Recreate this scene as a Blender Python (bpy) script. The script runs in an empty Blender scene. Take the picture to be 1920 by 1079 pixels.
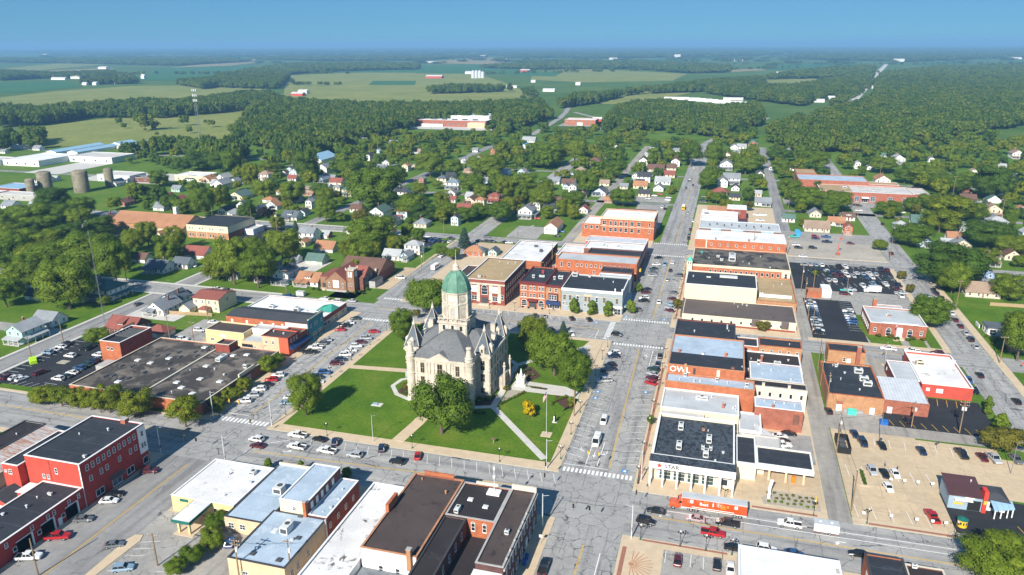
import bpy, math, random
from mathutils import Vector, Matrix
R=math.radians
sc=bpy.context.scene
COL=sc.collection
# ---------------------------------------------------------------- camera, sky, sun, exposure
cam_d=bpy.data.cameras.new('camera'); cam=bpy.data.objects.new('camera',cam_d); COL.objects.link(cam)
cam_d.sensor_width=36; cam_d.lens=26.44; cam_d.clip_start=1; cam_d.clip_end=90000
cam.matrix_world=Matrix.Translation((0,0,115))@Matrix.Rotation(R(15.807),4,'Z')@Matrix.Rotation(R(90-17.976),4,'X')@Matrix.Rotation(R(-0.209),4,'Z')
sc.camera=cam
SUN_EL=33.5; SUN_AZ=9.5          # shadows fall 9.5 degrees to the right of the main street's direction
wd=bpy.data.worlds.new('World'); sc.world=wd; wd.use_nodes=True
_nt=wd.node_tree; _bg=_nt.nodes['Background']
_sky=_nt.nodes.new('ShaderNodeTexSky'); _sky.sky_type='NISHITA'; _sky.sun_disc=False
_sky.sun_elevation=R(SUN_EL); _sky.sun_rotation=R(180+SUN_AZ); _sky.altitude=3000
_sky.air_density=1.0; _sky.dust_density=0.0; _sky.ozone_density=3.0
_tint=_nt.nodes.new('ShaderNodeMix'); _tint.data_type='RGBA'; _tint.blend_type='MULTIPLY'; _tint.inputs[0].default_value=1; _tint.inputs[7].default_value=(.34,.78,1.2,1)   # one even response curve and white balance for the whole sky
_gm=_nt.nodes.new('ShaderNodeGamma'); _gm.inputs[1].default_value=.4; _nt.links.new(_sky.outputs[0],_gm.inputs[0])
_nt.links.new(_gm.outputs[0],_tint.inputs[6]); _nt.links.new(_tint.outputs[2],_bg.inputs[0]); _bg.inputs[1].default_value=0.15
sd=bpy.data.lights.new('sun','SUN'); sd.energy=5.0; sd.angle=R(0.53); sd.color=(1,0.94,0.84)
sun=bpy.data.objects.new('sun',sd); COL.objects.link(sun)
_d=Vector((math.sin(R(SUN_AZ))*math.cos(R(SUN_EL)),math.cos(R(SUN_AZ))*math.cos(R(SUN_EL)),-math.sin(R(SUN_EL))))
sun.rotation_euler=_d.to_track_quat('-Z','Y').to_euler(); sun.location=(-60,-300,300)
sc.view_settings.view_transform='Standard'; sc.view_settings.look='None'
sc.view_settings.exposure=0.62; sc.view_settings.gamma=1; sc.view_settings.use_curve_mapping=False
sc.cycles.max_bounces=6; sc.cycles.diffuse_bounces=3; sc.cycles.glossy_bounces=2; sc.cycles.transmission_bounces=2
sc.cycles.volume_bounces=0; sc.cycles.use_denoising=True
rnd=random.Random(7)
# ---------------------------------------------------------------- materials
def s2l(c): return tuple(((v/255)/12.92 if v/255<=.04045 else ((v/255+.055)/1.055)**2.4) for v in c)
MATS={}
def newmat(name):
    m=bpy.data.materials.new(name); m.use_nodes=True; MATS[name]=m
    return m,m.node_tree.nodes,m.node_tree.links,m.node_tree.nodes['Principled BSDF']
def N(nd,t,**k):
    n=nd.new(t)
    for a,b in k.items():
        if a.startswith('i_'): n.inputs[a[2:].replace('_',' ')].default_value=b
        else: setattr(n,a,b)
    return n
def ramp(nd,els,interp='LINEAR'):
    r=nd.new('ShaderNodeValToRGB'); r.color_ramp.interpolation=interp
    e=r.color_ramp.elements
    while len(e)<len(els): e.new(.5)
    for q,(p,c) in zip(e,els): q.position=p; q.color=(*c,1) if len(c)==3 else c
    return r
def mixc(nd,lk,a,b,fac,mode='MIX'):
    m=nd.new('ShaderNodeMix'); m.data_type='RGBA'; m.blend_type=mode
    for s,v in ((m.inputs[0],fac),(m.inputs[6],a),(m.inputs[7],b)):
        if hasattr(v,'is_linked') or hasattr(v,'links'): lk.new(v,s)
        else: s.default_value=v if not isinstance(v,tuple) else ((*v,1) if len(v)==3 else v)
    return m.outputs[2]
def wpos(nd,lk,sc=(1,1,1)):
    g=nd.new('ShaderNodeNewGeometry'); mp=nd.new('ShaderNodeMapping'); mp.inputs['Scale'].default_value=sc
    lk.new(g.outputs['Position'],mp.inputs['Vector']); return mp.outputs[0]
def noise(nd,lk,v,scale,detail=4,rough=.6,dist=0):
    n=N(nd,'ShaderNodeTexNoise',i_Scale=scale,i_Detail=detail,i_Roughness=rough,i_Distortion=dist)
    lk.new(v,n.inputs['Vector']); return n.outputs[0]
def M(name,col,rough=.8,var=.18,scale=.6,metal=0,spec=.3,fine=8.,bump=0.):
    """plain weathered surface: base colour broken up by two scales of noise"""
    if name in MATS: return MATS[name]
    m,nd,lk,p=newmat(name); v=wpos(nd,lk)
    n1=noise(nd,lk,v,scale,5); n2=noise(nd,lk,v,fine,2)
    r=ramp(nd,[(.3,tuple(c*(1-var) for c in col)),(.7,tuple(min(1,c*(1+var)) for c in col))]); lk.new(n1,r.inputs[0])
    r2=ramp(nd,[(.3,(1-var*.6,)*3),(.7,(1,)*3)]); lk.new(n2,r2.inputs[0])
    lk.new(mixc(nd,lk,r.outputs[0],r2.outputs[0],1.,'MULTIPLY'),p.inputs['Base Color'])
    p.inputs['Roughness'].default_value=rough; p.inputs['Metallic'].default_value=metal; p.inputs['Specular IOR Level'].default_value=spec
    if bump:
        b=N(nd,'ShaderNodeBump',i_Strength=bump,i_Distance=.05); lk.new(n2,b.inputs['Height']); lk.new(b.outputs[0],p.inputs['Normal'])
    return m
def cracked(name,base,tar,cell=5.,w=.02,amount=.5,var=.2,fine=1.,el=(1,1),streak=None,joint=0):
    """old paving: blotches, wheel-track streaks along the street, broken tar-sealed cracks and joints"""
    m,nd,lk,p=newmat(name); v=wpos(nd,lk)
    big=noise(nd,lk,v,.05,5,.65); mid=noise(nd,lk,v,.5,5,.7); sm=noise(nd,lk,v,9,3)
    r=ramp(nd,[(.28,tuple(c*(1-var) for c in base)),(.72,tuple(c*(1+var) for c in base))]); lk.new(big,r.inputs[0])
    r2=ramp(nd,[(.3,(.84,.84,.85)),(.62,(1.03,1.03,1.02))]); lk.new(mid,r2.inputs[0])
    c=mixc(nd,lk,r.outputs[0],r2.outputs[0],1.,'MULTIPLY')
    pv=N(nd,'ShaderNodeTexVoronoi',feature='F1',distance='CHEBYCHEV',i_Scale=1/13,i_Randomness=.75); lk.new(v,pv.inputs['Vector']); pr=ramp(nd,[(0,(.86,.86,.87)),(.25,(.97,.97,.97)),(.6,(1,1,1)),(1,(1.07,1.06,1.04))]); lk.new(pv.outputs['Color'],pr.inputs[0]); c=mixc(nd,lk,c,pr.outputs[0],1.,'MULTIPLY')
    if streak:
        n=noise(nd,lk,wpos(nd,lk,(streak[0],streak[1],1)),1.,3,.5); k=ramp(nd,[(.36,(.76,.76,.77)),(.5,(1,1,1)),(.66,(1.08,1.07,1.05))]); lk.new(n,k.inputs[0]); c=mixc(nd,lk,c,k.outputs[0],1.,'MULTIPLY')
    r3=ramp(nd,[(.35,(.92,.92,.92)),(.6,(1.02,1.02,1.02))]); lk.new(sm,r3.inputs[0])
    c=mixc(nd,lk,c,r3.outputs[0],1.,'MULTIPLY')
    def net(cl,wd,g0,g1,wobble,amp,top,seed):
        wob=N(nd,'ShaderNodeTexNoise',i_Scale=wobble,i_Detail=5,i_Roughness=.7); lk.new(v,wob.inputs['Vector'])
        dv=nd.new('ShaderNodeVectorMath'); dv.operation='MULTIPLY_ADD'; dv.inputs[1].default_value=(amp,amp,0); lk.new(wob.outputs['Color'],dv.inputs[0]); lk.new(v,dv.inputs[2])
        fl=nd.new('ShaderNodeVectorMath'); fl.operation='MULTIPLY'; fl.inputs[1].default_value=(el[0],el[1],0); lk.new(dv.outputs[0],fl.inputs[0])
        vo=N(nd,'ShaderNodeTexVoronoi',feature='DISTANCE_TO_EDGE',i_Scale=1/cl); lk.new(fl.outputs[0],vo.inputs['Vector'])
        cr=ramp(nd,[(wd*.4,(1,1,1)),(wd,(0,0,0))]); lk.new(vo.outputs['Distance'],cr.inputs[0])
        mp=nd.new('ShaderNodeMapping'); mp.inputs['Location'].default_value=(seed*31.7,seed*17.3,0); lk.new(v,mp.inputs[0])
        ga=noise(nd,lk,mp.outputs[0],.12,5,.7); gr=ramp(nd,[(g0,(0,0,0)),(g1,(top,)*3)]); lk.new(ga,gr.inputs[0])
        mk=nd.new('ShaderNodeMath'); mk.operation='MULTIPLY'; lk.new(cr.outputs[0],mk.inputs[0]); lk.new(gr.outputs[0],mk.inputs[1]); return mk.outputs[0]
    a=net(cell,w,1-amount-.08,1-amount+.06,.45,3.6,.95,1); b2=net(cell*.47,w*1.5,.54,.66,.8,2.0,fine*.85,2)
    ad=nd.new('ShaderNodeMath'); ad.operation='MAXIMUM'; lk.new(a,ad.inputs[0]); lk.new(b2,ad.inputs[1]); out=ad.outputs[0]
    if joint:
        s=nd.new('ShaderNodeSeparateXYZ'); wb=noise(nd,lk,v,.25,3); lk.new(v,s.inputs[0])
        for ax,sp in ((0,joint),(1,joint*1.07)):
            q=nd.new('ShaderNodeMath'); q.operation='MULTIPLY_ADD'; q.inputs[1].default_value=.9; lk.new(wb,q.inputs[0]); lk.new(s.outputs[ax],q.inputs[2])
            d=nd.new('ShaderNodeMath'); d.operation='MULTIPLY'; d.inputs[1].default_value=1/sp; lk.new(q.outputs[0],d.inputs[0])
            f=nd.new('ShaderNodeMath'); f.operation='FRACT'; lk.new(d.outputs[0],f.inputs[0]); kk=ramp(nd,[(0,(.6,)*3),(.1/sp,(.6,)*3),(.22/sp,(0,)*3)]); lk.new(f.outputs[0],kk.inputs[0])
            gg=noise(nd,lk,v,.09,2); g2=ramp(nd,[(.44,(0,)*3),(.52,(1,)*3)]); lk.new(gg,g2.inputs[0]); z=nd.new('ShaderNodeMath'); z.operation='MULTIPLY'; lk.new(kk.outputs[0],z.inputs[0]); lk.new(g2.outputs[0],z.inputs[1])
            mx=nd.new('ShaderNodeMath'); mx.operation='MAXIMUM'; lk.new(out,mx.inputs[0]); lk.new(z.outputs[0],mx.inputs[1]); out=mx.outputs[0]
    c=mixc(nd,lk,c,tar,out)
    lk.new(c,p.inputs['Base Color']); p.inputs['Roughness'].default_value=.85; p.inputs['Specular IOR Level'].default_value=.25
    return m
def roofm(name,base,stain,amount=.45,sscale=.35,seam=0,seamcol=None,rough=.75,var=.12,stretch=(1,1,1)):
    """flat roof: membrane colour with stains of their own shape and lap seams"""
    m,nd,lk,p=newmat(name); v=wpos(nd,lk,stretch)
    n1=noise(nd,lk,v,sscale,6,.7,.6); n2=noise(nd,lk,v,.12,4); n3=noise(nd,lk,v,5,3)
    r=ramp(nd,[(.35,tuple(c*(1-var) for c in base)),(.65,tuple(min(1,c*(1+var)) for c in base))]); lk.new(n2,r.inputs[0])
    k=ramp(nd,[(amount-.06,(1,1,1)),(amount+.02,(0,0,0))]); lk.new(n1,k.inputs[0])
    c=mixc(nd,lk,r.outputs[0],stain,k.outputs[0])
    r3=ramp(nd,[(.35,(.86,.86,.86)),(.6,(1.03,1.03,1.03))]); lk.new(n3,r3.inputs[0]); c=mixc(nd,lk,c,r3.outputs[0],1.,'MULTIPLY')
    if seam:
        s=nd.new('ShaderNodeSeparateXYZ'); lk.new(wpos(nd,lk),s.inputs[0])
        a=nd.new('ShaderNodeMath'); a.operation='MULTIPLY'; a.inputs[1].default_value=1/seam; lk.new(s.outputs[1],a.inputs[0])
        f=nd.new('ShaderNodeMath'); f.operation='FRACT'; lk.new(a.outputs[0],f.inputs[0])
        k2=ramp(nd,[(.03,(.55,)*3),(.05,(0,)*3)]); lk.new(f.outputs[0],k2.inputs[0]); c=mixc(nd,lk,c,seamcol or tuple(q*.7 for q in base),k2.outputs[0])
    lk.new(c,p.inputs['Base Color']); p.inputs['Roughness'].default_value=rough; p.inputs['Specular IOR Level'].default_value=.3
    return m
def ribbed(name,c1,c2,pitch=.8,axis=0,rough=.5,metal=.2,rust=None):
    m,nd,lk,p=newmat(name); v=wpos(nd,lk); s=nd.new('ShaderNodeSeparateXYZ'); lk.new(v,s.inputs[0])
    a=nd.new('ShaderNodeMath'); a.operation='MULTIPLY'; a.inputs[1].default_value=1/pitch; lk.new(s.outputs[axis],a.inputs[0])
    f=nd.new('ShaderNodeMath'); f.operation='FRACT'; lk.new(a.outputs[0],f.inputs[0])
    k=ramp(nd,[(.75,c1),(.82,c2),(.95,c2),(1,c1)]); lk.new(f.outputs[0],k.inputs[0]); c=k.outputs[0]
    n1=noise(nd,lk,v,.4,5,.65)
    r=ramp(nd,[(.3,(.82,)*3),(.6,(1,)*3)]); lk.new(n1,r.inputs[0]); c=mixc(nd,lk,c,r.outputs[0],1.,'MULTIPLY')
    if rust:
        n2=noise(nd,lk,wpos(nd,lk,(.25,1.6,1)),.9,5,.7); k2=ramp(nd,[(.44,(0,0,0)),(.62,(1,1,1))]); lk.new(n2,k2.inputs[0]); c=mixc(nd,lk,c,rust,k2.outputs[0])
    lk.new(c,p.inputs['Base Color']); p.inputs['Roughness'].default_value=rough; p.inputs['Metallic'].default_value=metal
    return m
def brickm(name,c1,c2,mortar=None):
    """brickwork: course-scale pattern and weathered patches"""
    m,nd,lk,p=newmat(name); g=nd.new('ShaderNodeNewGeometry'); s=nd.new('ShaderNodeSeparateXYZ'); lk.new(g.outputs['Position'],s.inputs[0])
    ad=nd.new('ShaderNodeMath'); lk.new(s.outputs[0],ad.inputs[0]); lk.new(s.outputs[1],ad.inputs[1])
    cb=nd.new('ShaderNodeCombineXYZ'); lk.new(ad.outputs[0],cb.inputs[0]); lk.new(s.outputs[2],cb.inputs[1])
    b=N(nd,'ShaderNodeTexBrick',i_Scale=1.,i_Mortar_Size=.012); b.inputs['Brick Width'].default_value=.24; b.inputs['Row Height'].default_value=.085
    b.inputs['Color1'].default_value=(*c1,1); b.inputs['Color2'].default_value=(*c2,1); b.inputs['Mortar'].default_value=(*(mortar or tuple(.7*x+.07 for x in c1)),1)
    lk.new(cb.outputs[0],b.inputs['Vector'])
    n=noise(nd,lk,g.outputs['Position'],.5,5,.7); r=ramp(nd,[(.3,(.68,.66,.66)),(.65,(1.06,1.05,1.03))]); lk.new(n,r.inputs[0])
    lk.new(mixc(nd,lk,b.outputs[0],r.outputs[0],1.,'MULTIPLY'),p.inputs['Base Color']); p.inputs['Roughness'].default_value=.9; p.inputs['Specular IOR Level'].default_value=.2
    return m
def blockm(name,c1,c2):
    m=brickm(name,c1,c2,tuple(q*.72 for q in c1)); b=[n for n in m.node_tree.nodes if n.type=='TEX_BRICK'][0]
    b.inputs['Brick Width'].default_value=1.3; b.inputs['Row Height'].default_value=.55; b.inputs['Mortar Size'].default_value=.035; return m
def grassm(name,c1,c2,c3,s1=.08,s2=1.2,mow=0,ang=0):
    m,nd,lk,p=newmat(name); v=wpos(nd,lk)
    n1=noise(nd,lk,v,s1,5,.65); n2=noise(nd,lk,v,s2,6,.75)
    r=ramp(nd,[(.3,c1),(.5,c2),(.72,c3)]); lk.new(n1,r.inputs[0])
    r2=ramp(nd,[(.3,(.62,.68,.6)),(.7,(1.18,1.12,1.1))]); lk.new(n2,r2.inputs[0])
    c=mixc(nd,lk,r.outputs[0],r2.outputs[0],1.,'MULTIPLY')
    if mow:
        mp=nd.new('ShaderNodeMapping'); mp.inputs['Rotation'].default_value=(0,0,ang); lk.new(v,mp.inputs[0])
        w=N(nd,'ShaderNodeTexWave',i_Scale=mow,i_Distortion=1.2,i_Detail=2); lk.new(mp.outputs[0],w.inputs['Vector'])
        r3=ramp(nd,[(.3,(.88,.9,.88)),(.7,(1.06,1.05,1.05))]); lk.new(w.outputs[0],r3.inputs[0]); c=mixc(nd,lk,c,r3.outputs[0],1.,'MULTIPLY')
    lk.new(c,p.inputs['Base Color']); p.inputs['Roughness'].default_value=.95; p.inputs['Specular IOR Level'].default_value=.1
    b=N(nd,'ShaderNodeBump',i_Strength=.5,i_Distance=.3); lk.new(n2,b.inputs['Height']); lk.new(b.outputs[0],p.inputs['Normal'])
    return m
def leafm(name,cols,trans=.4):
    """foliage: hue differs from tree to tree and from leaf to leaf"""
    m,nd,lk,p=newmat(name); oi=nd.new('ShaderNodeObjectInfo'); g=nd.new('ShaderNodeNewGeometry')
    r=ramp(nd,[(i/(len(cols)-1),c) for i,c in enumerate(cols)]); lk.new(oi.outputs['Random'],r.inputs[0])
    r2=ramp(nd,[(0,(.66,.72,.6)),(.5,(1,1,1)),(1,(1.35,1.22,1.05))]); lk.new(g.outputs['Random Per Island'],r2.inputs[0])
    c=mixc(nd,lk,r.outputs[0],r2.outputs[0],1.,'MULTIPLY')
    n=noise(nd,lk,g.outputs['Position'],.35,3); r3=ramp(nd,[(.35,(.8,.84,.78)),(.65,(1.18,1.12,1.1))]); lk.new(n,r3.inputs[0]); c=mixc(nd,lk,c,r3.outputs[0],1.,'MULTIPLY')
    lk.new(c,p.inputs['Base Color']); p.inputs['Roughness'].default_value=.6; p.inputs['Specular IOR Level'].default_value=.18
    t=nd.new('ShaderNodeBsdfTranslucent'); lk.new(mixc(nd,lk,c,(1.2,1.25,.6,1),1.,'MULTIPLY'),t.inputs[0])
    mx=nd.new('ShaderNodeMixShader'); mx.inputs[0].default_value=trans; lk.new(p.outputs[0],mx.inputs[1]); lk.new(t.outputs[0],mx.inputs[2]); lk.new(mx.outputs[0],nd['Material Output'].inputs[0])
    return m
def paint(name,col,rough=.28,metal=0.,coat=.6):
    if name in MATS: return MATS[name]
    m,nd,lk,p=newmat(name); v=wpos(nd,lk); n=noise(nd,lk,v,2.5,4)
    r=ramp(nd,[(.3,tuple(c*.86 for c in col)),(.7,tuple(min(1,c*1.05) for c in col))]); lk.new(n,r.inputs[0]); lk.new(r.outputs[0],p.inputs['Base Color'])
    p.inputs['Roughness'].default_value=rough; p.inputs['Metallic'].default_value=metal; p.inputs['Coat Weight'].default_value=coat; p.inputs['Coat Roughness'].default_value=.08
    return m
def glassm(name,col=(.02,.03,.04),rough=.08):
    if name in MATS: return MATS[name]
    m,nd,lk,p=newmat(name); n=noise(nd,lk,wpos(nd,lk),.8,2); r=ramp(nd,[(.35,tuple(c*.6 for c in col)),(.65,tuple(c*1.5 for c in col))]); lk.new(n,r.inputs[0]); lk.new(r.outputs[0],p.inputs['Base Color'])
    p.inputs['Roughness'].default_value=rough; p.inputs['Specular IOR Level'].default_value=.6; return m
# paving and ground
cracked('road',(.37,.365,.355),(.065,.066,.07),5.4,.015,.52,.12,.7,(.6,1.),(.02,.42),6.)
cracked('road_y',(.38,.375,.365),(.065,.066,.07),4.2,.018,.56,.12,1.,(1.,.62),(.42,.02),5.)
cracked('road_main',(.37,.365,.355),(.06,.061,.065),4.2,.019,.56,.12,.9,(1.,.75),(.36,.02),5.)
cracked('road_worn',(.39,.385,.375),(.06,.06,.065),3.2,.024,.64,.14,1.,(1.,.5),(.5,.03),0)
cracked('crossing',(.36,.355,.345),(.06,.06,.065),4.8,.017,.54,.12,.6,(1.,1.),None,5.)
cracked('road_grey',(.30,.295,.29),(.06,.06,.063),7.,.011,.44,.12,.3,(1.,.5),(.3,.015))
cracked('alley',(.36,.335,.30),(.10,.09,.08),4.5,.009,.34,.22,.6,(1.,.6),(.5,.03))
cracked('black_asphalt',(.030,.033,.039),(.018,.018,.02),9.,.006,.3,.3,.3)
cracked('tan_concrete',(.58,.455,.305),(.30,.225,.15),8.,.004,.35,.1,.2,(1,1),None,6.)
cracked('old_lot',(.37,.355,.33),(.08,.08,.078),4.,.02,.52,.2,1.)
cracked('gravel_lot',(.43,.39,.33),(.27,.24,.19),7.,.012,.3,.2,.5)
M('walk_tan',(.60,.475,.325),.85,.1,.4,fine=2); M('walk_light',(.58,.56,.52),.85,.1,.4,fine=2); M('kerb',(.54,.48,.38),.85,.15,1.)
M('paver_red',(.36,.16,.11),.85,.2,2.); M('mulch',(.09,.05,.035),.95,.35,2.,fine=12); M('gravel_bed',(.42,.38,.31),.95,.25,3.,fine=15)
M('stripe_white',(.82,.82,.80),.7,.12,3.); M('stripe_yellow',(.72,.45,.06),.7,.15,2.); M('stripe_blue',(.10,.28,.55),.7,.15,3.); M('teal_paint',(.05,.45,.42),.6,.1)
grassm('lawn',(.070,.150,.012),(.105,.195,.016),(.165,.225,.030),.09,1.1,.30,R(38))
grassm('grass',(.075,.15,.018),(.105,.195,.022),(.16,.225,.045),.03,.5)
grassm('far_grass',(.06,.125,.025),(.09,.165,.03),(.14,.20,.05),.004,.06)
grassm('corn',(.20,.24,.065),(.25,.28,.08),(.32,.315,.11),.010,.15,.05,R(60))
grassm('soy',(.045,.145,.05),(.055,.165,.06),(.07,.175,.06),.006,.1)
grassm('tan_field',(.30,.24,.12),(.34,.28,.14),(.26,.25,.10),.008,.1)
# walls
brickm('brick_red',(.30,.065,.04),(.24,.05,.033)); brickm('brick_orange',(.50,.155,.06),(.42,.12,.045)); brickm('brick_brown',(.22,.085,.055),(.17,.065,.045))
brickm('brick_rose',(.40,.13,.075),(.33,.10,.06)); brickm('brick_tan',(.52,.27,.13),(.45,.22,.10)); brickm('brick_church',(.34,.185,.105),(.28,.15,.085)); brickm('brick_dark',(.115,.045,.04),(.09,.04,.038))
blockm('limestone',(.66,.60,.505),(.60,.545,.455)); blockm('limestone_shade',(.55,.495,.41),(.50,.45,.37))  # second stone is a darker tone for plinth, portals and window frames
M('paint_red',(.36,.035,.03),.75,.12); M('paint_barn',(.50,.075,.05),.75,.1); M('paint_white',(.78,.77,.75),.7,.08); M('paint_cream',(.72,.62,.44),.8,.08)
M('paint_yellow',(.72,.56,.28),.8,.1); M('paint_grey',(.30,.35,.37),.75,.1); M('paint_teal',(.02,.22,.27),.7,.1); M('paint_orange',(.60,.12,.06),.75,.1); M('paint_bluegrey',(.30,.40,.48),.7,.1)
M('paint_tan',(.62,.47,.31),.8,.1); M('stucco',(.66,.60,.48),.85,.08); M('paint_blue',(.35,.48,.72),.7,.08); M('paint_mint',(.40,.62,.54),.7,.08); M('paint_ltblue',(.55,.68,.76),.7,.08)
M('paint_beige',(.62,.53,.42),.8,.08); M('paint_greygreen',(.42,.47,.40),.8,.08);  M('stone_grey',(.42,.41,.39),.85,.15)
M('trim_white',(.82,.82,.80),.6,.05); M('trim_dark',(.06,.06,.065),.6,.1); M('trim_maroon',(.16,.03,.035),.6,.1); M('trim_green',(.015,.14,.11),.5,.1); M('navy_awning',(.02,.045,.13),.7,.1); M('brown_metal',(.16,.10,.085),.5,.12)
M('wood',(.33,.20,.10),.85,.2,2.); M('pole_wood',(.26,.18,.11),.9,.2,1.5); M('fence_wood',(.45,.32,.19),.9,.2,2.); M('steel',(.55,.56,.57),.4,.1,metal=.6); M('galv',(.62,.64,.66),.5,.08,metal=.2); M('black_iron',(.02,.022,.022),.5,.1); M('green_iron',(.02,.11,.085),.5,.1)
M('hvac',(.66,.68,.66),.5,.1,1.5); M('hvac_dark',(.08,.085,.09),.6,.1); M('rubber',(.02,.02,.021),.85,.1); M('hub',(.5,.5,.52),.35,.1,metal=.5); M('copper',(.125,.27,.195),.6,.32,.5,fine=1.2); M('flag_red',(.5,.03,.05),.8,.05); M('flag_blue',(.03,.05,.2),.8,.05); M('orange_plastic',(.75,.2,.02),.5,.05); M('lime_bin',(.45,.75,.02),.5,.05); M('blue_bin',(.02,.13,.45),.5,.08); M('turq_bin',(.08,.55,.45),.6,.1); M('skin',(.5,.3,.2),.6,.05); M('cloth_dark',(.03,.03,.04),.9,.1); M('cloth_grey',(.25,.26,.3),.9,.1); M('hair',(.04,.025,.02),.8,.1); M('sig_yellow',(.75,.48,.03),.5,.05); M('lamp_red',(.6,.02,.02),.4,.02); M('sign_blue',(.06,.35,.7),.6,.05); M('sign_red',(.7,.06,.04),.5,.05)
roofm('slate_roof',(.165,.172,.178),(.12,.125,.13),.45,1.2,.4,(.12,.125,.13),.9); M('silo_concrete',(.24,.215,.155),.95,.35,.3,fine=2); M('mast_steel',(.20,.21,.23),.6,.1); M('brick_patch',(.50,.24,.13),.9,.2)
glassm('glass'); glassm('glass_green',(.05,.10,.08)); glassm('glass_teal',(.03,.065,.06)); glassm('glass_brown',(.035,.028,.018)); glassm('car_glass',(.012,.014,.017),.05); glassm('glass_blue',(.04,.08,.13)); M('blind',(.75,.75,.72),.6,.1,3.)
M('headlamp',(.75,.76,.78),.15,.05); M('tail_red',(.35,.01,.01),.25,.05)
# roofs
roofm('roof_black',(.032,.037,.046),(.055,.06,.07),.42,.3,5.5,(.085,.09,.10)); roofm('roof_black2',(.036,.030,.031),(.055,.05,.052),.4,.4); roofm('roof_brown',(.082,.062,.056),(.045,.034,.032),.42,.35)
roofm('roof_blue',(.40,.50,.60),(.50,.58,.66),.45,.3,6.,(.30,.38,.48)); roofm('roof_white',(.80,.80,.79),(.55,.53,.51),.36,.35,6.,(.62,.62,.62)); roofm('roof_grey',(.50,.53,.55),(.38,.40,.42),.38,.3,6.,(.38,.4,.42))
roofm('roof_patched',(.74,.73,.71),(.12,.085,.075),.41,.22); roofm('roof_mottled',(.155,.135,.11),(.045,.04,.037),.50,.16,var=.3); roofm('roof_gravel',(.175,.15,.125),(.06,.052,.047),.53,.13,var=.35); roofm('roof_tan',(.42,.31,.17),(.28,.21,.12),.40,.5)
roofm('roof_wornwhite',(.76,.75,.74),(.42,.38,.36),.40,.25); roofm('roof_mansard',(.125,.10,.09),(.03,.027,.03),.37,.3); roofm('roof_slabs',(.07,.085,.105),(.025,.03,.037),.5,1.1,1.6,(.03,.035,.045),stretch=(1.,.7,1)); roofm('roof_lightgrey',(.60,.58,.55),(.45,.43,.40),.4,.4)
ribbed('roof_ribwhite',(.76,.78,.80),(.62,.64,.67),1.,0); ribbed('roof_rust',(.62,.60,.58),(.45,.43,.42),1.2,1,.6,.1,(.42,.17,.07)); ribbed('roof_maroonrib',(.115,.05,.05),(.07,.035,.035),.6,0,.5,.1); ribbed('roof_ribgrey',(.42,.44,.46),(.30,.32,.34),.6,1); ribbed('roof_bluemetal',(.40,.62,.78),(.32,.52,.7),1.5,0); ribbed('roof_tealmetal',(.08,.42,.32),(.06,.32,.25),.8,0)
for k,c in dict(grey=(.24,.26,.28),ltgrey=(.38,.40,.41),dark=(.055,.06,.07),slate=(.11,.13,.155),brown=(.15,.085,.065),red=(.27,.09,.07),orange=(.40,.20,.11),tan=(.33,.24,.18),green=(.10,.17,.15),greyblue=(.20,.245,.29),blue=(.10,.36,.66)).items():
    roofm('shingle_'+k,c,tuple(q*.78 for q in c),.45,1.5,.35,tuple(q*.82 for q in c),.9)
leafm('leaf_mid',[(0.116,0.198,0.019),(0.153,0.235,0.022),(0.189,0.260,0.025)]); leafm('leaf_dark',[(0.064,0.134,0.020),(0.086,0.162,0.022),(0.111,0.186,0.022)]); leafm('leaf_lime',[(0.168,0.226,0.017),(0.196,0.248,0.018),(0.218,0.259,0.020)]); leafm('leaf_olive',[(0.143,0.149,0.024),(0.165,0.165,0.026),(0.187,0.171,0.031)])
leafm('leaf_yellow',[(.56,.44,.008),(.6,.47,.01),(.62,.46,.012)]); leafm('leaf_purple',[(.020,.018,.02),(.03,.022,.024),(.035,.028,.025)]); leafm('leaf_blue',[(0.054,0.102,0.078),(0.066,0.120,0.096),(0.084,0.132,0.102)]); leafm('leaf_forest',[(0.059,0.121,0.018),(0.082,0.150,0.020),(0.110,0.181,0.021),(0.137,0.202,0.025),(0.161,0.204,0.027)])
M('bark',(.14,.105,.075),.95,.25,2.)
CP={}
for k,c in dict(white=(.80,.80,.79),silver=(.50,.52,.54),grey=(.16,.17,.18),black=(.012,.013,.015),navy=(.015,.028,.065),blue=(.035,.10,.24),ltblue=(.30,.42,.52),red=(.42,.012,.018),maroon=(.10,.012,.02),green=(.02,.05,.045),teal=(.05,.42,.38),orange=(.62,.085,.02),gold=(.36,.30,.2),yellow=(.7,.42,.02),purple=(.08,.03,.10),pink=(.42,.30,.31)).items():
    CP[k]=paint('car_'+k,c,.3,.15 if k in('silver','grey','blue','ltblue') else 0)
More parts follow.
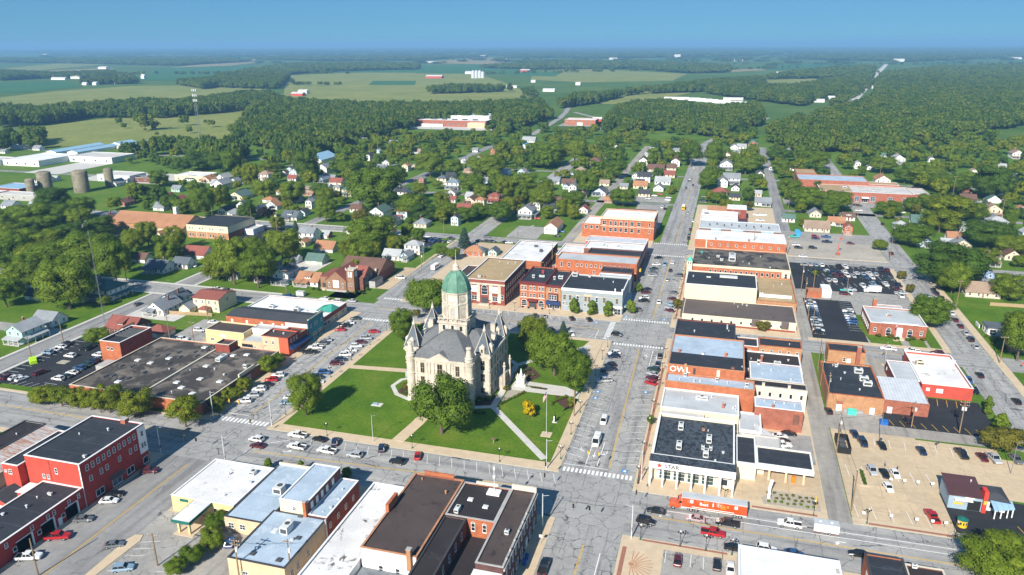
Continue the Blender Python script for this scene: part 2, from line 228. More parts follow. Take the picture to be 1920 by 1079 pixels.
# ---------------------------------------------------------------- mesh helpers
class MB:
    def __init__(s): s.v=[]; s.f=[]; s.m=[]
    def add(s,vs,fs,mi=0):
        o=len(s.v); s.v.extend(vs); s.f.extend([tuple(o+i for i in f) for f in fs]); s.m.extend([mi]*len(fs)); return s
    def box(s,x0,y0,z0,x1,y1,z1,mi=0,bottom=True):
        v=[(x0,y0,z0),(x1,y0,z0),(x1,y1,z0),(x0,y1,z0),(x0,y0,z1),(x1,y0,z1),(x1,y1,z1),(x0,y1,z1)]
        f=[(4,5,6,7),(0,1,5,4),(1,2,6,5),(2,3,7,6),(3,0,4,7)]
        if bottom: f.append((3,2,1,0))
        return s.add(v,f,mi)
    def quad(s,a,b,c,d,mi=0): return s.add([a,b,c,d],[(0,1,2,3)],mi)
    def prism(s,poly,z0,z1,mi=0):
        n=len(poly); 
        if sum(poly[i][0]*poly[(i+1)%n][1]-poly[(i+1)%n][0]*poly[i][1] for i in range(n))<0: poly=poly[::-1]
        v=[(x,y,z0) for x,y in poly]+[(x,y,z1) for x,y in poly]
        return s.add(v,[tuple(range(n,2*n))]+[(i,(i+1)%n,n+(i+1)%n,n+i) for i in range(n)],mi)
    def cyl(s,x,y,z0,z1,r0,r1=None,n=8,mi=0,cap=True,a0=0.):
        r1=r0 if r1 is None else r1
        v=[(x+r*math.cos(a0+2*math.pi*i/n),y+r*math.sin(a0+2*math.pi*i/n),z) for z,r in ((z0,r0),(z1,r1)) for i in range(n)]
        f=[(i,(i+1)%n,n+(i+1)%n,n+i) for i in range(n)]
        if cap: f+= [tuple(range(n,2*n)),tuple(range(n-1,-1,-1))]
        return s.add(v,f,mi)
    def lathe(s,x,y,prof,n=16,mi=0,a0=0.):
        v=[];f=[]
        for r,z in prof: v+=[(x+r*math.cos(a0+2*math.pi*i/n),y+r*math.sin(a0+2*math.pi*i/n),z) for i in range(n)]
        for k in range(len(prof)-1): f+=[(k*n+i,k*n+(i+1)%n,(k+1)*n+(i+1)%n,(k+1)*n+i) for i in range(n)]
        f.append(tuple((len(prof)-1)*n+i for i in range(n)))
        return s.add(v,f,mi)
    def tube(s,a,b,r0,r1=None,n=6,mi=0):
        r1=r0 if r1 is None else r1
        a=Vector(a);b=Vector(b);d=(b-a).normalized(); u=d.orthogonal().normalized(); w=d.cross(u)
        v=[tuple(p+(u*math.cos(t)+w*math.sin(t))*r) for p,r in ((a,r0),(b,r1)) for t in [2*math.pi*i/n for i in range(n)]]
        return s.add(v,[(i,(i+1)%n,n+(i+1)%n,n+i) for i in range(n)]+[tuple(range(n,2*n)),tuple(range(n-1,-1,-1))],mi)
    def path(s,pts,w,z0,z1=None,mi=0):
        """flat ribbon along pts"""
        L=[];Rr=[]
        for i,p in enumerate(pts):
            a=pts[max(0,i-1)]; b=pts[min(len(pts)-1,i+1)]; dx,dy=b[0]-a[0],b[1]-a[1]; l=math.hypot(dx,dy) or 1
            nx,ny=-dy/l*w/2,dx/l*w/2; L.append((p[0]+nx,p[1]+ny)); Rr.append((p[0]-nx,p[1]-ny))
        for i in range(len(pts)-1):
            q=[Rr[i],Rr[i+1],L[i+1],L[i]]
            if z1 is None: s.add([(x,y,z0) for x,y in q],[(0,1,2,3)],mi)
            else: s.prism(q,z0,z1,mi)
        return s
    def mesh(s,name,mats,off=(0,0,0),smooth=False):
        me=bpy.data.meshes.new(name); ox,oy,oz=off
        me.from_pydata([(x-ox,y-oy,z-oz) for x,y,z in s.v],[],s.f)
        for m in (mats if isinstance(mats,(list,tuple)) else [mats]): me.materials.append(MATS[m] if isinstance(m,str) else m)
        if len(set(s.m))>1: me.polygons.foreach_set('material_index',s.m)
        if smooth: me.polygons.foreach_set('use_smooth',[True]*len(me.polygons))
        me.update(); return me
    def build(s,name,mats,parent=None,smooth=False,loc=None,**k):
        off=wl(parent) if parent is not None and loc is None else (0,0,0)
        o=bpy.data.objects.new(name,s.mesh(name,mats,off,smooth)); COL.objects.link(o)
        if loc is not None: o.location=loc
        if parent is not None: o.parent=parent
        WL[o.name]=off
        tag(o,**k); return o
WL={}
def wl(o): return WL.get(o.name,(0,0,0))
def tag(o,label=None,cat=None,group=None,kind=None):
    if label: o['label']=label
    if cat: o['category']=cat
    if group: o['group']=group
    if kind: o['kind']=kind
    return o
def empty(name,loc,label,cat,group=None,rz=0):
    o=bpy.data.objects.new(name,None); COL.objects.link(o); o.location=loc; o.rotation_euler=(0,0,rz); o.empty_display_size=.5
    WL[o.name]=tuple(loc); return tag(o,label,cat,group)
def inst(name,me,parent,loc,rz=0,sc=None):
    o=bpy.data.objects.new(name,me); COL.objects.link(o); o.location=loc; o.rotation_euler=(0,0,rz)
    if sc: o.scale=sc
    if parent is not None: o.parent=parent
    return o
def cp(o,parent=None):
    c=o.copy(); COL.objects.link(c); c.parent=parent
    for ch in o.children: cp(ch,c)
    return c
def struct(name,mb,mat,**k): return mb.build(name,mat,kind='structure',**k)
# lettering meshes, made once while the scene is still small
TXT={}
for _b in ('STAR','OWL','Do it','Best','center','FRANGER'):
    _c=bpy.data.curves.new('lettering','FONT'); _c.body=_b; _c.size=1; _c.extrude=.02; _c.offset=.012; _c.resolution_u=2
    _o=bpy.data.objects.new('lettering',_c); COL.objects.link(_o)
    TXT[_b]=bpy.data.meshes.new_from_object(_o.evaluated_get(bpy.context.evaluated_depsgraph_get())); bpy.data.objects.remove(_o)
HAZE=0.00012
# tables in metres: x along the cross streets, y along the main street, camera above (0,0)
HOUSES=[(-270.3,222.9,8.0,10.8,2,'y','M','l','P'),
(-276.3,240.0,10.6,8.5,1,'x','W','g','p'),
(-237.2,242.3,13.8,11.1,1,'x','K','r','d'),
(-231.9,237.9,6.5,8.7,1,'y','C','b',''),
(-220.1,240.8,8.9,7.1,1,'h','C','r','g'),
(-281.2,276.7,16,12.8,2,'h','W','n','Pd'),
(-328.1,281.1,12.1,9.7,1,'x','B','d',''),
(-310.2,266.0,8.9,7.1,1,'x','W','d','g'),
(-286.8,268.8,5.3,7.1,1,'y','W','d',''),
(-308.6,333.1,9.0,7.2,1,'x','W','b','g'),
(-285.8,319.8,12.6,10.1,1,'x','W','s','p'),
(-361.3,338.5,8.0,10.8,2,'y','W','d',''),
(-404.2,411.8,9.4,12.8,1,'y','C','g',''),
(-427.6,402.4,5,6.4,1,'y','O','g',''),
(-406.1,390.5,8.1,6.4,1,'x','W','g',''),
(-340.7,283.5,5.4,5.5,1,'x','B','g',''),
(-242.4,277.1,8.8,11.8,1,'y','B','s',''),
(-239.7,267.0,9.4,12.7,1,'y','W','g','p'),
(-228.4,270.0,5.6,7.6,1,'y','C','g','g'),
(-284.7,350.6,14.9,11.9,1,'x','W','r','g'),
(-278.4,329.7,9.9,7.9,1,'x','W','s','p'),
(-238.6,319.9,5,6.6,1,'y','W','g','p'),
(-224.0,320.9,6.6,8.9,2,'y','K','d','p'),
(-209.9,321.0,8.7,11.7,2,'y','B','s','P'),
(-195.8,320.8,12.2,9.7,1,'x','W','o','pd'),
(-212.5,355.9,10.3,8.2,1,'x','G','n','g'),
(-220.1,380.6,12.1,9.7,1,'x','W','o','g'),
(-242.9,399.8,10.3,8.2,2,'x','W','g','p'),
(-239.0,387.0,5,6.6,1,'y','C','o',''),
(-235.5,408.0,5,5.5,1,'x','R','l','g'),
(-224.9,353.6,5.6,5.5,1,'x','W','l','g'),
(-219.5,413.7,6.2,8.3,2,'y','W','s',''),
(-175.0,374.4,10.2,8.1,1,'x','W','l',''),
(-167.5,375.0,5.8,7.8,1,'y','B','g','p'),
(-168.4,388.6,9.3,7.4,2,'h','W','l','p'),
(-131.0,394.5,8.6,6.9,1,'h','G','s',''),
(-122.9,396.5,5,6.6,1,'y','M','s',''),
(-133.4,394.6,10.6,8.5,1,'h','O','o',''),
(-199.5,425.6,5,5.9,1,'y','B','b','g'),
(-169.4,462.1,5,6.2,2,'y','B','d',''),
(-453.6,562.8,7.9,6.3,1,'x','B','d',''),
(-435.1,561.3,8.9,12.0,1,'y','T','o','p'),
(-428.0,572.6,9.3,12.6,1,'y','W','l',''),
(-401.6,534.4,10.6,14.3,2,'y','W','g','p'),
(-401.3,501.1,5,6.3,1,'y','W','g',''),
(-399.4,477.9,7.0,9.5,1,'y','W','r',''),
(-363.9,504.2,13.6,15,1,'y','C','n','p'),
(-410.2,563.5,6.0,8.1,1,'y','W','g','g'),
(-341.5,454.3,7.0,9.5,1,'y','W','d',''),
(-329.6,448.7,8.7,6.9,1,'h','W','g','p'),
(-314.6,456.9,5,6.6,2,'y','B','s',''),
(-284.4,448.8,11.6,9.3,1,'x','W','s','dp'),
(-283.5,462.6,5.5,7.5,1,'y','B','d',''),
(-291.1,484.6,5,5.8,2,'y','W','g',''),
(-391.8,612.9,5,5.8,1,'y','W','d','g'),
(-366.7,585.9,8.8,7.1,1,'x','W','r',''),
(-397.7,632.9,5,6.7,1,'y','B','s',''),
(-340.1,589.5,10.6,14.3,1,'y','B','y','p'),
(-361.0,632.6,10.1,13.6,2,'y','W','g',''),
(-334.9,598.0,6.8,5.5,1,'x','W','g',''),
(-299.7,542.7,5.9,5.5,2,'h','C','g','p'),
(-431.9,516.5,8.2,6.6,1,'x','M','g',''),
(-317.5,554.9,8.9,7.1,1,'x','W','l',''),
(-361.9,526.9,5,6.5,1,'y','W','r',''),
(-286.4,535.4,8.5,6.8,2,'h','C','n','p'),
(-252.1,483.0,9.1,7.3,1,'x','W','b',''),
(-235.7,456.1,8.1,6.5,1,'x','W','o','g'),
(-227.1,468.1,10.8,14.6,2,'y','W','n','p'),
(-357.2,715.9,7.8,10.5,2,'y','W','d',''),
(-325.0,692.9,7.2,9.7,1,'y','W','g',''),
(-291.0,661.3,6.2,8.4,2,'y','C','o','p'),
(-288.6,678.1,5.7,7.7,1,'y','T','t',''),
(-298.1,716.1,5,5.8,1,'y','W','l',''),
(-326.5,773.2,9.3,7.4,1,'x','W','t',''),
(-383.5,837.5,10.1,8.1,1,'x','W','g',''),
(-428.5,844.7,13.1,10.5,1,'x','W','l',''),
(-247.2,552.1,10.4,8.4,1,'x','W','d',''),
(-248.8,598.0,5,6.1,2,'y','R','g',''),
(-216.1,586.6,11.5,9.2,2,'h','W','y','P'),
(-206.6,557.8,7.2,9.8,1,'y','W','g','p'),
(-254.7,725.1,5.6,7.6,1,'y','W','l','p'),
(-226.1,664.0,8.2,6.6,2,'x','W','y','p'),
(-181.7,531.8,9.3,12.6,1,'y','T','b','p'),
(-171.7,522.5,6.8,5.5,2,'h','T','o','p'),
(-166.2,539.9,8.7,7.0,2,'h','R','r','P'),
(-177.4,503.3,10.4,8.3,1,'x','R','r',''),
(-197.1,532.8,5,5.5,1,'x','W','r',''),
(-244.0,789.9,5,5.8,2,'y','O','r',''),
(-246.3,748.4,5,5.8,1,'y','W','r',''),
(-176.0,595.5,5,5.8,1,'y','W','g',''),
(-370.9,768.4,5,5.9,1,'y','B','l',''),
(-268.4,801.7,6.0,5.5,1,'x','W','g',''),
(-221.5,841.1,11.1,15,1,'y','W','e',''),
(-232.8,904.0,16,12.8,1,'x','W','l',''),
(-122.9,733.7,13.4,10.7,2,'h','C','b','p'),
(-129.2,694.6,8.9,7.1,1,'h','T','t',''),
(-132.0,668.3,5,6.7,1,'y','B','y',''),
(-125.6,622.9,11.3,9.0,1,'x','W','b',''),
(-125.1,609.1,5,6.6,1,'y','B','s',''),
(-116.3,594.3,6.3,8.5,2,'y','W','g','p'),
(-93.9,591.5,10.5,14.3,1,'y','B','s','p'),
(-96.6,631.3,8.1,6.5,1,'x','C','t',''),
(-122.3,874.2,5.2,7.1,1,'y','W','d',''),
(-123.2,793.1,5,5.8,1,'y','T','t',''),
(-78.7,620.7,6.6,5.5,1,'x','T','g',''),
(-75.7,676.3,6.1,8.2,1,'y','W','g',''),
(-66.0,628.0,11.4,9.1,1,'x','C','o',''),
(-59.0,593.4,9.0,7.2,1,'x','C','d',''),
(-49.8,652.0,13.0,10.4,1,'x','W','l','x'),
(-50.3,620.6,7.9,10.7,1,'y','W','g',''),
(-77.3,754.4,8.3,11.2,2,'y','W','d','p'),
(-62.2,719.9,15.7,12.6,1,'x','T','b',''),
(-47.6,688.8,10.9,8.8,1,'x','C','r',''),
(-46.4,756.5,8.2,11.1,2,'y','W','b','p'),
(-94.2,522.8,6.5,8.8,1,'y','W','r',''),
(-82.3,561.3,6.4,5.5,1,'x','O','o',''),
(-120.3,549.8,7.5,6.0,1,'x','W','b',''),
(-118.1,520.5,10.4,8.3,1,'x','B','d',''),
(-128.5,522.8,5,5.8,2,'y','W','l',''),
(-129.6,497.9,9.9,13.4,2,'y','W','g','P'),
(-76.2,847.9,9.2,7.4,1,'x','W','l',''),
(-79.6,810.8,5,5.5,1,'x','W','l',''),
(-211.8,794.3,6.6,5.5,1,'x','R','r',''),
(-48.3,728.7,8.7,6.9,1,'x','T','b',''),
(-180.5,674.4,6.6,9.0,1,'y','B','g',''),
(-52.5,853.2,7.5,6.0,1,'x','W','g',''),
(1.6,830.3,7.1,9.7,1,'y','W','o',''),
(1.6,748.4,11.4,15,2,'y','W','g','P'),
(6.5,669.3,14.0,11.2,2,'x','W','g','P'),
(-0.4,652.3,8.1,11.0,2,'y','W','g',''),
(-2.0,615.0,11.5,9.2,1,'h','W','r','P'),
(9.4,596.4,7.9,6.3,1,'x','C','d',''),
(9.9,637.3,6.3,8.6,1,'y','W','d',''),
(30.0,936.7,10.6,14.3,1,'y','R','z',''),
(31.3,712.2,7.3,9.8,1,'y','W','s','p'),
(25.9,615.1,7.5,6.0,1,'x','C','l',''),
(29.5,580.7,11.3,9.0,1,'x','W','g','p'),
(9.0,898.1,8.8,11.9,1,'y','W','g',''),
(43.2,754.6,5,5.8,1,'y','B','r',''),
(66.1,881.6,7.0,9.5,1,'y','W','g',''),
(62.1,754.7,5.2,7.0,1,'y','W','d',''),
(16.8,902.2,10.3,8.3,1,'x','W','l',''),
(11.4,855.1,7.4,5.9,1,'x','W','g',''),
(44.3,529.2,8.1,6.5,1,'x','W','n',''),
(59.9,507.0,15.0,12.0,1,'x','T','t','x'),
(63.0,550.7,7.4,10.0,1,'y','T','g',''),
(77.6,501.1,5.1,6.9,2,'y','O','r',''),
(122.0,783.0,5.3,7.1,2,'y','W','l','p'),
(133.2,779.7,6.8,9.2,1,'y','W','g',''),
(160.5,868.1,6.8,5.5,1,'x','W','n',''),
(165.6,828.4,10.9,14.8,2,'y','W','l','p'),
(131.8,710.7,11.7,15,1,'y','W','o',''),
(162.7,758.0,5,5.8,1,'y','W','l','g'),
(188.1,739.0,7.5,6.0,1,'x','W','l',''),
(185.8,664.4,9.7,13.1,1,'y','R','b','p'),
(219.6,776.9,5.4,7.3,1,'y','W','t',''),
(289.7,896.8,10.4,14.0,2,'y','W','t','p'),
(253.7,816.3,7.1,5.7,1,'x','W','l',''),
(224.6,696.6,5,5.8,1,'y','W','g',''),
(127.4,546.7,9.7,7.7,1,'x','W','n',''),
(175.6,557.5,9.0,12.1,1,'y','W','g',''),
(196.2,831.7,5,5.8,2,'y','W','g',''),
(247.5,754.3,7.0,5.6,1,'x','W','l',''),
(205.1,603.3,5,5.8,1,'y','W','o',''),
(125.6,538.3,9.4,7.6,1,'x','W','n',''),
(123.5,511.8,7.6,10.3,1,'y','W','l',''),
(138.4,500.0,10.3,8.2,1,'x','C','o','p'),
(130.6,485.9,7.4,5.9,1,'x','W','l','g'),
(117.6,484.0,8.4,11.3,1,'y','B','s','p'),
(171.6,541.0,11.2,8.9,2,'h','W','l',''),
(169.1,497.3,7.4,5.9,1,'x','W','r',''),
(142.0,447.9,9.0,7.2,2,'x','G','t','p'),
(157.2,464.9,8.2,11.1,1,'y','C','b',''),
(127.8,414.9,10.7,14.4,2,'y','U','g','P'),
(122.0,389.1,14.7,11.8,1,'x','T','t',''),
(140.7,407.2,6.7,5.5,1,'x','W','n','d'),
(141.4,401.6,5.9,5.5,1,'x','W','g',''),
(136.7,412.9,5,5.5,1,'x','U','d',''),
(-486.1,430.8,9.7,7.7,1,'x','W','l',''),
(-507.8,428.6,10.3,8.2,1,'x','W','g',''),
(-442.0,408.0,7.0,5.6,1,'x','T','g',''),
(-404.6,411.2,11.6,9.3,1,'h','C','b',''),
(-432.5,459.2,7.4,10.0,1,'y','R','b',''),
(-576.1,523.6,12.9,10.3,1,'x','W','d',''),
(-452.8,511.4,5.4,7.3,1,'y','B','g',''),
(-501.1,525.9,8.4,11.4,1,'y','W','g','x'),
(-572.2,531.5,6.2,5.5,1,'x','W','l',''),
(-403.2,464.7,6.4,5.5,1,'x','W','d',''),
(-784.8,694.3,5.4,7.3,1,'y','W','l',''),
(-798.4,695.2,10.0,8.0,1,'x','W','l',''),
(-761.9,692.5,9.8,7.9,1,'x','W','g',''),
(-776.5,661.2,7.0,5.6,1,'x','W','g',''),
(-417.9,489.1,5,5.8,1,'y','W','r',''),
(-393.9,452.1,9.1,8.6,1,'x','W','g','g'),
(-210.7,452.0,8.8,8.4,1,'y','W','s','p'),
(-189.3,452.1,8.8,9.5,1,'h','T','g',''),
(183.7,450.1,8.7,6.8,1,'y','W','t','p'),
(216.7,449.0,8.7,8.7,2,'h','W','l','d'),
(232.5,449.5,11.3,9.6,2,'h','G','g','g'),
(264.6,450.0,10.7,8.6,1,'y','W','o','p'),
(287.9,455.8,10.8,8.7,1,'y','W','l','p'),
(309.1,448.6,7.8,7.8,2,'x','G','l',''),
(346.3,453.5,11.2,8.2,1,'x','C','s',''),
(-382.0,478.0,7.2,9.8,1,'h','W','d','p'),
(-340.8,474.0,7.1,6.8,1,'y','W','n',''),
(-316.9,477.0,10.1,8.1,1,'y','B','o',''),
(-211.2,472.9,7.8,9.7,2,'h','B','r','p'),
(-194.6,475.3,10.4,7.2,1,'y','W','b','p'),
(133.4,470.4,9.4,8.7,2,'y','C','g','p'),
(181.7,475.7,9.4,9.8,1,'y','R','t','p'),
(213.0,477.5,7.9,9.6,1,'x','W','b','d'),
(232.3,477.0,9.9,7.2,1,'y','W','l','p'),
(274.1,476.3,7.4,8.0,1,'x','R','b','p'),
(306.1,476.4,11.1,8.1,1,'y','R','o','g'),
(343.5,471.8,9.5,7.1,1,'y','R','o','p'),
(-333.0,497.6,8.7,8.4,2,'h','W','o','g'),
(-314.0,503.9,7.3,8.4,1,'x','T','b','p'),
(-298.3,499.9,7.5,8.0,1,'y','W','s','p'),
(-230.1,498.0,7.6,8.3,1,'y','W','l','d'),
(-207.5,496.2,9.4,9.5,1,'h','R','n','p'),
(189.1,497.5,11.2,6.8,1,'x','W','l','g'),
(220.3,499.4,7.1,9.0,1,'x','W','l','g'),
(238.3,501.9,7.4,9.3,1,'x','C','g','g'),
(257.5,497.5,8.2,9.7,1,'y','W','b','p'),
(280.4,503.0,8.8,9.0,1,'y','W','d','p'),
(298.6,496.1,8.2,9.9,2,'h','W','d','p'),
(318.8,500.6,9.2,7.2,1,'y','W','b','d'),
(-339.3,528.4,11.5,8.7,1,'h','W','o','d'),
(-318.9,531.6,11.4,9.5,1,'x','R','t','d'),
(-232.8,526.3,10.5,8.6,2,'y','W','b','g'),
(74.0,526.9,10.3,7.3,1,'x','W','o','p'),
(112.6,526.2,7.9,7.5,1,'h','W','l','p'),
(146.2,529.5,8.9,8.7,1,'x','W','l','d'),
(185.3,525.3,8.6,7.7,1,'y','B','l',''),
(229.4,530.2,7.7,7.0,1,'y','G','d','p'),
(266.1,527.0,7.4,8.5,2,'y','B','n','g'),
(282.4,530.2,9.7,8.9,1,'x','B','d','p'),
(305.1,525.8,7.5,9.0,1,'y','G','t','p'),
(322.9,530.4,11.4,9.1,2,'y','R','l',''),
(339.9,526.9,10.6,9.1,1,'y','C','b','d'),
(-415.3,546.7,11.0,7.5,1,'x','W','l','d'),
(-367.8,546.7,7.4,9.1,2,'h','C','g',''),
(-347.8,543.2,8.0,9.2,2,'y','R','d','g'),
(-186.8,547.1,8.9,8.0,1,'x','W','l','p'),
(-106.7,542.5,7.7,9.7,1,'x','W','r',''),
(83.6,544.7,8.0,6.7,1,'x','W','b','d'),
(206.4,548.2,10.3,8.7,2,'h','R','o',''),
(256.1,542.7,9.2,8.1,2,'h','G','o','d'),
(272.4,548.3,9.0,6.6,1,'x','T','o','g'),
(303.6,544.5,10.0,6.7,1,'y','W','n','p'),
(-392.7,583.7,10.5,9.5,2,'h','W','t','p'),
(-320.5,580.1,11.3,8.5,1,'x','C','r','g'),
(-292.4,583.4,7.2,8.1,2,'x','W','g','p'),
(-105.4,580.1,7.5,7.8,1,'y','R','d','p'),
(180.3,582.5,10.4,9.6,2,'y','C','t','p'),
(210.8,585.2,7.7,8.6,1,'h','W','r',''),
(252.2,579.1,9.9,9.2,1,'y','W','l','g'),
(270.4,579.1,8.5,7.0,1,'h','W','t','p'),
(304.9,584.3,9.1,7.9,1,'y','G','t','g'),
(348.4,584.8,7.5,9.8,2,'y','C','o','d'),
(-412.2,607.2,9.8,8.0,1,'x','T','t','p'),
(-371.4,600.6,10.9,9.9,2,'y','B','g','d'),
(-305.5,608.0,8.9,9.3,1,'y','W','n','g'),
(-286.3,607.2,9.4,9.8,2,'x','W','s','p'),
(-232.4,604.2,8.4,8.1,2,'h','C','s','p'),
(-195.8,601.7,10.8,7.7,2,'x','B','g','p'),
(180.3,607.3,8.1,9.3,1,'h','W','l','p'),
(232.5,606.3,11.1,8.5,1,'x','W','r',''),
(247.5,604.4,9.2,6.6,1,'y','W','o','d'),
(268.6,604.3,9.0,8.8,2,'x','R','s','p'),
(304.1,602.1,10.9,7.1,1,'x','W','t',''),
(323.8,606.4,7.1,6.9,1,'y','W','t','d'),
(343.2,605.8,7.2,7.6,1,'x','G','o','p'),
(-333.2,631.6,8.0,9.9,1,'y','W','l','g'),
(-311.9,632.8,11.4,6.5,1,'y','T','o','p'),
(-235.5,632.9,8.1,8.1,1,'x','W','d','p'),
(-218.8,635.8,9.6,10.0,2,'x','C','t','d'),
(-172.4,629.7,8.6,7.1,2,'x','R','l','g'),
(-139.0,630.5,7.9,7.8,1,'x','W','g','p'),
(178.7,633.8,10.8,8.4,1,'x','B','b','p'),
(196.0,634.9,9.8,7.0,1,'y','W','n','g'),
(246.9,633.5,9.8,6.8,2,'y','T','g','g'),
(281.4,633.6,10.5,7.7,2,'y','W','o',''),
(-345.4,654.3,8.2,8.8,1,'y','W','n','g'),
(-314.8,659.7,9.8,7.9,1,'x','T','g','p'),
(-245.4,656.2,7.7,7.2,1,'y','W','s','p'),
(-210.8,657.2,10.4,6.8,1,'y','R','d','p'),
(-194.0,661.1,10.1,9.9,1,'x','W','l','p'),
(-174.2,657.9,8.7,8.8,1,'y','B','l','p'),
(-66.4,658.1,10.9,9.5,2,'x','W','d','p'),
(206.9,656.1,8.8,9.8,1,'y','W','g','p'),
(227.7,654.9,9.4,9.3,1,'y','T','d','')]
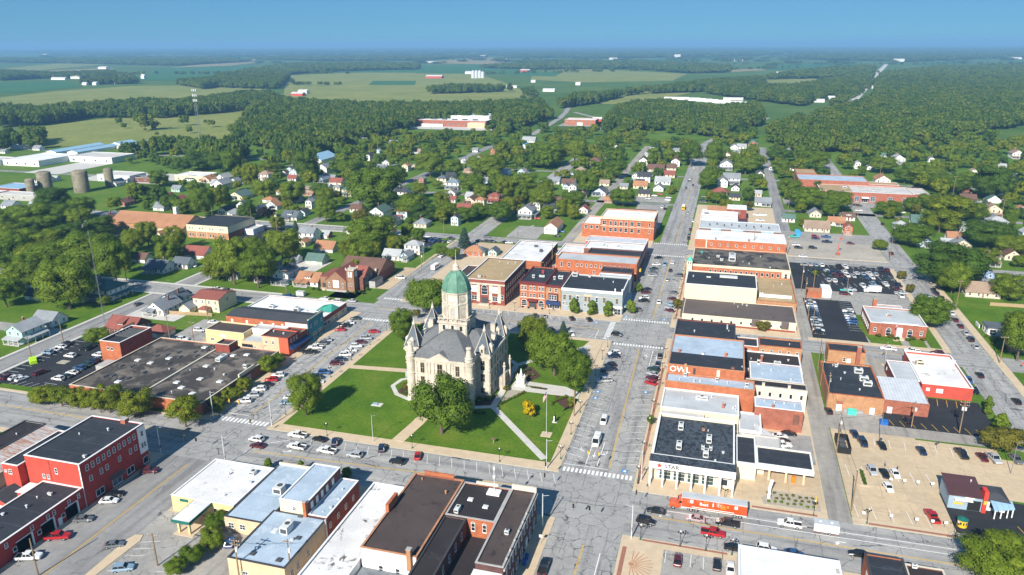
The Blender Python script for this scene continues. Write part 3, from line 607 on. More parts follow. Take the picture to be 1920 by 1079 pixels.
CARS=[(-35.4,270.2,'u','white',205,0),
(-35.1,267.0,'u','navy',205,0),
(-35.2,258.3,'u','black',205,0),
(-35.1,254.3,'p','navy',205,0),
(-35.2,244.4,'p','silver',205,0),
(-31.6,412.9,'s','black',205,1),
(-31.5,398.9,'s','white',205,1),
(-32.0,390.4,'s','green',205,1),
(-32.0,384.3,'s','grey',205,1),
(-31.5,377.9,'s','silver',205,1),
(-31.8,353.9,'s','black',205,1),
(-31.7,348.8,'s','maroon',205,1),
(-31.6,340.1,'u','white',205,1),
(-31.5,335.8,'u','black',205,1),
(-32.8,322.3,'u','grey',205,1),
(-18.0,272.3,'s','black',90,2),
(-18.1,264.3,'s','navy',90,2),
(-19.2,258.7,'u','green',160,2),
(-19.0,254.8,'s','silver',160,2),
(-18.9,250.7,'u','maroon',160,2),
(-19.0,246.9,'s','red',160,2),
(-18.5,381.4,'u','grey',160,3),
(-18.9,352.0,'s','grey',160,3),
(-18.7,342.5,'s','maroon',160,3),
(-18.9,334.1,'s','ltblue',160,3),
(-18.8,329.5,'s','silver',160,3),
(-18.5,325.7,'s','maroon',160,3),
(-27.0,400.1,'v','ltblue',-90,4),
(-23.1,404.4,'u','white',90,4),
(-23.1,389.4,'s','black',90,4),
(-23.3,372.4,'s','silver',90,4),
(-24.2,336.0,'u','white',90,4),
(-37.2,290.2,'u','black',350,4),
(-30.5,214.7,'v','white',-90,4),
(-30.5,200.9,'m','white',-90,4),
(-27.9,743.7,'u','white',-90,5),
(-28.8,678.8,'s','white',90,5),
(-29.0,668.5,'s','grey',90,5),
(-24.4,649.3,'s','purple',90,5),
(-29.2,632.8,'u','grey',90,5),
(-17.4,510.8,'s','white',90,5),
(-17.9,486.5,'s','maroon',90,5),
(-17.9,470.9,'s','grey',90,5),
(-17.7,462.5,'s','black',90,5),
(-22.2,536.0,'s','silver',90,5),
(-26.3,550.8,'b','yellow',270,5),
(-135.6,266.9,'s','red',17,6),
(-135.4,259.1,'u','silver',17,6),
(-135.6,254.7,'s','maroon',17,6),
(-135.4,250.3,'u','white',17,6),
(-135.4,245.9,'s','white',17,6),
(-135.4,241.4,'u','white',17,6),
(-135.3,236.9,'s','navy',17,6),
(-134.8,232.8,'u','maroon',17,6),
(-135.0,224.3,'u','blue',17,6),
(-135.6,219.9,'u','black',17,6),
(-133.5,216.6,'s','white',17,6),
(-136.1,203.0,'s','white',17,6),
(-135.0,198.9,'s','ltblue',17,6),
(-150.4,279.2,'s','green',197,7),
(-150.5,273.5,'s','white',197,7),
(-150.6,269.7,'u','black',197,7),
(-150.4,265.0,'s','red',197,7),
(-150.2,253.1,'s','silver',197,7),
(-150.1,249.2,'u','grey',197,7),
(-150.4,244.7,'p','white',197,7),
(-150.1,239.9,'p','black',197,7),
(-150.1,217.6,'u','white',197,7),
(-150.2,213.5,'u','red',197,7),
(-149.9,209.6,'s','black',197,7),
(-150.0,205.6,'u','white',197,7),
(-149.4,201.0,'u','silver',197,7),
(-149.5,196.4,'u','white',197,7),
(-119.8,180.3,'p','white',180,8),
(-112.1,179.9,'s','black',172,8),
(-106.6,179.8,'u','navy',108,8),
(-91.4,180.1,'u','navy',108,8),
(-79.5,179.0,'s','red',108,8),
(-130.5,174.7,'u','white',178,9),
(-128.1,171.5,'s','maroon',178,9),
(-116.3,174.0,'p','white',178,9),
(-106.5,174.3,'p','white',178,9),
(-97.4,174.3,'u','silver',178,9),
(-83.9,174.3,'u','black',178,9),
(-9.8,169.9,'s','black',178,10),
(-11.9,164.7,'u','black',-8,10),
(0.1,169.2,'s','pink',178,10),
(7.9,169.3,'p','black',178,10),
(4.5,164.2,'p','red',-2,10),
(9.5,159.7,'s','black',-2,10),
(16.9,161.4,'u','white',-2,10),
(23.1,161.3,'s','blue',-2,10),
(22.8,173.1,'p','white',178,10),
(37.7,165.2,'s','black',180,10),
(-32.5,141.0,'p','black',90,11),
(-3.1,151.5,'s','maroon',90,11),
(5.7,152.4,'s','black',90,11),
(8.7,152.2,'s','white',90,11),
(-150.0,112.1,'p','white',20,12),
(-149.7,120.1,'p','red',20,12),
(-149.4,127.7,'s','grey',20,12),
(-149.3,136.1,'s','white',20,12),
(-150.2,139.0,'s','black',20,12),
(-134.1,121.3,'s','grey',25,12),
(-125.6,114.7,'u','ltblue',25,12),
(-149.4,151.1,'u','maroon',20,12),
(-107.4,129.5,'u','blue',110,12),
(45.0,226.4,'s','navy',-80,13),
(46.6,221.5,'v','navy',-80,13),
(51.8,221.0,'s','black',-80,13),
(62.5,220.8,'s','navy',-80,13),
(73.3,221.9,'p','black',-80,13),
(46.7,205.2,'u','silver',-80,13),
(49.8,204.6,'s','black',-80,13),
(52.6,205.4,'s','white',-80,13),
(49.5,197.5,'s','white',-80,13),
(57.7,185.9,'p','red',100,13),
(78.6,221.5,'s','maroon',-78,13),
(81.6,221.6,'p','silver',-78,13),
(87.5,222.5,'u','grey',-78,13),
(62.5,240.7,'u','black',100,14),
(82.7,256.9,'s','black',100,14),
(39.1,240.8,'s','black',100,14),
(22.9,218.8,'s','white',10,15),
(25.6,221.1,'s','black',10,15),
(23.1,213.2,'p','white',10,15),
(23.5,215.8,'s','black',10,15),
(89.2,269.8,'s','black',-85,16),
(100.3,264.7,'s','black',95,16),
(94.7,284.9,'s','black',95,16),
(89.4,278.3,'u','blue',-88,16),
(89.3,270.3,'s','black',-88,16),
(102.2,354.8,'s','white',92,16),
(101.4,345.6,'s','maroon',92,16),
(101.5,338.0,'s','maroon',92,16),
(101.3,329.7,'s','silver',92,16),
(101.3,322.4,'u','black',92,16),
(101.0,314.5,'s','silver',92,16),
(102.0,385.4,'s','green',92,16),
(103.0,376.9,'s','navy',92,16),
(67.5,302.8,'p','white',180,17),
(76.0,302.7,'p','white',180,17),
(84.9,303.0,'u','maroon',180,17),
(103.5,534.3,'s','black',92,18),
(102.9,485.8,'u','black',92,18),
(95.3,456.1,'s','maroon',92,18),
(102.3,389.3,'s','black',92,18),
(102.5,383.7,'s','navy',92,18),
(45.1,483.2,'p','teal',0,19),
(57.5,486.6,'u','red',0,19),
(57.4,481.7,'u','navy',0,19),
(44.6,462.0,'u','white',0,19),
(45.5,455.9,'u','black',0,19),
(53.5,457.6,'u','black',0,19),
(46.5,436.6,'s','white',0,19),
(76.1,474.2,'s','maroon',0,19),
(63.8,487.0,'p','blue',0,19),
(63.0,474.2,'p','navy',0,19),
(57.2,483.0,'s','red',0,19),
(-249.0,212.4,'u','ltblue',180,20),
(-249.1,215.5,'s','white',180,20),
(-249.1,218.9,'s','white',180,20),
(-249.7,222.2,'s','black',180,20),
(-238.2,219.4,'u','black',180,20),
(-238.5,222.1,'s','green',180,20),
(-237.9,212.1,'u','white',180,20),
(-228.0,215.7,'u','white',180,20),
(-225.1,212.9,'s','grey',180,20),
(-225.4,210.2,'u','navy',180,20),
(-225.1,207.4,'s','green',180,20),
(-225.1,203.7,'u','blue',180,20),
(-224.6,199.7,'s','white',180,20),
(-224.2,196.6,'s','green',180,20),
(-225.2,194.0,'u','white',180,20),
(-243.8,190.4,'u','maroon',80,20),
(-241.1,190.8,'s','white',80,20),
(-237.8,190.5,'s','white',80,20),
(-235.7,196.5,'v','maroon',80,20),
(-256.9,270.1,'s','grey',90,21),
(-180.9,423.0,'p','silver',10,22),
(-175.0,424.5,'s','white',10,22),
(-173.4,417.0,'u','navy',75,22),
(-168.8,415.9,'u','blue',75,22),
(-166.2,415.4,'p','blue',75,22),
(-163.1,415.7,'s','navy',75,22),
(-160.1,415.9,'s','grey',75,22),
(-156.7,416.2,'s','white',75,22),
(-159.2,424.5,'s','black',10,22),
(-166.1,402.8,'s','navy',10,22),
(-157.2,401.8,'s','grey',10,22),
(-167.9,420.9,'s','black',10,22),
(-140.4,422.9,'s','black',10,23),
(-135.6,423.6,'s','black',10,23),
(-132.7,423.8,'s','navy',10,23),
(-124.1,423.2,'s','black',10,23),
(-121.5,423.3,'s','white',10,23),
(-138.6,433.0,'u','grey',10,23),
(-144.7,361.4,'B','white',85,24),
(-155.8,340.0,'v','white',0,24),
(-150.2,384.6,'p','white',85,24),
(-234.8,298.6,'p','white',0,25),
(-229.0,298.3,'u','grey',0,25),
(-283.2,432.1,'s','red',0,25),
(-274.0,330.3,'s','white',0,25),
(-195.2,298.3,'p','blue',180,25),
(-177.0,299.7,'s','white',180,25),
(-169.6,297.7,'v','white',180,25),
(-163.1,300.2,'s','silver',180,25),
(-207.3,248.8,'u','white',10,26),
(-207.3,238.4,'u','white',10,26),
(-207.7,258.7,'s','white',10,26),
(-193.7,242.1,'p','teal',10,26),
(-355.3,297.0,'s','white',0,21),
(95.3,596.0,'s','black',0,27),
(97.4,593.9,'u','black',0,27),
(94.8,575.5,'u','white',0,27),
(126.4,587.2,'s','maroon',0,27),
(130.3,593.2,'s','blue',0,27),
(133.8,587.5,'s','grey',0,27),
(123.3,576.6,'s','white',0,27),
(-54.7,580.6,'u','silver',0,28),
(-51.2,594.0,'s','white',0,28),
(-47.7,601.3,'s','red',0,28),
(-39.8,589.5,'s','silver',0,28),
(-39.7,579.5,'s','white',0,28),
(-41.2,557.9,'s','silver',80,28),
(-41.2,550.7,'u','white',80,28),
(-38.9,546.2,'s','black',80,28),
(-35.0,544.7,'s','grey',80,28),
(-76.7,663.5,'s','blue',0,28),
(-13.9,584.2,'p','navy',0,28),
(-13.4,576.6,'p','grey',0,28),
(-13.3,600.9,'s','grey',0,28),
(-7.5,602.5,'s','navy',0,28),
(24.7,541.2,'p','white',0,28),
(28.2,542.2,'p','white',0,28),
(26.1,524.3,'p','white',0,28),
(-96.7,459.0,'s','blue',0,29),
(-97.4,447.3,'s','black',0,29),
(-120.8,492.3,'s','red',0,29),
(-75.2,444.0,'s','black',0,29),
(-132.1,423.4,'s','black',0,29),
(-124.2,423.3,'s','black',0,29),
(-75.3,303.7,'s','green',115,30),
(-71.4,303.9,'s','silver',115,30),
(-59.0,304.2,'s','black',115,30),
(-51.5,304.9,'s','black',115,30),
(-64.1,287.1,'u','black',-65,30),
(-55.5,286.3,'s','white',-65,30),
(43.4,314.5,'u','black',0,31),
(43.4,317.6,'s','white',0,31),
(43.4,323.8,'u','silver',0,31),
(43.4,326.9,'s','green',0,31),
(43.4,330.0,'u','silver',0,31),
(43.4,333.1,'u','navy',0,31),
(43.4,336.2,'s','black',0,31),
(43.4,339.3,'u','navy',0,31),
(43.4,342.4,'u','grey',0,31),
(43.4,345.5,'s','ltblue',0,31),
(43.4,348.6,'u','white',0,31),
(43.4,351.7,'u','blue',0,31),
(43.4,354.8,'s','white',0,31),
(58.3,345.4,'u','white',180,31),
(58.3,342.4,'s','green',180,31),
(58.3,339.4,'s','silver',180,31),
(58.3,336.2,'s','silver',180,31),
(58.3,333,'u','blue',180,31),
(58.3,330,'s','blue',180,31),
(45.6,420.3,'s','ltblue',102,32),
(48.6,420.3,'p','silver',102,32),
(51.5,420.3,'u','ltblue',102,32),
(54.5,420.3,'u','white',102,32),
(63.3,420.3,'p','black',102,32),
(66.3,420.3,'p','white',102,32),
(75.1,420.3,'u','grey',102,32),
(84.0,420.3,'p','navy',102,32),
(86.9,420.3,'s','maroon',102,32),
(50.0,409,'u','black',102,32),
(52.9,409,'p','green',102,32),
(55.9,409,'u','white',102,32),
(58.8,409,'s','navy',102,32),
(61.8,409,'s','navy',102,32),
(64.7,409,'p','white',102,32),
(70.6,409,'s','white',102,32),
(73.5,409,'s','silver',102,32),
(76.5,409,'p','white',102,32),
(79.5,409,'u','silver',102,32),
(47.7,403.3,'s','navy',-78,32),
(56.5,403.3,'u','green',-78,32),
(59.5,403.3,'s','maroon',-78,32),
(62.4,403.3,'u','maroon',-78,32),
(65.4,403.3,'u','white',-78,32),
(68.3,403.3,'s','silver',-78,32),
(71.3,403.3,'s','green',-78,32),
(74.2,403.3,'s','blue',-78,32),
(77.2,403.3,'s','white',-78,32),
(83.1,403.3,'s','green',-78,32),
(86.0,403.3,'s','grey',-78,32),
(54.9,392.5,'u','silver',102,32),
(57.8,392.5,'u','white',102,32),
(63.7,392.5,'p','navy',102,32),
(75.5,392.5,'u','ltblue',102,32),
(78.5,392.5,'u','black',102,32),
(81.4,392.5,'p','white',102,32),
(87.3,392.5,'p','navy',102,32),
(70.4,386.5,'u','white',-78,32),
(73.3,386.5,'s','navy',-78,32),
(76.2,386.5,'u','ltblue',-78,32),
(85.1,386.5,'s','maroon',-78,32),
(63.5,378.4,'p','silver',10,32),
(62.8,374.2,'v','white',-85,32),
(86,379,'p','silver',10,32),
(85.4,374.8,'v','white',-85,32),
(98.6,378,'s','silver',10,18),
(60.3,371.5,'v','maroon',0,32)]
TREES=[(-124.4,193.4,10.2,14.6,'g'),
(-77.7,193.8,20.6,19.2,'g'),
(-119.6,288.7,17.9,18.9,'g'),
(-119.9,261.5,10.1,13.4,'g'),
(-53.4,244.5,16.8,17.2,'g'),
(-42.9,229.8,11.5,15.8,'g'),
(-155.1,220.0,7.9,6.6,'g'),
(-155.3,225.9,5.5,5.0,'g'),
(-16.1,216.5,2.4,3.6,'g'),
(89.0,336.0,16.1,13.4,'g'),
(109.4,478.9,19.7,14.2,'g'),
(112.4,304.3,15.6,19.7,'g'),
(65.9,164.4,16.2,8.5,'g'),
(-232.7,309.2,18.9,24.6,'g'),
(-217.4,307.0,17.3,20.0,'g'),
(-231.5,351.7,19.2,18.8,'g'),
(-194.5,384.9,27.2,21.2,'g'),
(-142.0,380.3,9.0,6.8,'g'),
(-151.2,387.0,7.9,5.7,'g'),
(-323.1,313.1,27.0,20.1,'g'),
(-287.4,290.8,18.7,24.2,'g'),
(-283.1,257.4,24.9,22.4,'g'),
(-337.7,302.0,20.6,16.6,'g'),
(-340.0,290.5,17.0,13.7,'g'),
(-371.5,308.6,21.1,15.1,'g'),
(-314.0,252.0,15.4,13.7,'g'),
(-271.1,265.2,6.2,5.0,'g'),
(-238.5,227.4,9.4,6.0,'g'),
(-346.5,438.2,17.0,21.8,'g'),
(-428.3,587.7,21.9,25.5,'g'),
(-338.1,498.4,17.4,17.7,'g'),
(-311.9,494.8,20.3,17.4,'g'),
(-309.3,530.2,15.9,9.4,'g'),
(-256.5,445.1,14.2,16.8,'g'),
(-239.5,484.6,34.5,33.0,'g'),
(-325.9,614.3,26.0,15.9,'g'),
(-208.4,476.6,21.2,15.8,'g'),
(-180.7,473.6,15.5,12.2,'g'),
(-164.4,471.2,16.0,10.6,'g'),
(-160.2,487.6,13.4,8.7,'g'),
(-143.4,476.8,18.1,13.5,'g'),
(-192.5,560.9,22.3,17.9,'g'),
(-255.5,632.6,25.5,23.0,'g'),
(-236.3,637.6,17.6,16.8,'g'),
(-201.6,635.1,27.8,22.2,'g'),
(-149.8,565.4,27.9,18.9,'g'),
(-124.8,524.4,18.0,16.1,'g'),
(-103.8,535.8,19.8,11.9,'g'),
(-70.2,550.6,19.3,13.2,'g'),
(-102.7,584.5,15.4,17.8,'g'),
(-143.6,736.0,25.8,25.1,'g'),
(-165.3,719.9,27.6,23.3,'g'),
(-93.9,668.8,20.4,16.6,'g'),
(-119.7,639.7,11.2,11.6,'g'),
(-12.6,631.7,14.6,18.4,'g'),
(18.7,718.8,21.7,17.0,'g'),
(49.9,617.9,17.9,14.7,'g'),
(49.3,729.8,18.9,13.2,'g'),
(58.1,572.8,25.8,16.0,'g'),
(77.4,568.5,24.1,10.0,'g'),
(79.5,759.7,28.5,19.0,'g'),
(111.9,565.0,17.5,8.3,'g'),
(148.5,704.4,18.6,13.6,'g'),
(163.5,695.3,26.7,14.3,'g'),
(173.3,661.6,27.1,14.8,'g'),
(144.6,593.8,18.5,9.3,'g'),
(163.2,563.2,19.5,13.2,'g'),
(140.4,756.5,25.4,15.1,'g'),
(-177.0,581.4,14.0,15.3,'g'),
(-462.4,531.6,18.2,13.7,'g'),
(-429.8,399.0,21.2,12.2,'g'),
(-426.1,413.6,19.3,15.1,'g'),
(-441.6,384.5,25.4,14.5,'g'),
(-10.8,759.7,16.4,23.2,'g'),
(24.4,658.9,10.4,11.2,'g'),
(111.5,403.1,30.1,20.1,'d'),
(151.9,486.5,26.7,16.9,'d'),
(-382.9,359.0,19.8,12.8,'d'),
(-485.9,613.4,25.8,17.8,'d'),
(-460.0,610.3,19.7,19.1,'d'),
(-314.6,439.7,14.9,12.7,'d'),
(-193.2,466.9,19.1,11.1,'d'),
(-31.8,754.3,21.7,24.7,'d'),
(52.6,812.0,23.3,15.1,'d'),
(73.7,642.4,9.3,10.3,'d'),
(-269.7,595.2,13.2,15.2,'d'),
(198.4,643.9,32.0,27.6,'d'),
(-468.2,429.8,23.8,17.7,'d'),
(-481.6,582.8,17.4,15.7,'d'),
(19.5,592.6,11.1,11.5,'d'),
(-349.2,579.9,19.5,30.0,'d'),
(-67.4,267.1,13.6,13.0,'y'),
(134.2,521.1,23.4,14.1,'y'),
(146.3,552.1,29.8,14.5,'y'),
(-378.9,540.7,14.3,22.2,'y'),
(-395.3,590.4,17.4,14.4,'y'),
(49.2,399.4,3.9,3.4,'y'),
(-161.8,555.6,15.1,17.9,'y'),
(-177.1,178.2,12.1,8.8,'y'),
(-157.3,176.6,10.8,10.2,'y'),
(-154.2,188.7,5.2,5.0,'y'),
(-155.3,196.1,5.9,4.4,'y'),
(-153.4,197.4,4.3,4.4,'y'),
(-155.2,204.7,6.0,4.9,'y'),
(-215.1,177.2,7.7,5.9,'l'),
(-213.3,178.1,7.7,6.1,'l'),
(-207.2,178.1,8.4,6.5,'l'),
(-200.7,178.3,8.3,6.5,'l'),
(-194.9,178.7,8.2,7.0,'l'),
(-190.8,177.5,5.3,5.8,'l'),
(-187.9,178.3,10.0,9.6,'l'),
(83.5,227.9,8.8,7.1,'o'),
(86.8,227.3,9.2,7.7,'o'),
(-124.6,287.4,3.8,4.5,'o'),
(2.0,316.3,5.3,3.4,'o'),
(-15.1,328.6,4.7,5.1,'o'),
(-234.4,452.6,11.9,9.2,'o'),
(20.3,311.5,5.9,4.5,'o'),
(91.2,405.0,4.9,4.8,'o'),
(90.6,382.6,4.6,4.6,'o'),
(-59.4,312.2,5.0,6.6,'p'),
(-51.6,311.5,5.0,6.5,'p'),
(-44.3,312.0,5.2,6.5,'p'),
(-35.2,318.8,4.6,5.8,'p'),
(-35.4,350.2,3.4,4.3,'p'),
(88.5,253.0,3.9,5.7,'p'),
(89.0,242.5,5.0,5.2,'p'),
(-117.9,161.7,2.5,3.1,'p'),
(-108.1,163.0,2.7,3.3,'p'),
(-94.4,163.6,3.0,3.1,'p'),
(-59.1,286.7,4.2,5.7,'s'),
(-257.2,373.1,6.0,9.7,'s'),
(-263.4,418.0,4.7,7.4,'s'),
(-144.0,405.9,9.5,12.6,'s'),
(179.6,595.6,10.8,8.8,'s'),
(-67.8,792.6,13.7,16.4,'s'),
(-458.9,388.0,20.0,11.7,'g'),
(-411.8,366.7,20.8,12.8,'g'),
(-412.9,339.0,19.4,13.8,'g'),
(-327.6,273.7,18.8,15.0,'g'),
(-358.2,343.5,17.3,12.2,'g'),
(-379.6,337.8,18.5,12.2,'g'),
(-452.8,373.7,17.0,12.1,'g'),
(-410.4,392.8,18.1,11.9,'g'),
(-389.7,328.9,20.8,14.3,'g'),
(-312.5,282.2,18.6,16.5,'g'),
(161.0,470.8,18.1,12.4,'g'),
(133.5,385.9,18.1,10.5,'g'),
(90.8,463.9,8.3,6.4,'g'),
(121.2,327.3,15.6,11.5,'g'),
(-373.6,304.8,16.2,13.5,'d'),
(-337.3,314.6,16.9,13.5,'d'),
(-410.7,355.7,17.3,12.9,'d'),
(-379.3,378.2,15.5,12.1,'d'),
(-386.4,451.4,15.5,11.8,'d'),
(-432.5,486.6,15.9,11.4,'d'),
(-355.7,309.6,17.9,13.5,'y'),
(-304.2,284.4,13.5,11.1,'y'),
(140.1,443.1,13.6,9.5,'y'),
(-302.5,446.4,12.5,8.3,'u'),
(-54.2,211.2,4.4,5.9,'Y'),
(-115.1,134.2,6.0,3.7,'g'),
(-111.2,127.3,6.1,4.7,'g'),
(-111.9,121.4,5.1,4.6,'g'),
(-112.7,116.8,5.6,4.1,'g'),
(-107.1,265.0,2.6,1.5,'g')]
FIELDS=[('corn',[(-1310,1124),(-1634,1409),(-1702,1624),(-1701,1887),(-1488,1992),(-1286,1946),(-1054,1559),(-1108,1441),(-1178,1392),(-1221,1234)]),
('corn',[(-793,713),(-982,902),(-989,1039),(-981,1155),(-951,1233),(-915,1319),(-809,1152),(-689,959),(-589,806),(-690,760)]),
('corn',[(-953,1510),(-1662,2677),(-1562,2977),(-1342,3142),(-953,2915),(-614,2176),(-423,1701),(-506,1546),(-714,1467)]),
('soy',[(-1029,2088),(-1132,2338),(-993,2366),(-893,2117)]),
('corn',[(-307,1546),(-270,1852),(-155,2159),(29,2572),(180,2677),(311,2629),(100,2325),(-54,2078),(-135,1730),(-222,1523)]),
('corn',[(-644,2513),(-802,3174),(-572,3553),(-166,3114),(-183,2529),(-430,2373)]),
('tan_field',[(-812,3513),(-836,3791),(-609,3784),(-549,3484)]),
('soy',[(-1247,2974),(-1643,3997),(-1424,4361),(-1027,3895),(-818,2940)]),
('soy',[(-1662,3021),(-1785,3350),(-1404,3414),(-1270,3029)]),
('soy',[(-801,2839),(-868,3291),(-682,3196),(-621,2775)]),
('tan_field',[(-2741,3271),(-2914,3603),(-3824,5714),(-3033,4540),(-2639,3550)]),
('soy',[(-1781,1538),(-2297,1991),(-2177,2128),(-1836,1858),(-1738,1593)]),
('soy',[(-2015,2240),(-2867,3422),(-2721,4060),(-1816,2499),(-1791,2205)]),
('tan_field',[(-3136,2969),(-3160,3375),(-2964,3234),(-2913,2798)]),
('tan_field',[(-1959,4677),(-2147,6578),(-1727,6125),(-1297,4264)]),
('soy',[(40,3972),(374,4847),(752,5296),(592,4330),(149,3603)]),
('tan_field',[(-20,3574),(110,3819),(149,3603),(-7,3316)]),
('soy',[(953,4923),(1371,5514),(1387,5234),(919,4477)]),
('corn',[(45,2575),(127,3013),(225,2848),(303,2702),(173,2340)]),
('lawn',[(158,1384),(222,1794),(267,1893),(188,1502)]),
('grass',[(-161,1020),(-143,1094),(-55,1116),(-21,982),(-100,919)]),
('corn',[(-3593,3130),(-4433,4361),(-3917,4282),(-3137,2896)]),
('soy',[(-715,5616),(-323,6708),(99,6501),(-415,5157)])]
WOODS=[((-1028,876),(-1238,1060),(-1126,1058),(-1141,1142),(-1106,1250),(-1014,1241),(-1045,1548),(-948,1452),(-840,1225),(-896,1056),(-1015,1032),(-992,916)),
((-774,653),(-860,732),(-841,775),(-750,681),(-727,624)),
((-667,950),(-817,1191),(-1020,1554),(-832,1327),(-658,1267),(-558,1277),(-451,1315),(-342,1395),(-273,1203),(-285,1010),(-421,977),(-431,880),(-416,766),(-430,700),(-536,783),(-583,808)),
((-635,661),(-644,718),(-588,711),(-530,726),(-473,689),(-478,650),(-583,702)),
((-1489,1932),(-1698,2280),(-2069,3044),(-1862,2930),(-1493,2412),(-1173,1836),(-1319,1856)),
((-2130,3216),(-2451,3971),(-2067,4282),(-1641,3956),(-1424,3410),(-1679,3150),(-1687,2725)),
((-2401,2083),(-2989,2603),(-2511,2437),(-2515,2684),(-2051,2309),(-2395,2250)),
((-4923,4299),(-6187,5413),(-5121,5489),(-4497,6069),(-3247,4788),(-3061,3786),(-4029,4130)),
((-3688,5511),(-4074,6092),(-2826,6755),(-2211,6776),(-2210,5278),(-2846,5034)),
((-1205,3689),(-1188,3905),(-928,4417),(-556,4890),(-11,3867),(-17,3255),(-169,3170),(-462,3647),(-885,3501)),
((-304,1386),(-321,1621),(-257,1680),(-146,2026),(-62,2284),(75,2531),(89,2249),(-89,1935),(-228,1821),(-255,1529)),
((-158,1021),(-172,1130),(-176,1405),(-112,1447),(-24,1316),(47,1456),(48,1182),(-8,986),(-73,1069)),
((-62,1919),(36,2011),(167,2091),(364,2756),(478,2969),(272,1941),(211,1792),(128,1550),(54,1675),(-23,1828)),
((97,2660),(178,2969),(416,3668),(632,3958),(486,3078),(286,2777)),
((272,1655),(513,3028),(869,3818),(1269,4049),(413,1268),(278,1057),(201,970),(136,907),(126,1019),(140,1284),(225,1511)),
((49,1000),(100,1195),(131,1061),(136,907),(77,870)),
((-701,1733),(-698,1911),(-613,1875),(-531,1881),(-602,1799)),
((-11046,9680),(-16391,14381),(-9518,14645),(-4220,14969),(-3029,10745),(-5886,9047)),
((-1861,6599),(-3244,11507),(-694,14181),(833,11023),(19,7262),(-915,6194)),
((454,5916),(1040,13793),(4776,15403),(2147,6883),(1030,5329)),
((-1341,4756),(-1313,4977),(-913,5016),(-955,4546)),
((-1601,1969),(-1633,2248),(-1427,2013),(-1374,1793)),
((-1894,1907),(-1970,2098),(-1803,2050),(-1794,1992))]
FARM=[(-976,1614,30,16,8,'red'),
(-1006,1689,24,16,9,'white'),
(-2266,2275,40,20,10,'white'),
(-2259,2191,60,14,8,'white'),
(-1877,1911,16,10,8,'white'),
(-1845,1917,14,12,9,'white'),
(-1841,1982,22,10,6,'white'),
(-2021,2323,14,12,14,'white'),
(-3034,3222,50,26,12,'white'),
(-1006,2566,60,20,10,'red'),
(-851,3229,40,20,10,'red'),
(-439,1901,30,16,7,'white'),
(-426,2215,14,12,8,'white'),
(-1012,2959,30,16,10,'white'),
(-854,5788,60,26,12,'white'),
(-453,6699,50,24,22,'white'),
(33,5362,60,20,10,'white'),
(984,5323,60,30,16,'white'),
(926,5620,40,20,10,'white'),
(1602,7938,60,24,14,'white'),
(-1854,4690,70,20,8,'white'),
(-3560,4624,80,16,8,'white'),
(-2244,6571,60,20,10,'white'),
(-2209,6847,60,20,12,'white'),
(1882,6238,90,40,12,'white'),
(310,2369,14,10,7,'white'),
(365,2193,30,16,7,'white'),
(175,3232,20,12,6,'white'),
(-576,2042,30,14,6,'white'),
(-591,2340,14,10,7,'white'),
(-5910,9598,60,20,10,'white'),
(-8436,8031,80,20,10,'white'),
(-2075,11383,80,20,12,'white'),
(202,1756,20,12,7,'white'),
(173,1672,20,14,6,'white'),
(-195,1177,14,10,6,'red'),
(216,1508,18,12,6,'red'),
(6,1696,40,10,5,'white')]
# ---------------------------------------------------------------- ground, streets, pavements
def rect(x0,y0,x1,y1,z): return MB().quad((x0,y0,z),(x1,y0,z),(x1,y1,z),(x0,y1,z))
def grid(x0,y0,x1,y1,z,n):
    mb=MB(); 
    for i in range(n):
        for j in range(n):
            a,b=x0+(x1-x0)*i/n,x0+(x1-x0)*(i+1)/n; c,d=y0+(y1-y0)*j/n,y0+(y1-y0)*(j+1)/n
            mb.quad((a,c,z),(b,c,z),(b,d,z),(a,d,z))
    return mb
struct('ground',MB().add([(-45000,-300,-.3),(45000,-300,-.3),(45000,70000,-.3),(-45000,70000,-.3)],[(0,1,2,3)]),'far_grass')
struct('town_ground',rect(-900,-60,420,1050,0),'grass')
def poly(name,pts,z,mat,**k): return struct(name,MB().add([(x,y,z) for x,y in pts],[tuple(range(len(pts)))]),mat,**k)
# streets (one sheet each, 4 mm apart where they cross)
def street(name,x0,y0,x1,y1,mat,lv): return struct(name,rect(x0,y0,x1,y1,.02+.004*lv),mat)
street('street',-38,40,-17,447,'road_main',3); street('street',-34,447,-18,900,'road_y',3)
street('street',-700,161,-34.2,182,'road',2); street('street',-17.1,158.5,320,178.3,'road',2)
street('street',-38,158.5,-17,182,'crossing',5)
street('street',-152,40,-132,161,'road_grey',1); street('street',-152,161,-132,184,'crossing',4); street('street',-152,184,-132,307,'road_worn',1); street('street',-154,307,-141.5,900,'road_y',1)
street('street',-150,284,-38,307,'road',4); street('street',-38.2,284,-16.8,311,'crossing',6); street('street',-17,292.5,320,306,'road',4); street('street',-700,288.5,-150,301,'road',4)
street('street',-262,150,-252,332,'road_grey',0); street('street',-271,332,-262,900,'road_grey',0)
street('street',-38,421,-17,446,'crossing',6); street('street',-17,424.5,320,437,'road',2); street('street',-900,426,-38,437,'road',2)
street('street',91,140,104,900,'road_y',0); street('alley',32.6,178.3,38.2,425,'alley',1); street('street',36,437,44,920,'road_grey',1)
street('street',-92,437,-85,900,'alley',0); street('street',-900,560,420,568,'road_grey',0); street('street',-900,690,420,697,'road_grey',0)
struct('street',MB().path([(-26,880),(-25,930),(-13,996),(4,1060),(30,1180),(60,1300)],11,.03),'road')
struct('street',MB().path([(-248,960),(-254,1080),(-263,1217),(-275,1320),(-300,1480),(-330,1700)],9,.04),'road'); struct('street',MB().path([(-160,1040),(-172,1080),(-205,1230),(-262,1330)],9,.05),'road')
struct('highway',MB().path([(100,1180),(146,1381),(190,1564),(245,1740),(330,2180),(391,2541),(520,3200),(674,3990),(860,4960)],20,.06),'walk_light')
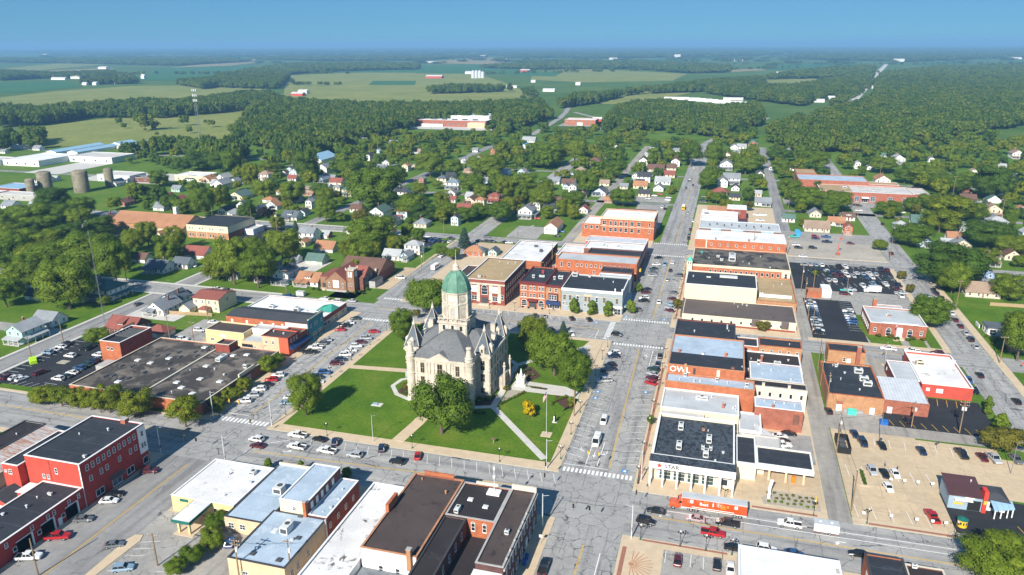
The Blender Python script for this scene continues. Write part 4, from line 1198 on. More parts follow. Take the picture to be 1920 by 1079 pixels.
# raised pavements (kerb height 0.13 m) round every down-town block
def pave(x0,y0,x1,y1,mat='walk_tan',k=True,h=.13):
    o=struct('pavement',MB().box(x0,y0,0,x1,y1,h,bottom=False),mat)
    if k:
        b=MB()
        for a in ((x0-.14,y0-.14,x1+.14,y0+.02),(x0-.14,y1-.02,x1+.14,y1+.14),(x0-.14,y0+.02,x0+.02,y1-.02),(x1-.02,y0+.02,x1+.14,y1-.02)): b.box(a[0],a[1],0,a[2],a[3],h+.006,bottom=False)
        b.build('kerb','kerb',o)
    return o
pave(-131.8,182.2,-38.2,283.8,'walk_tan'); pave(-16.8,178.5,32.4,292.3); pave(-16.8,306.2,35.5,424.3); pave(-141.3,307.2,-38.2,421); pave(-16.8,437.2,35.8,570); pave(-85,437.2,-38.2,470)
pave(-16.8,130,6.9,158.3); pave(-131.8,130,-34.4,160.8); pave(-213,182.2,-152.2,230); pave(-200,230.2,-152.2,288.2); pave(-200,40,-152.2,160.8); pave(38.4,178.5,90.8,180.9); pave(104.2,180,107,424); pave(38.4,306.2,90.8,309,k=False); pave(88.5,310,90.8,424)
pave(7,130,60,158.2); pave(-450,182.2,-213.2,184.4); pave(-700,158.8,-200.2,160.8); pave(-156,360.5,-154.3,424,k=False); pave(38.4,437.2,90.8,438.6)
for x0,x1 in ((-252,-250.4),(-263.6,-262)):
    for y0,y1 in ((186,286),(303,331)): pave(x0,y0,x1,y1,'walk_light',k=False)
for y0,y1 in ((286.6,288.2),(301.3,302.9),(424,425.6),(437.4,439)): pave(-420,y0,-201,y1,'walk_light',k=False)
# lots
lot=lambda n,x0,y0,x1,y1,m,lv=0: struct(n,rect(x0,y0,x1,y1,.05+.005*lv),m)
lot('parking_lot',38.4,181,62.5,232.5,'tan_concrete'); lot('parking_lot',62.5,200,91,228.5,'tan_concrete',1); lot('parking_lot',62.3,180.9,90.8,199,'black_asphalt',2); lot('parking_lot',55.5,236,88,261,'black_asphalt'); lot('alley',38.2,229.5,91,236,'alley',2); lot('yard',38.3,236,55.5,243,'old_lot',1)
lot('parking_lot',40.5,309,61.5,361.5,'black_asphalt'); lot('parking_lot',38.3,376,90.5,424,'black_asphalt',1); lot('parking_lot',61.5,341,90.8,378,'old_lot',2); lot('yard',56.5,262,70,293,'alley',1)
lot('parking_lot',38,438.6,90.8,476,'gravel_lot'); lot('yard',38,476,91,500,'old_lot',1); lot('parking_lot',-250.2,184.5,-214,229,'black_asphalt'); lot('parking_lot',-215,230.2,-200,262,'old_lot',1); lot('yard',10,182.8,32.3,205,'tan_concrete',26)
lot('parking_lot',-6.6,130,7.6,155.2,'old_lot',26); lot('parking_lot',-132.1,80,-112,137,'old_lot',26); lot('yard',-112,80,-98,134,'alley',27); struct('pavement',MB().box(-131.8,80,0,-57,130,.13,bottom=False),'walk_tan'); lot('yard',10.5,205,32,222,'old_lot',27)
lot('parking_lot',-380,370,-322,384,'black_asphalt'); lot('parking_lot',-289,386,-271,424,'black_asphalt',1); lot('parking_lot',-200,405,-165,425.5,'black_asphalt'); lot('yard',-162,322,-154.2,360,'tan_concrete',3); lot('parking_lot',-141,395,-112,421,'tan_concrete',18); lot('yard',-128,438,-108,470,'old_lot')
lot('parking_lot',-84,570,-38,592,'old_lot'); lot('parking_lot',45,590,140,610,'old_lot'); lot('yard',-190,340,-165,352,'walk_light'); lot('yard',-235,340,-205,358,'walk_light',1); lot('parking_lot',-60,485,-37.9,560,'old_lot',2); lot('parking_lot',106,322,124,334,'black_asphalt')
lot('driveway',-300,228,-264,236,'old_lot'); lot('driveway',-251,256,-226,264,'walk_light'); lot('driveway',-160,432,-120,436,'alley',9); lot('infield',-100,960,-50,1000,'tan_concrete',1); lot('parking_lot',-560,540,-470,590,'walk_light'); lot('parking_lot',-640,560,-600,640,'walk_light',1)
lot('yard',-470,1010,-300,1050,'walk_light'); lot('yard',-345,1080,-290,1200,'old_lot',2); lot('yard',-240,1095,-170,1180,'old_lot'); lot('yard',44,250,56,270,'alley',4)
lot('yard',38.25,306.1,90.7,424.2,'old_lot',-3)
# court-house lawn, paths and beds
struct('lawn',MB().prism([(-128.7,186.3),(-41.5,186.3),(-41.5,281),(-128.7,281)],.10,.16),'lawn')
P2=lambda pts,w,m,z=.20: struct('path',MB().path(pts,w,.1,z),m)
P2([(-128.7,232.5),(-101,235.2)],3.,'walk_tan'); P2([(-43.6,187.6),(-67.2,214.9)],2.2,'walk_light'); P2([(-89,186.2),(-87.5,198),(-87,206),(-86,213)],4.,'walk_tan',.21); P2([(-67.6,214.5),(-67.9,226),(-68.4,238),(-69.3,251),(-73,254)],2.2,'walk_light',.205); P2([(-69,250),(-62.6,258.4),(-53,268),(-45.5,276)],2.2,'walk_light',.215); P2([(-96,212.6),(-102.5,215.6),(-106.6,221.4),(-105.6,227),(-102,230)],1.6,'walk_light',.21); P2([(-67.6,215.4),(-74,213),(-79,211.6)],2.,'walk_light',.21)
struct('plaza',MB().prism([(-66,229.2),(-47.5,229.4),(-41.6,228.6),(-41.6,233),(-47.5,236.6),(-60.6,237.3),(-66,238)],.1,.212),'walk_light'); struct('plaza',MB().prism([(-49,272),(-41.6,252),(-41.6,281),(-47,281)],.1,.204),'walk_tan')
for n,pts,m in (('flower_bed',[(-59.2,232.5),(-53.3,232.3),(-53.3,233.8),(-59.2,234)],'mulch'),('flower_bed',[(-49.3,229),(-45.2,228.9),(-42.1,226.3),(-41.9,220.6),(-44,220.3),(-46.5,222.5),(-49,226)],'mulch'),('flower_bed',[(-66.2,217),(-60.5,228.7),(-66.2,228.9)],'gravel_bed'),('flower_bed',[(-75,213.8),(-68.9,216.2),(-68.8,223),(-71,224),(-74.5,217.5)],'mulch'),('flower_bed',[(-103,217.5),(-96.7,214.5),(-97,221),(-102.5,224)],'mulch'),('flower_bed',[(-66.5,239),(-60.2,238),(-58,243),(-63,250),(-66,250)],'mulch')):
    struct(n,MB().prism(pts,.1,.222),m)
struct('lawn',MB().prism([(62.5,309.2),(67,309.2),(67,343),(58.5,343)],.04,.14),'lawn'); struct('lawn',MB().prism([(65,309.2),(74,309.2),(74,318),(65,318)],.04,.145),'lawn'); struct('lawn',MB().prism([(77,309.2),(83,309.2),(83,318),(77,318)],.04,.145),'lawn'); struct('lawn',MB().prism([(84.2,309.5),(88.2,309.5),(88.2,334),(84.2,334)],.04,.14),'lawn'); struct('lawn',MB().prism([(107.2,307),(124,307),(124,372),(107.2,372)],.04,.12),'lawn'); struct('lawn',MB().prism([(107.2,372),(130,372),(130,420),(107.2,420)],.04,.11),'lawn')
struct('lawn',MB().prism([(-199,186.4),(-169,186.4),(-169,182.9),(-199,182.9)],.1,.18),'lawn'); struct('lawn',MB().prism([(-168,182.9),(-159,182.9),(-159,186),(-168,186)],.1,.18),'lawn'); struct('lawn',MB().prism([(-242,183.4),(-226,183.4),(-226,186.5),(-242,186.5)],.1,.17),'lawn')
for x0,y0,x1,y1 in ((-251,268,-215,286),(-250,304,-190,330),(-190,304,-163,322),(-178,302,-164,318),(-300,205,-264,226),(-320,240,-264,286),(-300,304,-272,330),(-182,358,-164,400),(-360,250,-322,286)):
    struct('lawn',rect(x0,y0,x1,y1,.035),'lawn')
# crosswalks, lines, stalls: thin paint sheets
def paintset(name,mb,mat): return struct(name,mb,mat)
Z=.056
def bars(x0,x1,y0,y1,n,along='x'):
    mb=MB()
    for i in range(n):
        if along=='x': a=x0+(x1-x0)*(i+.2)/n; mb.quad((a,y0,Z),(a+(x1-x0)/n*.58,y0,Z),(a+(x1-x0)/n*.58,y1,Z),(a,y1,Z))
        else: a=y0+(y1-y0)*(i+.2)/n; mb.quad((x0,a,Z),(x1,a,Z),(x1,a+(y1-y0)/n*.58,Z),(x0,a+(y1-y0)/n*.58,Z))
    return paintset('crosswalk',mb,'stripe_white')
bars(-37.5,-17.5,183.2,185.4,17); bars(-37.5,-17.5,280.4,282.4,18); bars(-37.5,-17.5,309.5,311.5,18); bars(-151,-133,183.4,186,13); bars(-151,-133,280,282.4,13); bars(-37.5,-17.5,419,421,17); bars(-37.5,-17.5,446,448,17); bars(-42.2,-39.8,285,306,14,'y'); bars(-151,-140,308.2,310.4,8)
def lines(segs,w,mat,z=Z):
    mb=MB()
    for a,b in segs: mb.path([a,b],w,z)
    return paintset('road_marking',mb,mat)
Y2=[]
for x in (-.16,.16):
    Y2+=[((-24.6+x,188),(-26.6+x,278)),((-25+x,314),(-24.6+x,418)),((-25.4+x,130),(-25.4+x,152)),((-24.6+x,450),(-25.6+x,860)),((-142+x,190),(-142+x,278)),((-142+x,60),(-142+x,158))]
    Y2+=[((-12,167.9+x),(320,167.9+x)),((-128,169.2+x),(-44,172.8+x)),((-148,296+x),(-44,296+x)),((-640,173.5+x),(-160,173+x)),((44,299.5+x),(88,299.5+x)),((-10,431+x),(88,431+x))]
lines(Y2,.14,'stripe_yellow')
W2=[((-12,171.4),(90,171.6)),((10,173.8),(90,174)),((-31.5,188),(-31.5,200)),((-28.2,188),(-28.2,202)),((-37.6,187),(-25,187)),((-24.5,278.6),(-17.4,278.6)),((-21.2,262),(-21.2,278)),((-21,130),(-21,150)),((-45.5,285),(-45.5,295)),((-38,312.6),(-25.5,312.6)),((-151,188.4),(-142.4,188.4)),((-130,164),(-130,169)),((-127,174),(-121,178))]
lines(W2,.22,'stripe_white')
st=[]
for i in range(21):
    x=-115+3.78*i; st.append(((x,180.9),(x+1.7,176.2)))
for i in range(23):
    y=192+3.9*i
    if y<278: st.append(((-38,y+1.2),(-43+10.2,y-.6))); st.append(((-17.2,y),(-22.4,y-1.8)))
    if y<272: st.append(((-132.2,y),(-137.4,y-1.7))); st.append(((-151.8,y+1),(-146.6,y+2.7)))
for i in range(24):
    y=318+4.1*i
    if y<415: st.append(((-38,y+1.2),(-32.8,y-.6))); st.append(((-17.2,y),(-22.4,y-1.8)))
for i in range(22):
    x=-124+3.9*i
    if x<-46: st.append(((x,306.7),(x+1.8,302))); st.append(((x+1.5,284.4),(x+3.3,289)))
lines(st,.13,'stripe_white',.06)
ys=[]
for i in range(9): ys.append(((58+3.1*i,236.6),(57.1+3.1*i,240.4)))
for i in range(5): ys.append(((72.5+2.9*i,260.4),(71.6+2.9*i,255)))
ys+=[((79,181.5),(77.5,188)),((84,182),(82.5,188)),((-131,132),(-131,136))]
lines(ys,.14,'stripe_yellow',.075)
ws=[]
for i in range(14): ws.append(((46+3.0*i,423.3),(46.7+3.0*i,419))); ws.append(((47+3.0*i,411),(48.4+3.0*i,401))); ws.append(((52+3.0*i,392),(52.8+3.0*i,387))) 
for i in range(15): ws.append(((41,314+3.15*i),(46,314+3.15*i))); ws.append(((56,322+2.9*i),(61,322+2.9*i)))
for i in range(14): ws.append(((-249.8,190+2.8*i),(-245,190+2.8*i))); ws.append(((-228,188+2.8*i),(-222.5,188+2.8*i)))
for i in range(9): ws.append(((-240+3*i,185.5),(-238.4+3*i,190)))
for i in range(12): ws.append(((40+4.2*i,181.8),(39.6+4.2*i,187.5)) if i<5 else ((40.5+4.2*(i-5),202),(40.1+4.2*(i-5),208))); ws.append(((42+4.2*i,226),(41.6+4.2*i,221)))
for i in range(5): ws.append(((-6+2.9*i,155),(-6+2.9*i,150.4)))
for i in range(7): ws.append(((-287+.2*i,388+4*i),(-282,388+4*i))); ws.append(((-130,121+2.7*i),(-126,122.6+2.7*i)))
lines(ws,.13,'stripe_white',.085)
lines([((-129,108+2.7*i),(-124.6,109.6+2.7*i)) for i in range(7)]+[((-118,108+2.7*i),(-113.6,109.6+2.7*i)) for i in range(7)]+[((-6+2.9*i,155),(-6+2.9*i,150.4)) for i in range(5)],.13,'stripe_white',.19)
hb=MB()
for (x,y) in ((-36,236),(-36,231),(-20.2,187.5),(-20,240),(-20,314.5),(-36.5,314),(-48,303.5),(-76,286)): hb.box(x-.9,y-.9,.05,x+.9,y+.9,.064,bottom=False)
hb.build('road_marking','stripe_blue',kind='structure')
hw=MB()
for (x,y) in ((-36,236),(-36,231),(-20.2,187.5),(-20,240),(-20,314.5),(-36.5,314),(-48,303.5),(-76,286)): hw.cyl(x,y-.1,.064,.07,.45,.45,10); hw.box(x-.1,y,.064,x+.1,y+.7,.071)
hw.build('road_marking','stripe_white',kind='structure')
ab=MB()
def arrow(x,y,a,turn=0):
    c,s_=math.cos(a),math.sin(a); T=lambda p:(x+p[0]*c-p[1]*s_,y+p[0]*s_+p[1]*c,.066)
    if turn==0: ab.add([T(p) for p in [(-1.8,-.13),(.3,-.13),(.3,.13),(-1.8,.13)]],[(0,1,2,3)]); ab.add([T(p) for p in [(.3,-.55),(1.6,0),(.3,.55)]],[(0,1,2)])
    else:
        t=turn; ab.add([T(p) for p in [(-1.6,-.13),(.2,-.13),(.6,.35*t),(.35,.5*t),(0,.13),(-1.6,.13)]],[(0,1,2,3,4,5)]); ab.add([T(p) for p in [(.9,.1*t),(.75,1.5*t),(-.15,.55*t)]],[(0,1,2)])
for x,y,a,t in ((-34.4,196,-R(90),1),(-30,194,-R(90),0),(-26.6,195.5,-R(90),-1),(-22.9,272,R(90),1),(-19.2,271,R(90),0),(-23.4,139,R(90),1),(-19,138.5,R(90),0),(-8,169.7,R(180),1),(34,169.7,R(180),1),(-118,171.5,0,1),(80,169.8,R(180),0)): arrow(x,y,a,t)
ab.build('road_marking','stripe_white',kind='structure')
for (a,b) in (((-16.6,182),(-16.6,230)),):
    struct('paver_band',MB().box(-16.3,182,.12,-15.5,262,.137),'paver_red')
struct('paver_band',MB().box(42,178.9,.12,62,179.7,.137),'paver_red'); struct('paver_band',MB().box(14,178.9,.12,30,179.7,.137),'paver_red'); struct('paver_band',MB().box(-12,157.3,.12,8,158,.137),'paver_red'); struct('paver_band',MB().box(-16.2,140,.12,-15.2,154,.137),'paver_red'); struct('paver_band',MB().box(-15.6,316,.12,-14.9,418,.137),'paver_red')
# sunburst paving on the corner plaza
sb=MB(); cx0,cy0=-13.4,148
for i in range(13):
    a=R(-90+i*15); sb.path([(cx0+.9*math.cos(a),cy0+.9*math.sin(a)),(cx0+5*math.cos(a),cy0+5*math.sin(a))],.22,.137)
sb.cyl(cx0,cy0,.12,.14,.7,.7,12); sb.build('paver_band','brick_patch',kind='structure')
# cars use the driveway apron by the drive-through
struct('traffic_island',MB().prism([(-132.5,106),(-130.6,106),(-129.5,124.5),(-130.4,126.6),(-132.4,126.2),(-133,124)],0,.32),'walk_tan'); struct('planting_island',MB().prism([(17,181.2),(31,181.2),(31,187.6),(20,188.4),(16.4,184)],0,.2),'gravel_bed'); struct('planting_island',MB().prism([(42.6,197.2),(45,197.2),(45,205.5),(42.6,205.5)],0,.18),'walk_tan'); struct('planting_island',MB().prism([(84,222.6),(95,222),(95,228.5),(84,229.4)],0,.18),'grass')
for c in ((46,421),(90,406),(89.6,390)): struct('planting_island',MB().cyl(c[0],c[1],0,.2,2.2,2.2,12),'walk_tan')
struct('planting_island',MB().box(-233.5,224.2,0,-227,227.5,.18),'gravel_bed'); struct('planting_island',MB().box(-238.5,206,0,-234.5,209,.18),'gravel_bed')
# farm fields beyond the town
for i,(m,pts) in enumerate(FIELDS): poly({'corn':'corn_field','soy':'soybean_field','tan_field':'wheat_field','grass':'meadow','lawn':'meadow'}[m],pts,.05+.02*i,m)
# ---------------------------------------------------------------- commercial buildings
WM={}
def winmesh(w,h,kind,frame,glass):
    k=(round(w,2),round(h,2),kind,frame,glass)
    if k in WM: return WM[k]
    f=MB(); g=MB(); t=.09 if w<2 else .1; d=.10   # faces -Y, wall plane at y=0
    def fr(x0,z0,x1,z1): f.box(x0,-d,z0,x1,-.01,z1)
    fr(-w/2-t,-h/2-t,-w/2,h/2+t); fr(w/2,-h/2-t,w/2+t,h/2+t); fr(-w/2,-h/2-t*1.3,w/2,-h/2); fr(-w/2,h/2,w/2,h/2+t)
    f.box(-w/2-t*1.5,-d-.08,-h/2-t*1.6,w/2+t*1.5,-.012,-h/2-t*1.25)
    if kind=='sash': fr(-w/2,-.04,w/2,.04)
    if kind=='four': fr(-w/2,-.04,w/2,.04); fr(-.035,-h/2,.035,h/2)
    if kind in('shop','grid'):
        n=max(1,int(round(w/1.3)))
        for i in range(1,n): x=-w/2+w*i/n; fr(x-.04,-h/2,x+.04,h/2)
        if kind=='grid' or h>2: 
            for i in range(1,max(2,int(h/1.1))): z=-h/2+h*i/max(2,int(h/1.1)); fr(-w/2,z-.035,w/2,z+.035)
    if kind=='arch':
        n=8; r=w/2; P=[(r*math.cos(math.pi*i/n),h/2+r*math.sin(math.pi*i/n)) for i in range(n+1)]
        for (a,b) in zip(P,P[1:]):
            s_=(r+t*1.6)/r; q=[(a[0],a[1]),(b[0],b[1]),(b[0]*s_,h/2+(b[1]-h/2)*s_),(a[0]*s_,h/2+(a[1]-h/2)*s_)]
            f.add([(x,-d,z) for x,z in q],[(3,2,1,0)])
        g.add([(x,-.05,z) for x,z in P],[tuple(range(n,-1,-1))]); fr(-w/2,-.04,w/2,.04)
    g.quad((-w/2,-.05,-h/2),(w/2,-.05,-h/2),(w/2,-.05,h/2),(-w/2,-.05,h/2))
    WM[k]=(f.mesh('window_frame',frame),g.mesh('pane',glass)); return WM[k]
SIDE={'S':0,'E':R(90),'N':R(180),'W':R(-90)}
class B:
    """a building: an empty at its base with walls, roof, coping, windows, doors as parts"""
    def __init__(s,name,label,x0,x1,y0,y1,h,wall,roof,par=.55,cop=None,cat='building',group=None,slope=0,z0=0):
        s.x0,s.x1,s.y0,s.y1,s.h=x0,x1,y0,y1,h; s.wall=wall
        s.r=empty(name,((x0+x1)/2,(y0+y1)/2,z0),label,cat,group); s.cx,s.cy=(x0+x1)/2,(y0+y1)/2; s.par=par
        s.block(x0,x1,y0,y1,h,wall,roof,par,cop,slope)
    def block(s,x0,x1,y0,y1,h,wall,roof,par=.55,cop=None,slope=0,z0=0.):
        t=.3; mb=MB(); zi=h-par
        o=[(x0,y0),(x1,y0),(x1,y1),(x0,y1)]; i=[(x0+t,y0+t),(x1-t,y0+t),(x1-t,y1-t),(x0+t,y1-t)]
        for k in range(4):
            a,b=o[k],o[(k+1)%4]; c,d=i[k],i[(k+1)%4]
            mb.quad((*a,z0),(*b,z0),(*b,h),(*a,h)); mb.quad((*a,h),(*b,h),(*d,h),(*c,h)); mb.quad((*d,zi-.3-abs(slope)),(*c,zi-.3-abs(slope)),(*c,h),(*d,h))
        mb.build('wall',wall,s.r)
        MB().quad((x0+t,y0+t,zi),(x1-t,y0+t,zi),(x1-t,y1-t,zi-slope),(x0+t,y1-t,zi-slope)).build('roof',roof,s.r)
        if cop:
            c=MB(); e=.07; w=t+.1
            for a in ((x0-e,y0-e,x1+e,y0+w),(x0-e,y1-w,x1+e,y1+e),(x0-e,y0+w,x0+w,y1-w),(x1-w,y0+w,x1+e,y1-w)): c.box(a[0],a[1],h+.004,a[2],a[3],h+.13)
            c.build('coping',cop,s.r)
        return s
    def _pos(s,side,u,off=0.,box=None):
        x0,x1,y0,y1=box or (s.x0,s.x1,s.y0,s.y1)
        return {'S':(u,y0-off),'N':(u,y1+off),'E':(x1+off,u),'W':(x0-off,u)}[side]
    def win(s,side,us,z,w,h,kind='sash',frame='trim_white',glass='glass',box=None,name='window'):
        fm,gm=winmesh(w,h,kind,frame,glass)
        for u in us:
            x,y=s._pos(side,u,.012,box)
            o=inst(name,fm,s.r,(x-s.cx,y-s.cy,z),SIDE[side]); inst('pane',gm,o,(0,0,0))
        return s
    def row(s,side,n,z,w,h,kind='sash',a=None,b=None,**k):
        box=k.get('box') or (s.x0,s.x1,s.y0,s.y1)
        lo,hi=(box[0],box[1]) if side in 'SN' else (box[2],box[3])
        a=lo if a is None else a; b=hi if b is None else b
        return s.win(side,[a+(b-a)*(i+.5)/n for i in range(n)],z,w,h,kind,**k)
    def door(s,side,u,w=1.1,h=2.2,mat='trim_dark',box=None,z=0):
        x,y=s._pos(side,u,.012,box); k=('door',w,h,mat)
        if k not in WM:
            f=MB().box(-w/2-.1,-.08,0,-w/2,-.01,h+.1).box(w/2,-.08,0,w/2+.1,-.01,h+.1).box(-w/2,-.08,h,w/2,-.01,h+.1)
            WM[k]=(MB().box(-w/2,-.06,0,w/2,-.012,h).mesh('door',mat),f.mesh('door_frame','trim_white'),MB().box(w/2-.18,-.12,1.0,w/2-.1,-.06,1.12).mesh('handle','steel'))
        o=inst('door',WM[k][0],s.r,(x-s.cx,y-s.cy,z),SIDE[side]); inst('door_frame',WM[k][1],o,(0,0,0)); inst('handle',WM[k][2],o,(0,0,0)); return s
    def slab(s,name,side,a,b,z0,z1,out,mat,box=None,inn=-.02):
        """a band, cornice, sign board or opening on one face"""
        x0,x1,y0,y1=box or (s.x0,s.x1,s.y0,s.y1); m=MB()
        if side=='S': m.box(a,y0-out,z0,b,y0+inn,z1)
        elif side=='N': m.box(a,y1-inn,z0,b,y1+out,z1)
        elif side=='E': m.box(x1-inn,a,z0,x1+out,b,z1)
        else: m.box(x0-out,a,z0,x0+inn,b,z1)
        m.build(name,mat,s.r); return s
    def awning(s,side,a,b,z,drop,out,mat,name='awning'):
        m=MB()
        if side in 'SN':
            y=s.y0 if side=='S' else s.y1; q=-1 if side=='S' else 1
            v=[(a,y+q*.02,z),(b,y+q*.02,z),(b,y+q*out,z-drop),(a,y+q*out,z-drop),(a,y+q*out,z-drop-.35),(b,y+q*out,z-drop-.35),(a,y+q*.02,z-drop),(b,y+q*.02,z-drop)]
        else:
            x=s.x1 if side=='E' else s.x0; q=1 if side=='E' else -1
            v=[(x+q*.02,a,z),(x+q*.02,b,z),(x+q*out,b,z-drop),(x+q*out,a,z-drop),(x+q*out,a,z-drop-.35),(x+q*out,b,z-drop-.35),(x+q*.02,a,z-drop),(x+q*.02,b,z-drop)]
        m.add(v,[(0,1,2,3),(3,2,5,4),(0,3,6),(1,7,2)]); m.build(name,mat,s.r); return s
    def hvac(s,x,y,z=None,sx=1.8,sy=2.4,sz=1.3,mat='hvac'):
        z=s.h-s.par if z is None else z
        o=MB().box(x-sx/2,y-sy/2,z+.25,x+sx/2,y+sy/2,z+.25+sz).box(x-sx/2+.12,y-sy/2+.12,z-.05,x+sx/2-.12,y+sy/2-.12,z+.25).build('rooftop_unit',mat,s.r)
        f=MB(); r=min(sx,sy)*.32; f.cyl(x,y+sy*.2,z+.25+sz,z+.32+sz,r,r,10).build('fan','hvac_dark',o); MB().box(x-sx*.4,y-sy/2-.015,z+.45,x+sx*.4,y-sy/2+.01,z+sz*.8+.2).build('grille','hvac_dark',o); return s
    def vents(s,pts,z=None,mat='galv'):
        z=s.h-s.par if z is None else z
        for k,(x,y) in enumerate(pts):
            r=.14+.08*(k%3); h=.5+.25*(k%2); MB().cyl(x,y,z-.05,z+h,r,r,8).cyl(x,y,z+h,z+h+.12,r*1.7,r*1.2,8).build('vent',mat,s.r)
        return s
    def sky(s,pts,sx=1.2,sy=1.8,z=None,mat='hvac'):
        z=s.h-s.par if z is None else z
        for x,y in pts:
            o=MB().box(x-sx/2,y-sy/2,z-.02,x+sx/2,y+sy/2,z+.3).build('skylight_kerb','trim_white' if mat=='hvac' else 'hvac_dark',s.r)
            MB().box(x-sx/2+.1,y-sy/2+.1,z+.3,x+sx/2-.1,y+sy/2-.1,z+.36).build('skylight_pane',mat,o)
        return s
    def chim(s,x,y,z0,z1,w=.7,mat='brick_rose'):
        o=MB().box(x-w/2,y-w/2,z0,x+w/2,y+w/2,z1).build('chimney',mat,s.r); MB().box(x-w/2-.08,y-w/2-.08,z1+.003,x+w/2+.08,y+w/2+.08,z1+.12).build('chimney_cap','stone_grey',o); return s
    def gable(s,x0,x1,y0,y1,z,rise,mat,axis='x',over=.3,wall=None):
        """pitched roof with closed gables"""
        m=MB(); t=.18
        if axis=='x':
            yc=(y0+y1)/2; a,b=x0-over,x1+over
            for (ya,yb,sg) in ((y0-over,yc,1),(y1+over,yc,-1)):
                za=z-rise*over/((y1-y0)/2)
                q=[(a,ya,za),(b,ya,za),(b,yb,z+rise),(a,yb,z+rise)]
                if sg<0: q=[q[1],q[0],q[3],q[2]]
                m.add(q+[(p[0],p[1],p[2]-t) for p in q],[(0,1,2,3),(7,6,5,4),(0,4,5,1),(1,5,6,2),(3,7,4,0)])
            g=[MB().add([(x0,y0,z),(x0,y1,z),(x0,yc,z+rise-.05)],[(0,2,1)]),MB().add([(x1,y0,z),(x1,y1,z),(x1,yc,z+rise-.05)],[(0,1,2)])]
        else:
            xc=(x0+x1)/2; a,b=y0-over,y1+over
            for (xa,xb,sg) in ((x0-over,xc,1),(x1+over,xc,-1)):
                za=z-rise*over/((x1-x0)/2)
                q=[(xa,b,za),(xa,a,za),(xb,a,z+rise),(xb,b,z+rise)]
                if sg<0: q=[q[1],q[0],q[3],q[2]]
                m.add(q+[(p[0],p[1],p[2]-t) for p in q],[(0,1,2,3),(7,6,5,4),(0,4,5,1),(1,5,6,2),(3,7,4,0)])
            g=[MB().add([(x0,y0,z),(x1,y0,z),(xc,y0,z+rise-.05)],[(0,1,2)]),MB().add([(x0,y1,z),(x1,y1,z),(xc,y1,z+rise-.05)],[(0,2,1)])]
        m.build('roof',mat,s.r)
        for q in g: q.build('gable_wall',wall or s.wall,s.r)
        return s
    def hip(s,x0,x1,y0,y1,z,rise,mat,over=.4,top=0.):
        x0-=over;x1+=over;y0-=over;y1+=over; w,d=x1-x0,y1-y0; k=min(w,d)/2*(1-top)
        if w>=d: a=[(x0+k,y0+k if top else (y0+y1)/2),(x1-k,y0+k if top else (y0+y1)/2),(x1-k,y1-k if top else (y0+y1)/2),(x0+k,y1-k if top else (y0+y1)/2)]
        else: a=[(x0+k if top else (x0+x1)/2,y0+k),(x1-k if top else (x0+x1)/2,y0+k),(x1-k if top else (x0+x1)/2,y1-k),(x0+k if top else (x0+x1)/2,y1-k)]
        v=[(x0,y0,z),(x1,y0,z),(x1,y1,z),(x0,y1,z)]+[(p[0],p[1],z+rise) for p in a]
        m=MB().add(v,[(0,1,5,4),(1,2,6,5),(2,3,7,6),(3,0,4,7)]+([(4,5,6,7)] if top else []))
        m.add([(x0,y0,z-.22),(x1,y0,z-.22),(x1,y1,z-.22),(x0,y1,z-.22)]+v[:4],[(0,1,5,4),(1,2,6,5),(2,3,7,6),(3,0,4,7),(3,2,1,0)])
        m.build('roof',mat,s.r); return s
    def body(s,x0,x1,y0,y1,h,mat,z0=0.,name='wall'):
        MB().box(x0,y0,z0,x1,y1,h,bottom=False).build(name,mat,s.r); return s
class B0(B):
    """a building whose walls and pitched roof are put on piece by piece"""
    def __init__(s,name,label,x0,x1,y0,y1,wall,cat='building',group=None):
        s.x0,s.x1,s.y0,s.y1,s.h,s.par=x0,x1,y0,y1,0,0; s.wall=wall; s.cx,s.cy=(x0+x1)/2,(y0+y1)/2
        s.r=empty(name,(s.cx,s.cy,0),label,cat,group)
def text(parent,body,loc,size,mat,rz=0,ext=.03,name='lettering'):
    me=TXT[body].copy(); me.materials.clear(); me.materials.append(MATS[mat])
    w=wl(parent); q=bpy.data.objects.new(name,me); COL.objects.link(q); q.location=(loc[0]-w[0],loc[1]-w[1],loc[2]-w[2]); q.rotation_euler=(R(90),0,rz); q.scale=(size,size,size); q.parent=parent; return q
SH='shop_building'
# --- south row (their backs to the camera)
b=B('commercial_block','three storey dark red painted brick block with black roof on the south-west corner',-171,-153.2,132.8,155.8,12.6,'paint_red','roof_black',.25,'trim_white')
b.row('E',10,10.6,.8,1.5,a=134,b=152.5); b.win('E',[135.5,139,141,145.5,149.5,151.5],7.2,.8,1.4); b.win('E',[137.5,148.5],1.9,2.6,1.7,'shop'); b.win('E',[143.5],1.6,3.2,2.,'shop',glass='glass_blue'); b.awning('E',141.2,145.8,3.9,.7,1.2,'brown_metal'); b.slab('trim','E',152.9,155.9,4.2,12.3,.12,'trim_white'); b.win('E',[154.4],10.2,.8,1.4,box=(-171,-153.08,0,0)); b.win('E',[153.9,154.9],6.6,.7,1.3,box=(-171,-153.08,0,0)); b.win('E',[154.4],1.8,1.8,1.9,'shop'); b.slab('wall_panel','S',-170.9,-163.2,.5,12.4,.05,'paint_barn'); b.slab('wall_panel','S',-162.9,-153.4,.5,12.4,.05,'paint_barn'); b.win('S',[-161],9.6,.7,1.5,box=(0,0,132.74,0)); b.win('S',[-165.5,-164],7.4,.7,1.,box=(0,0,132.74,0)); b.hvac(-155,136.6,None,.8,.8,.5); b.vents([(-166,146),(-160,150)]); b.slab('corner_board','S',-153.5,-153.15,0,12.5,.08,'trim_white')
b.chim(-159,155.2,12,13.6,1.6)
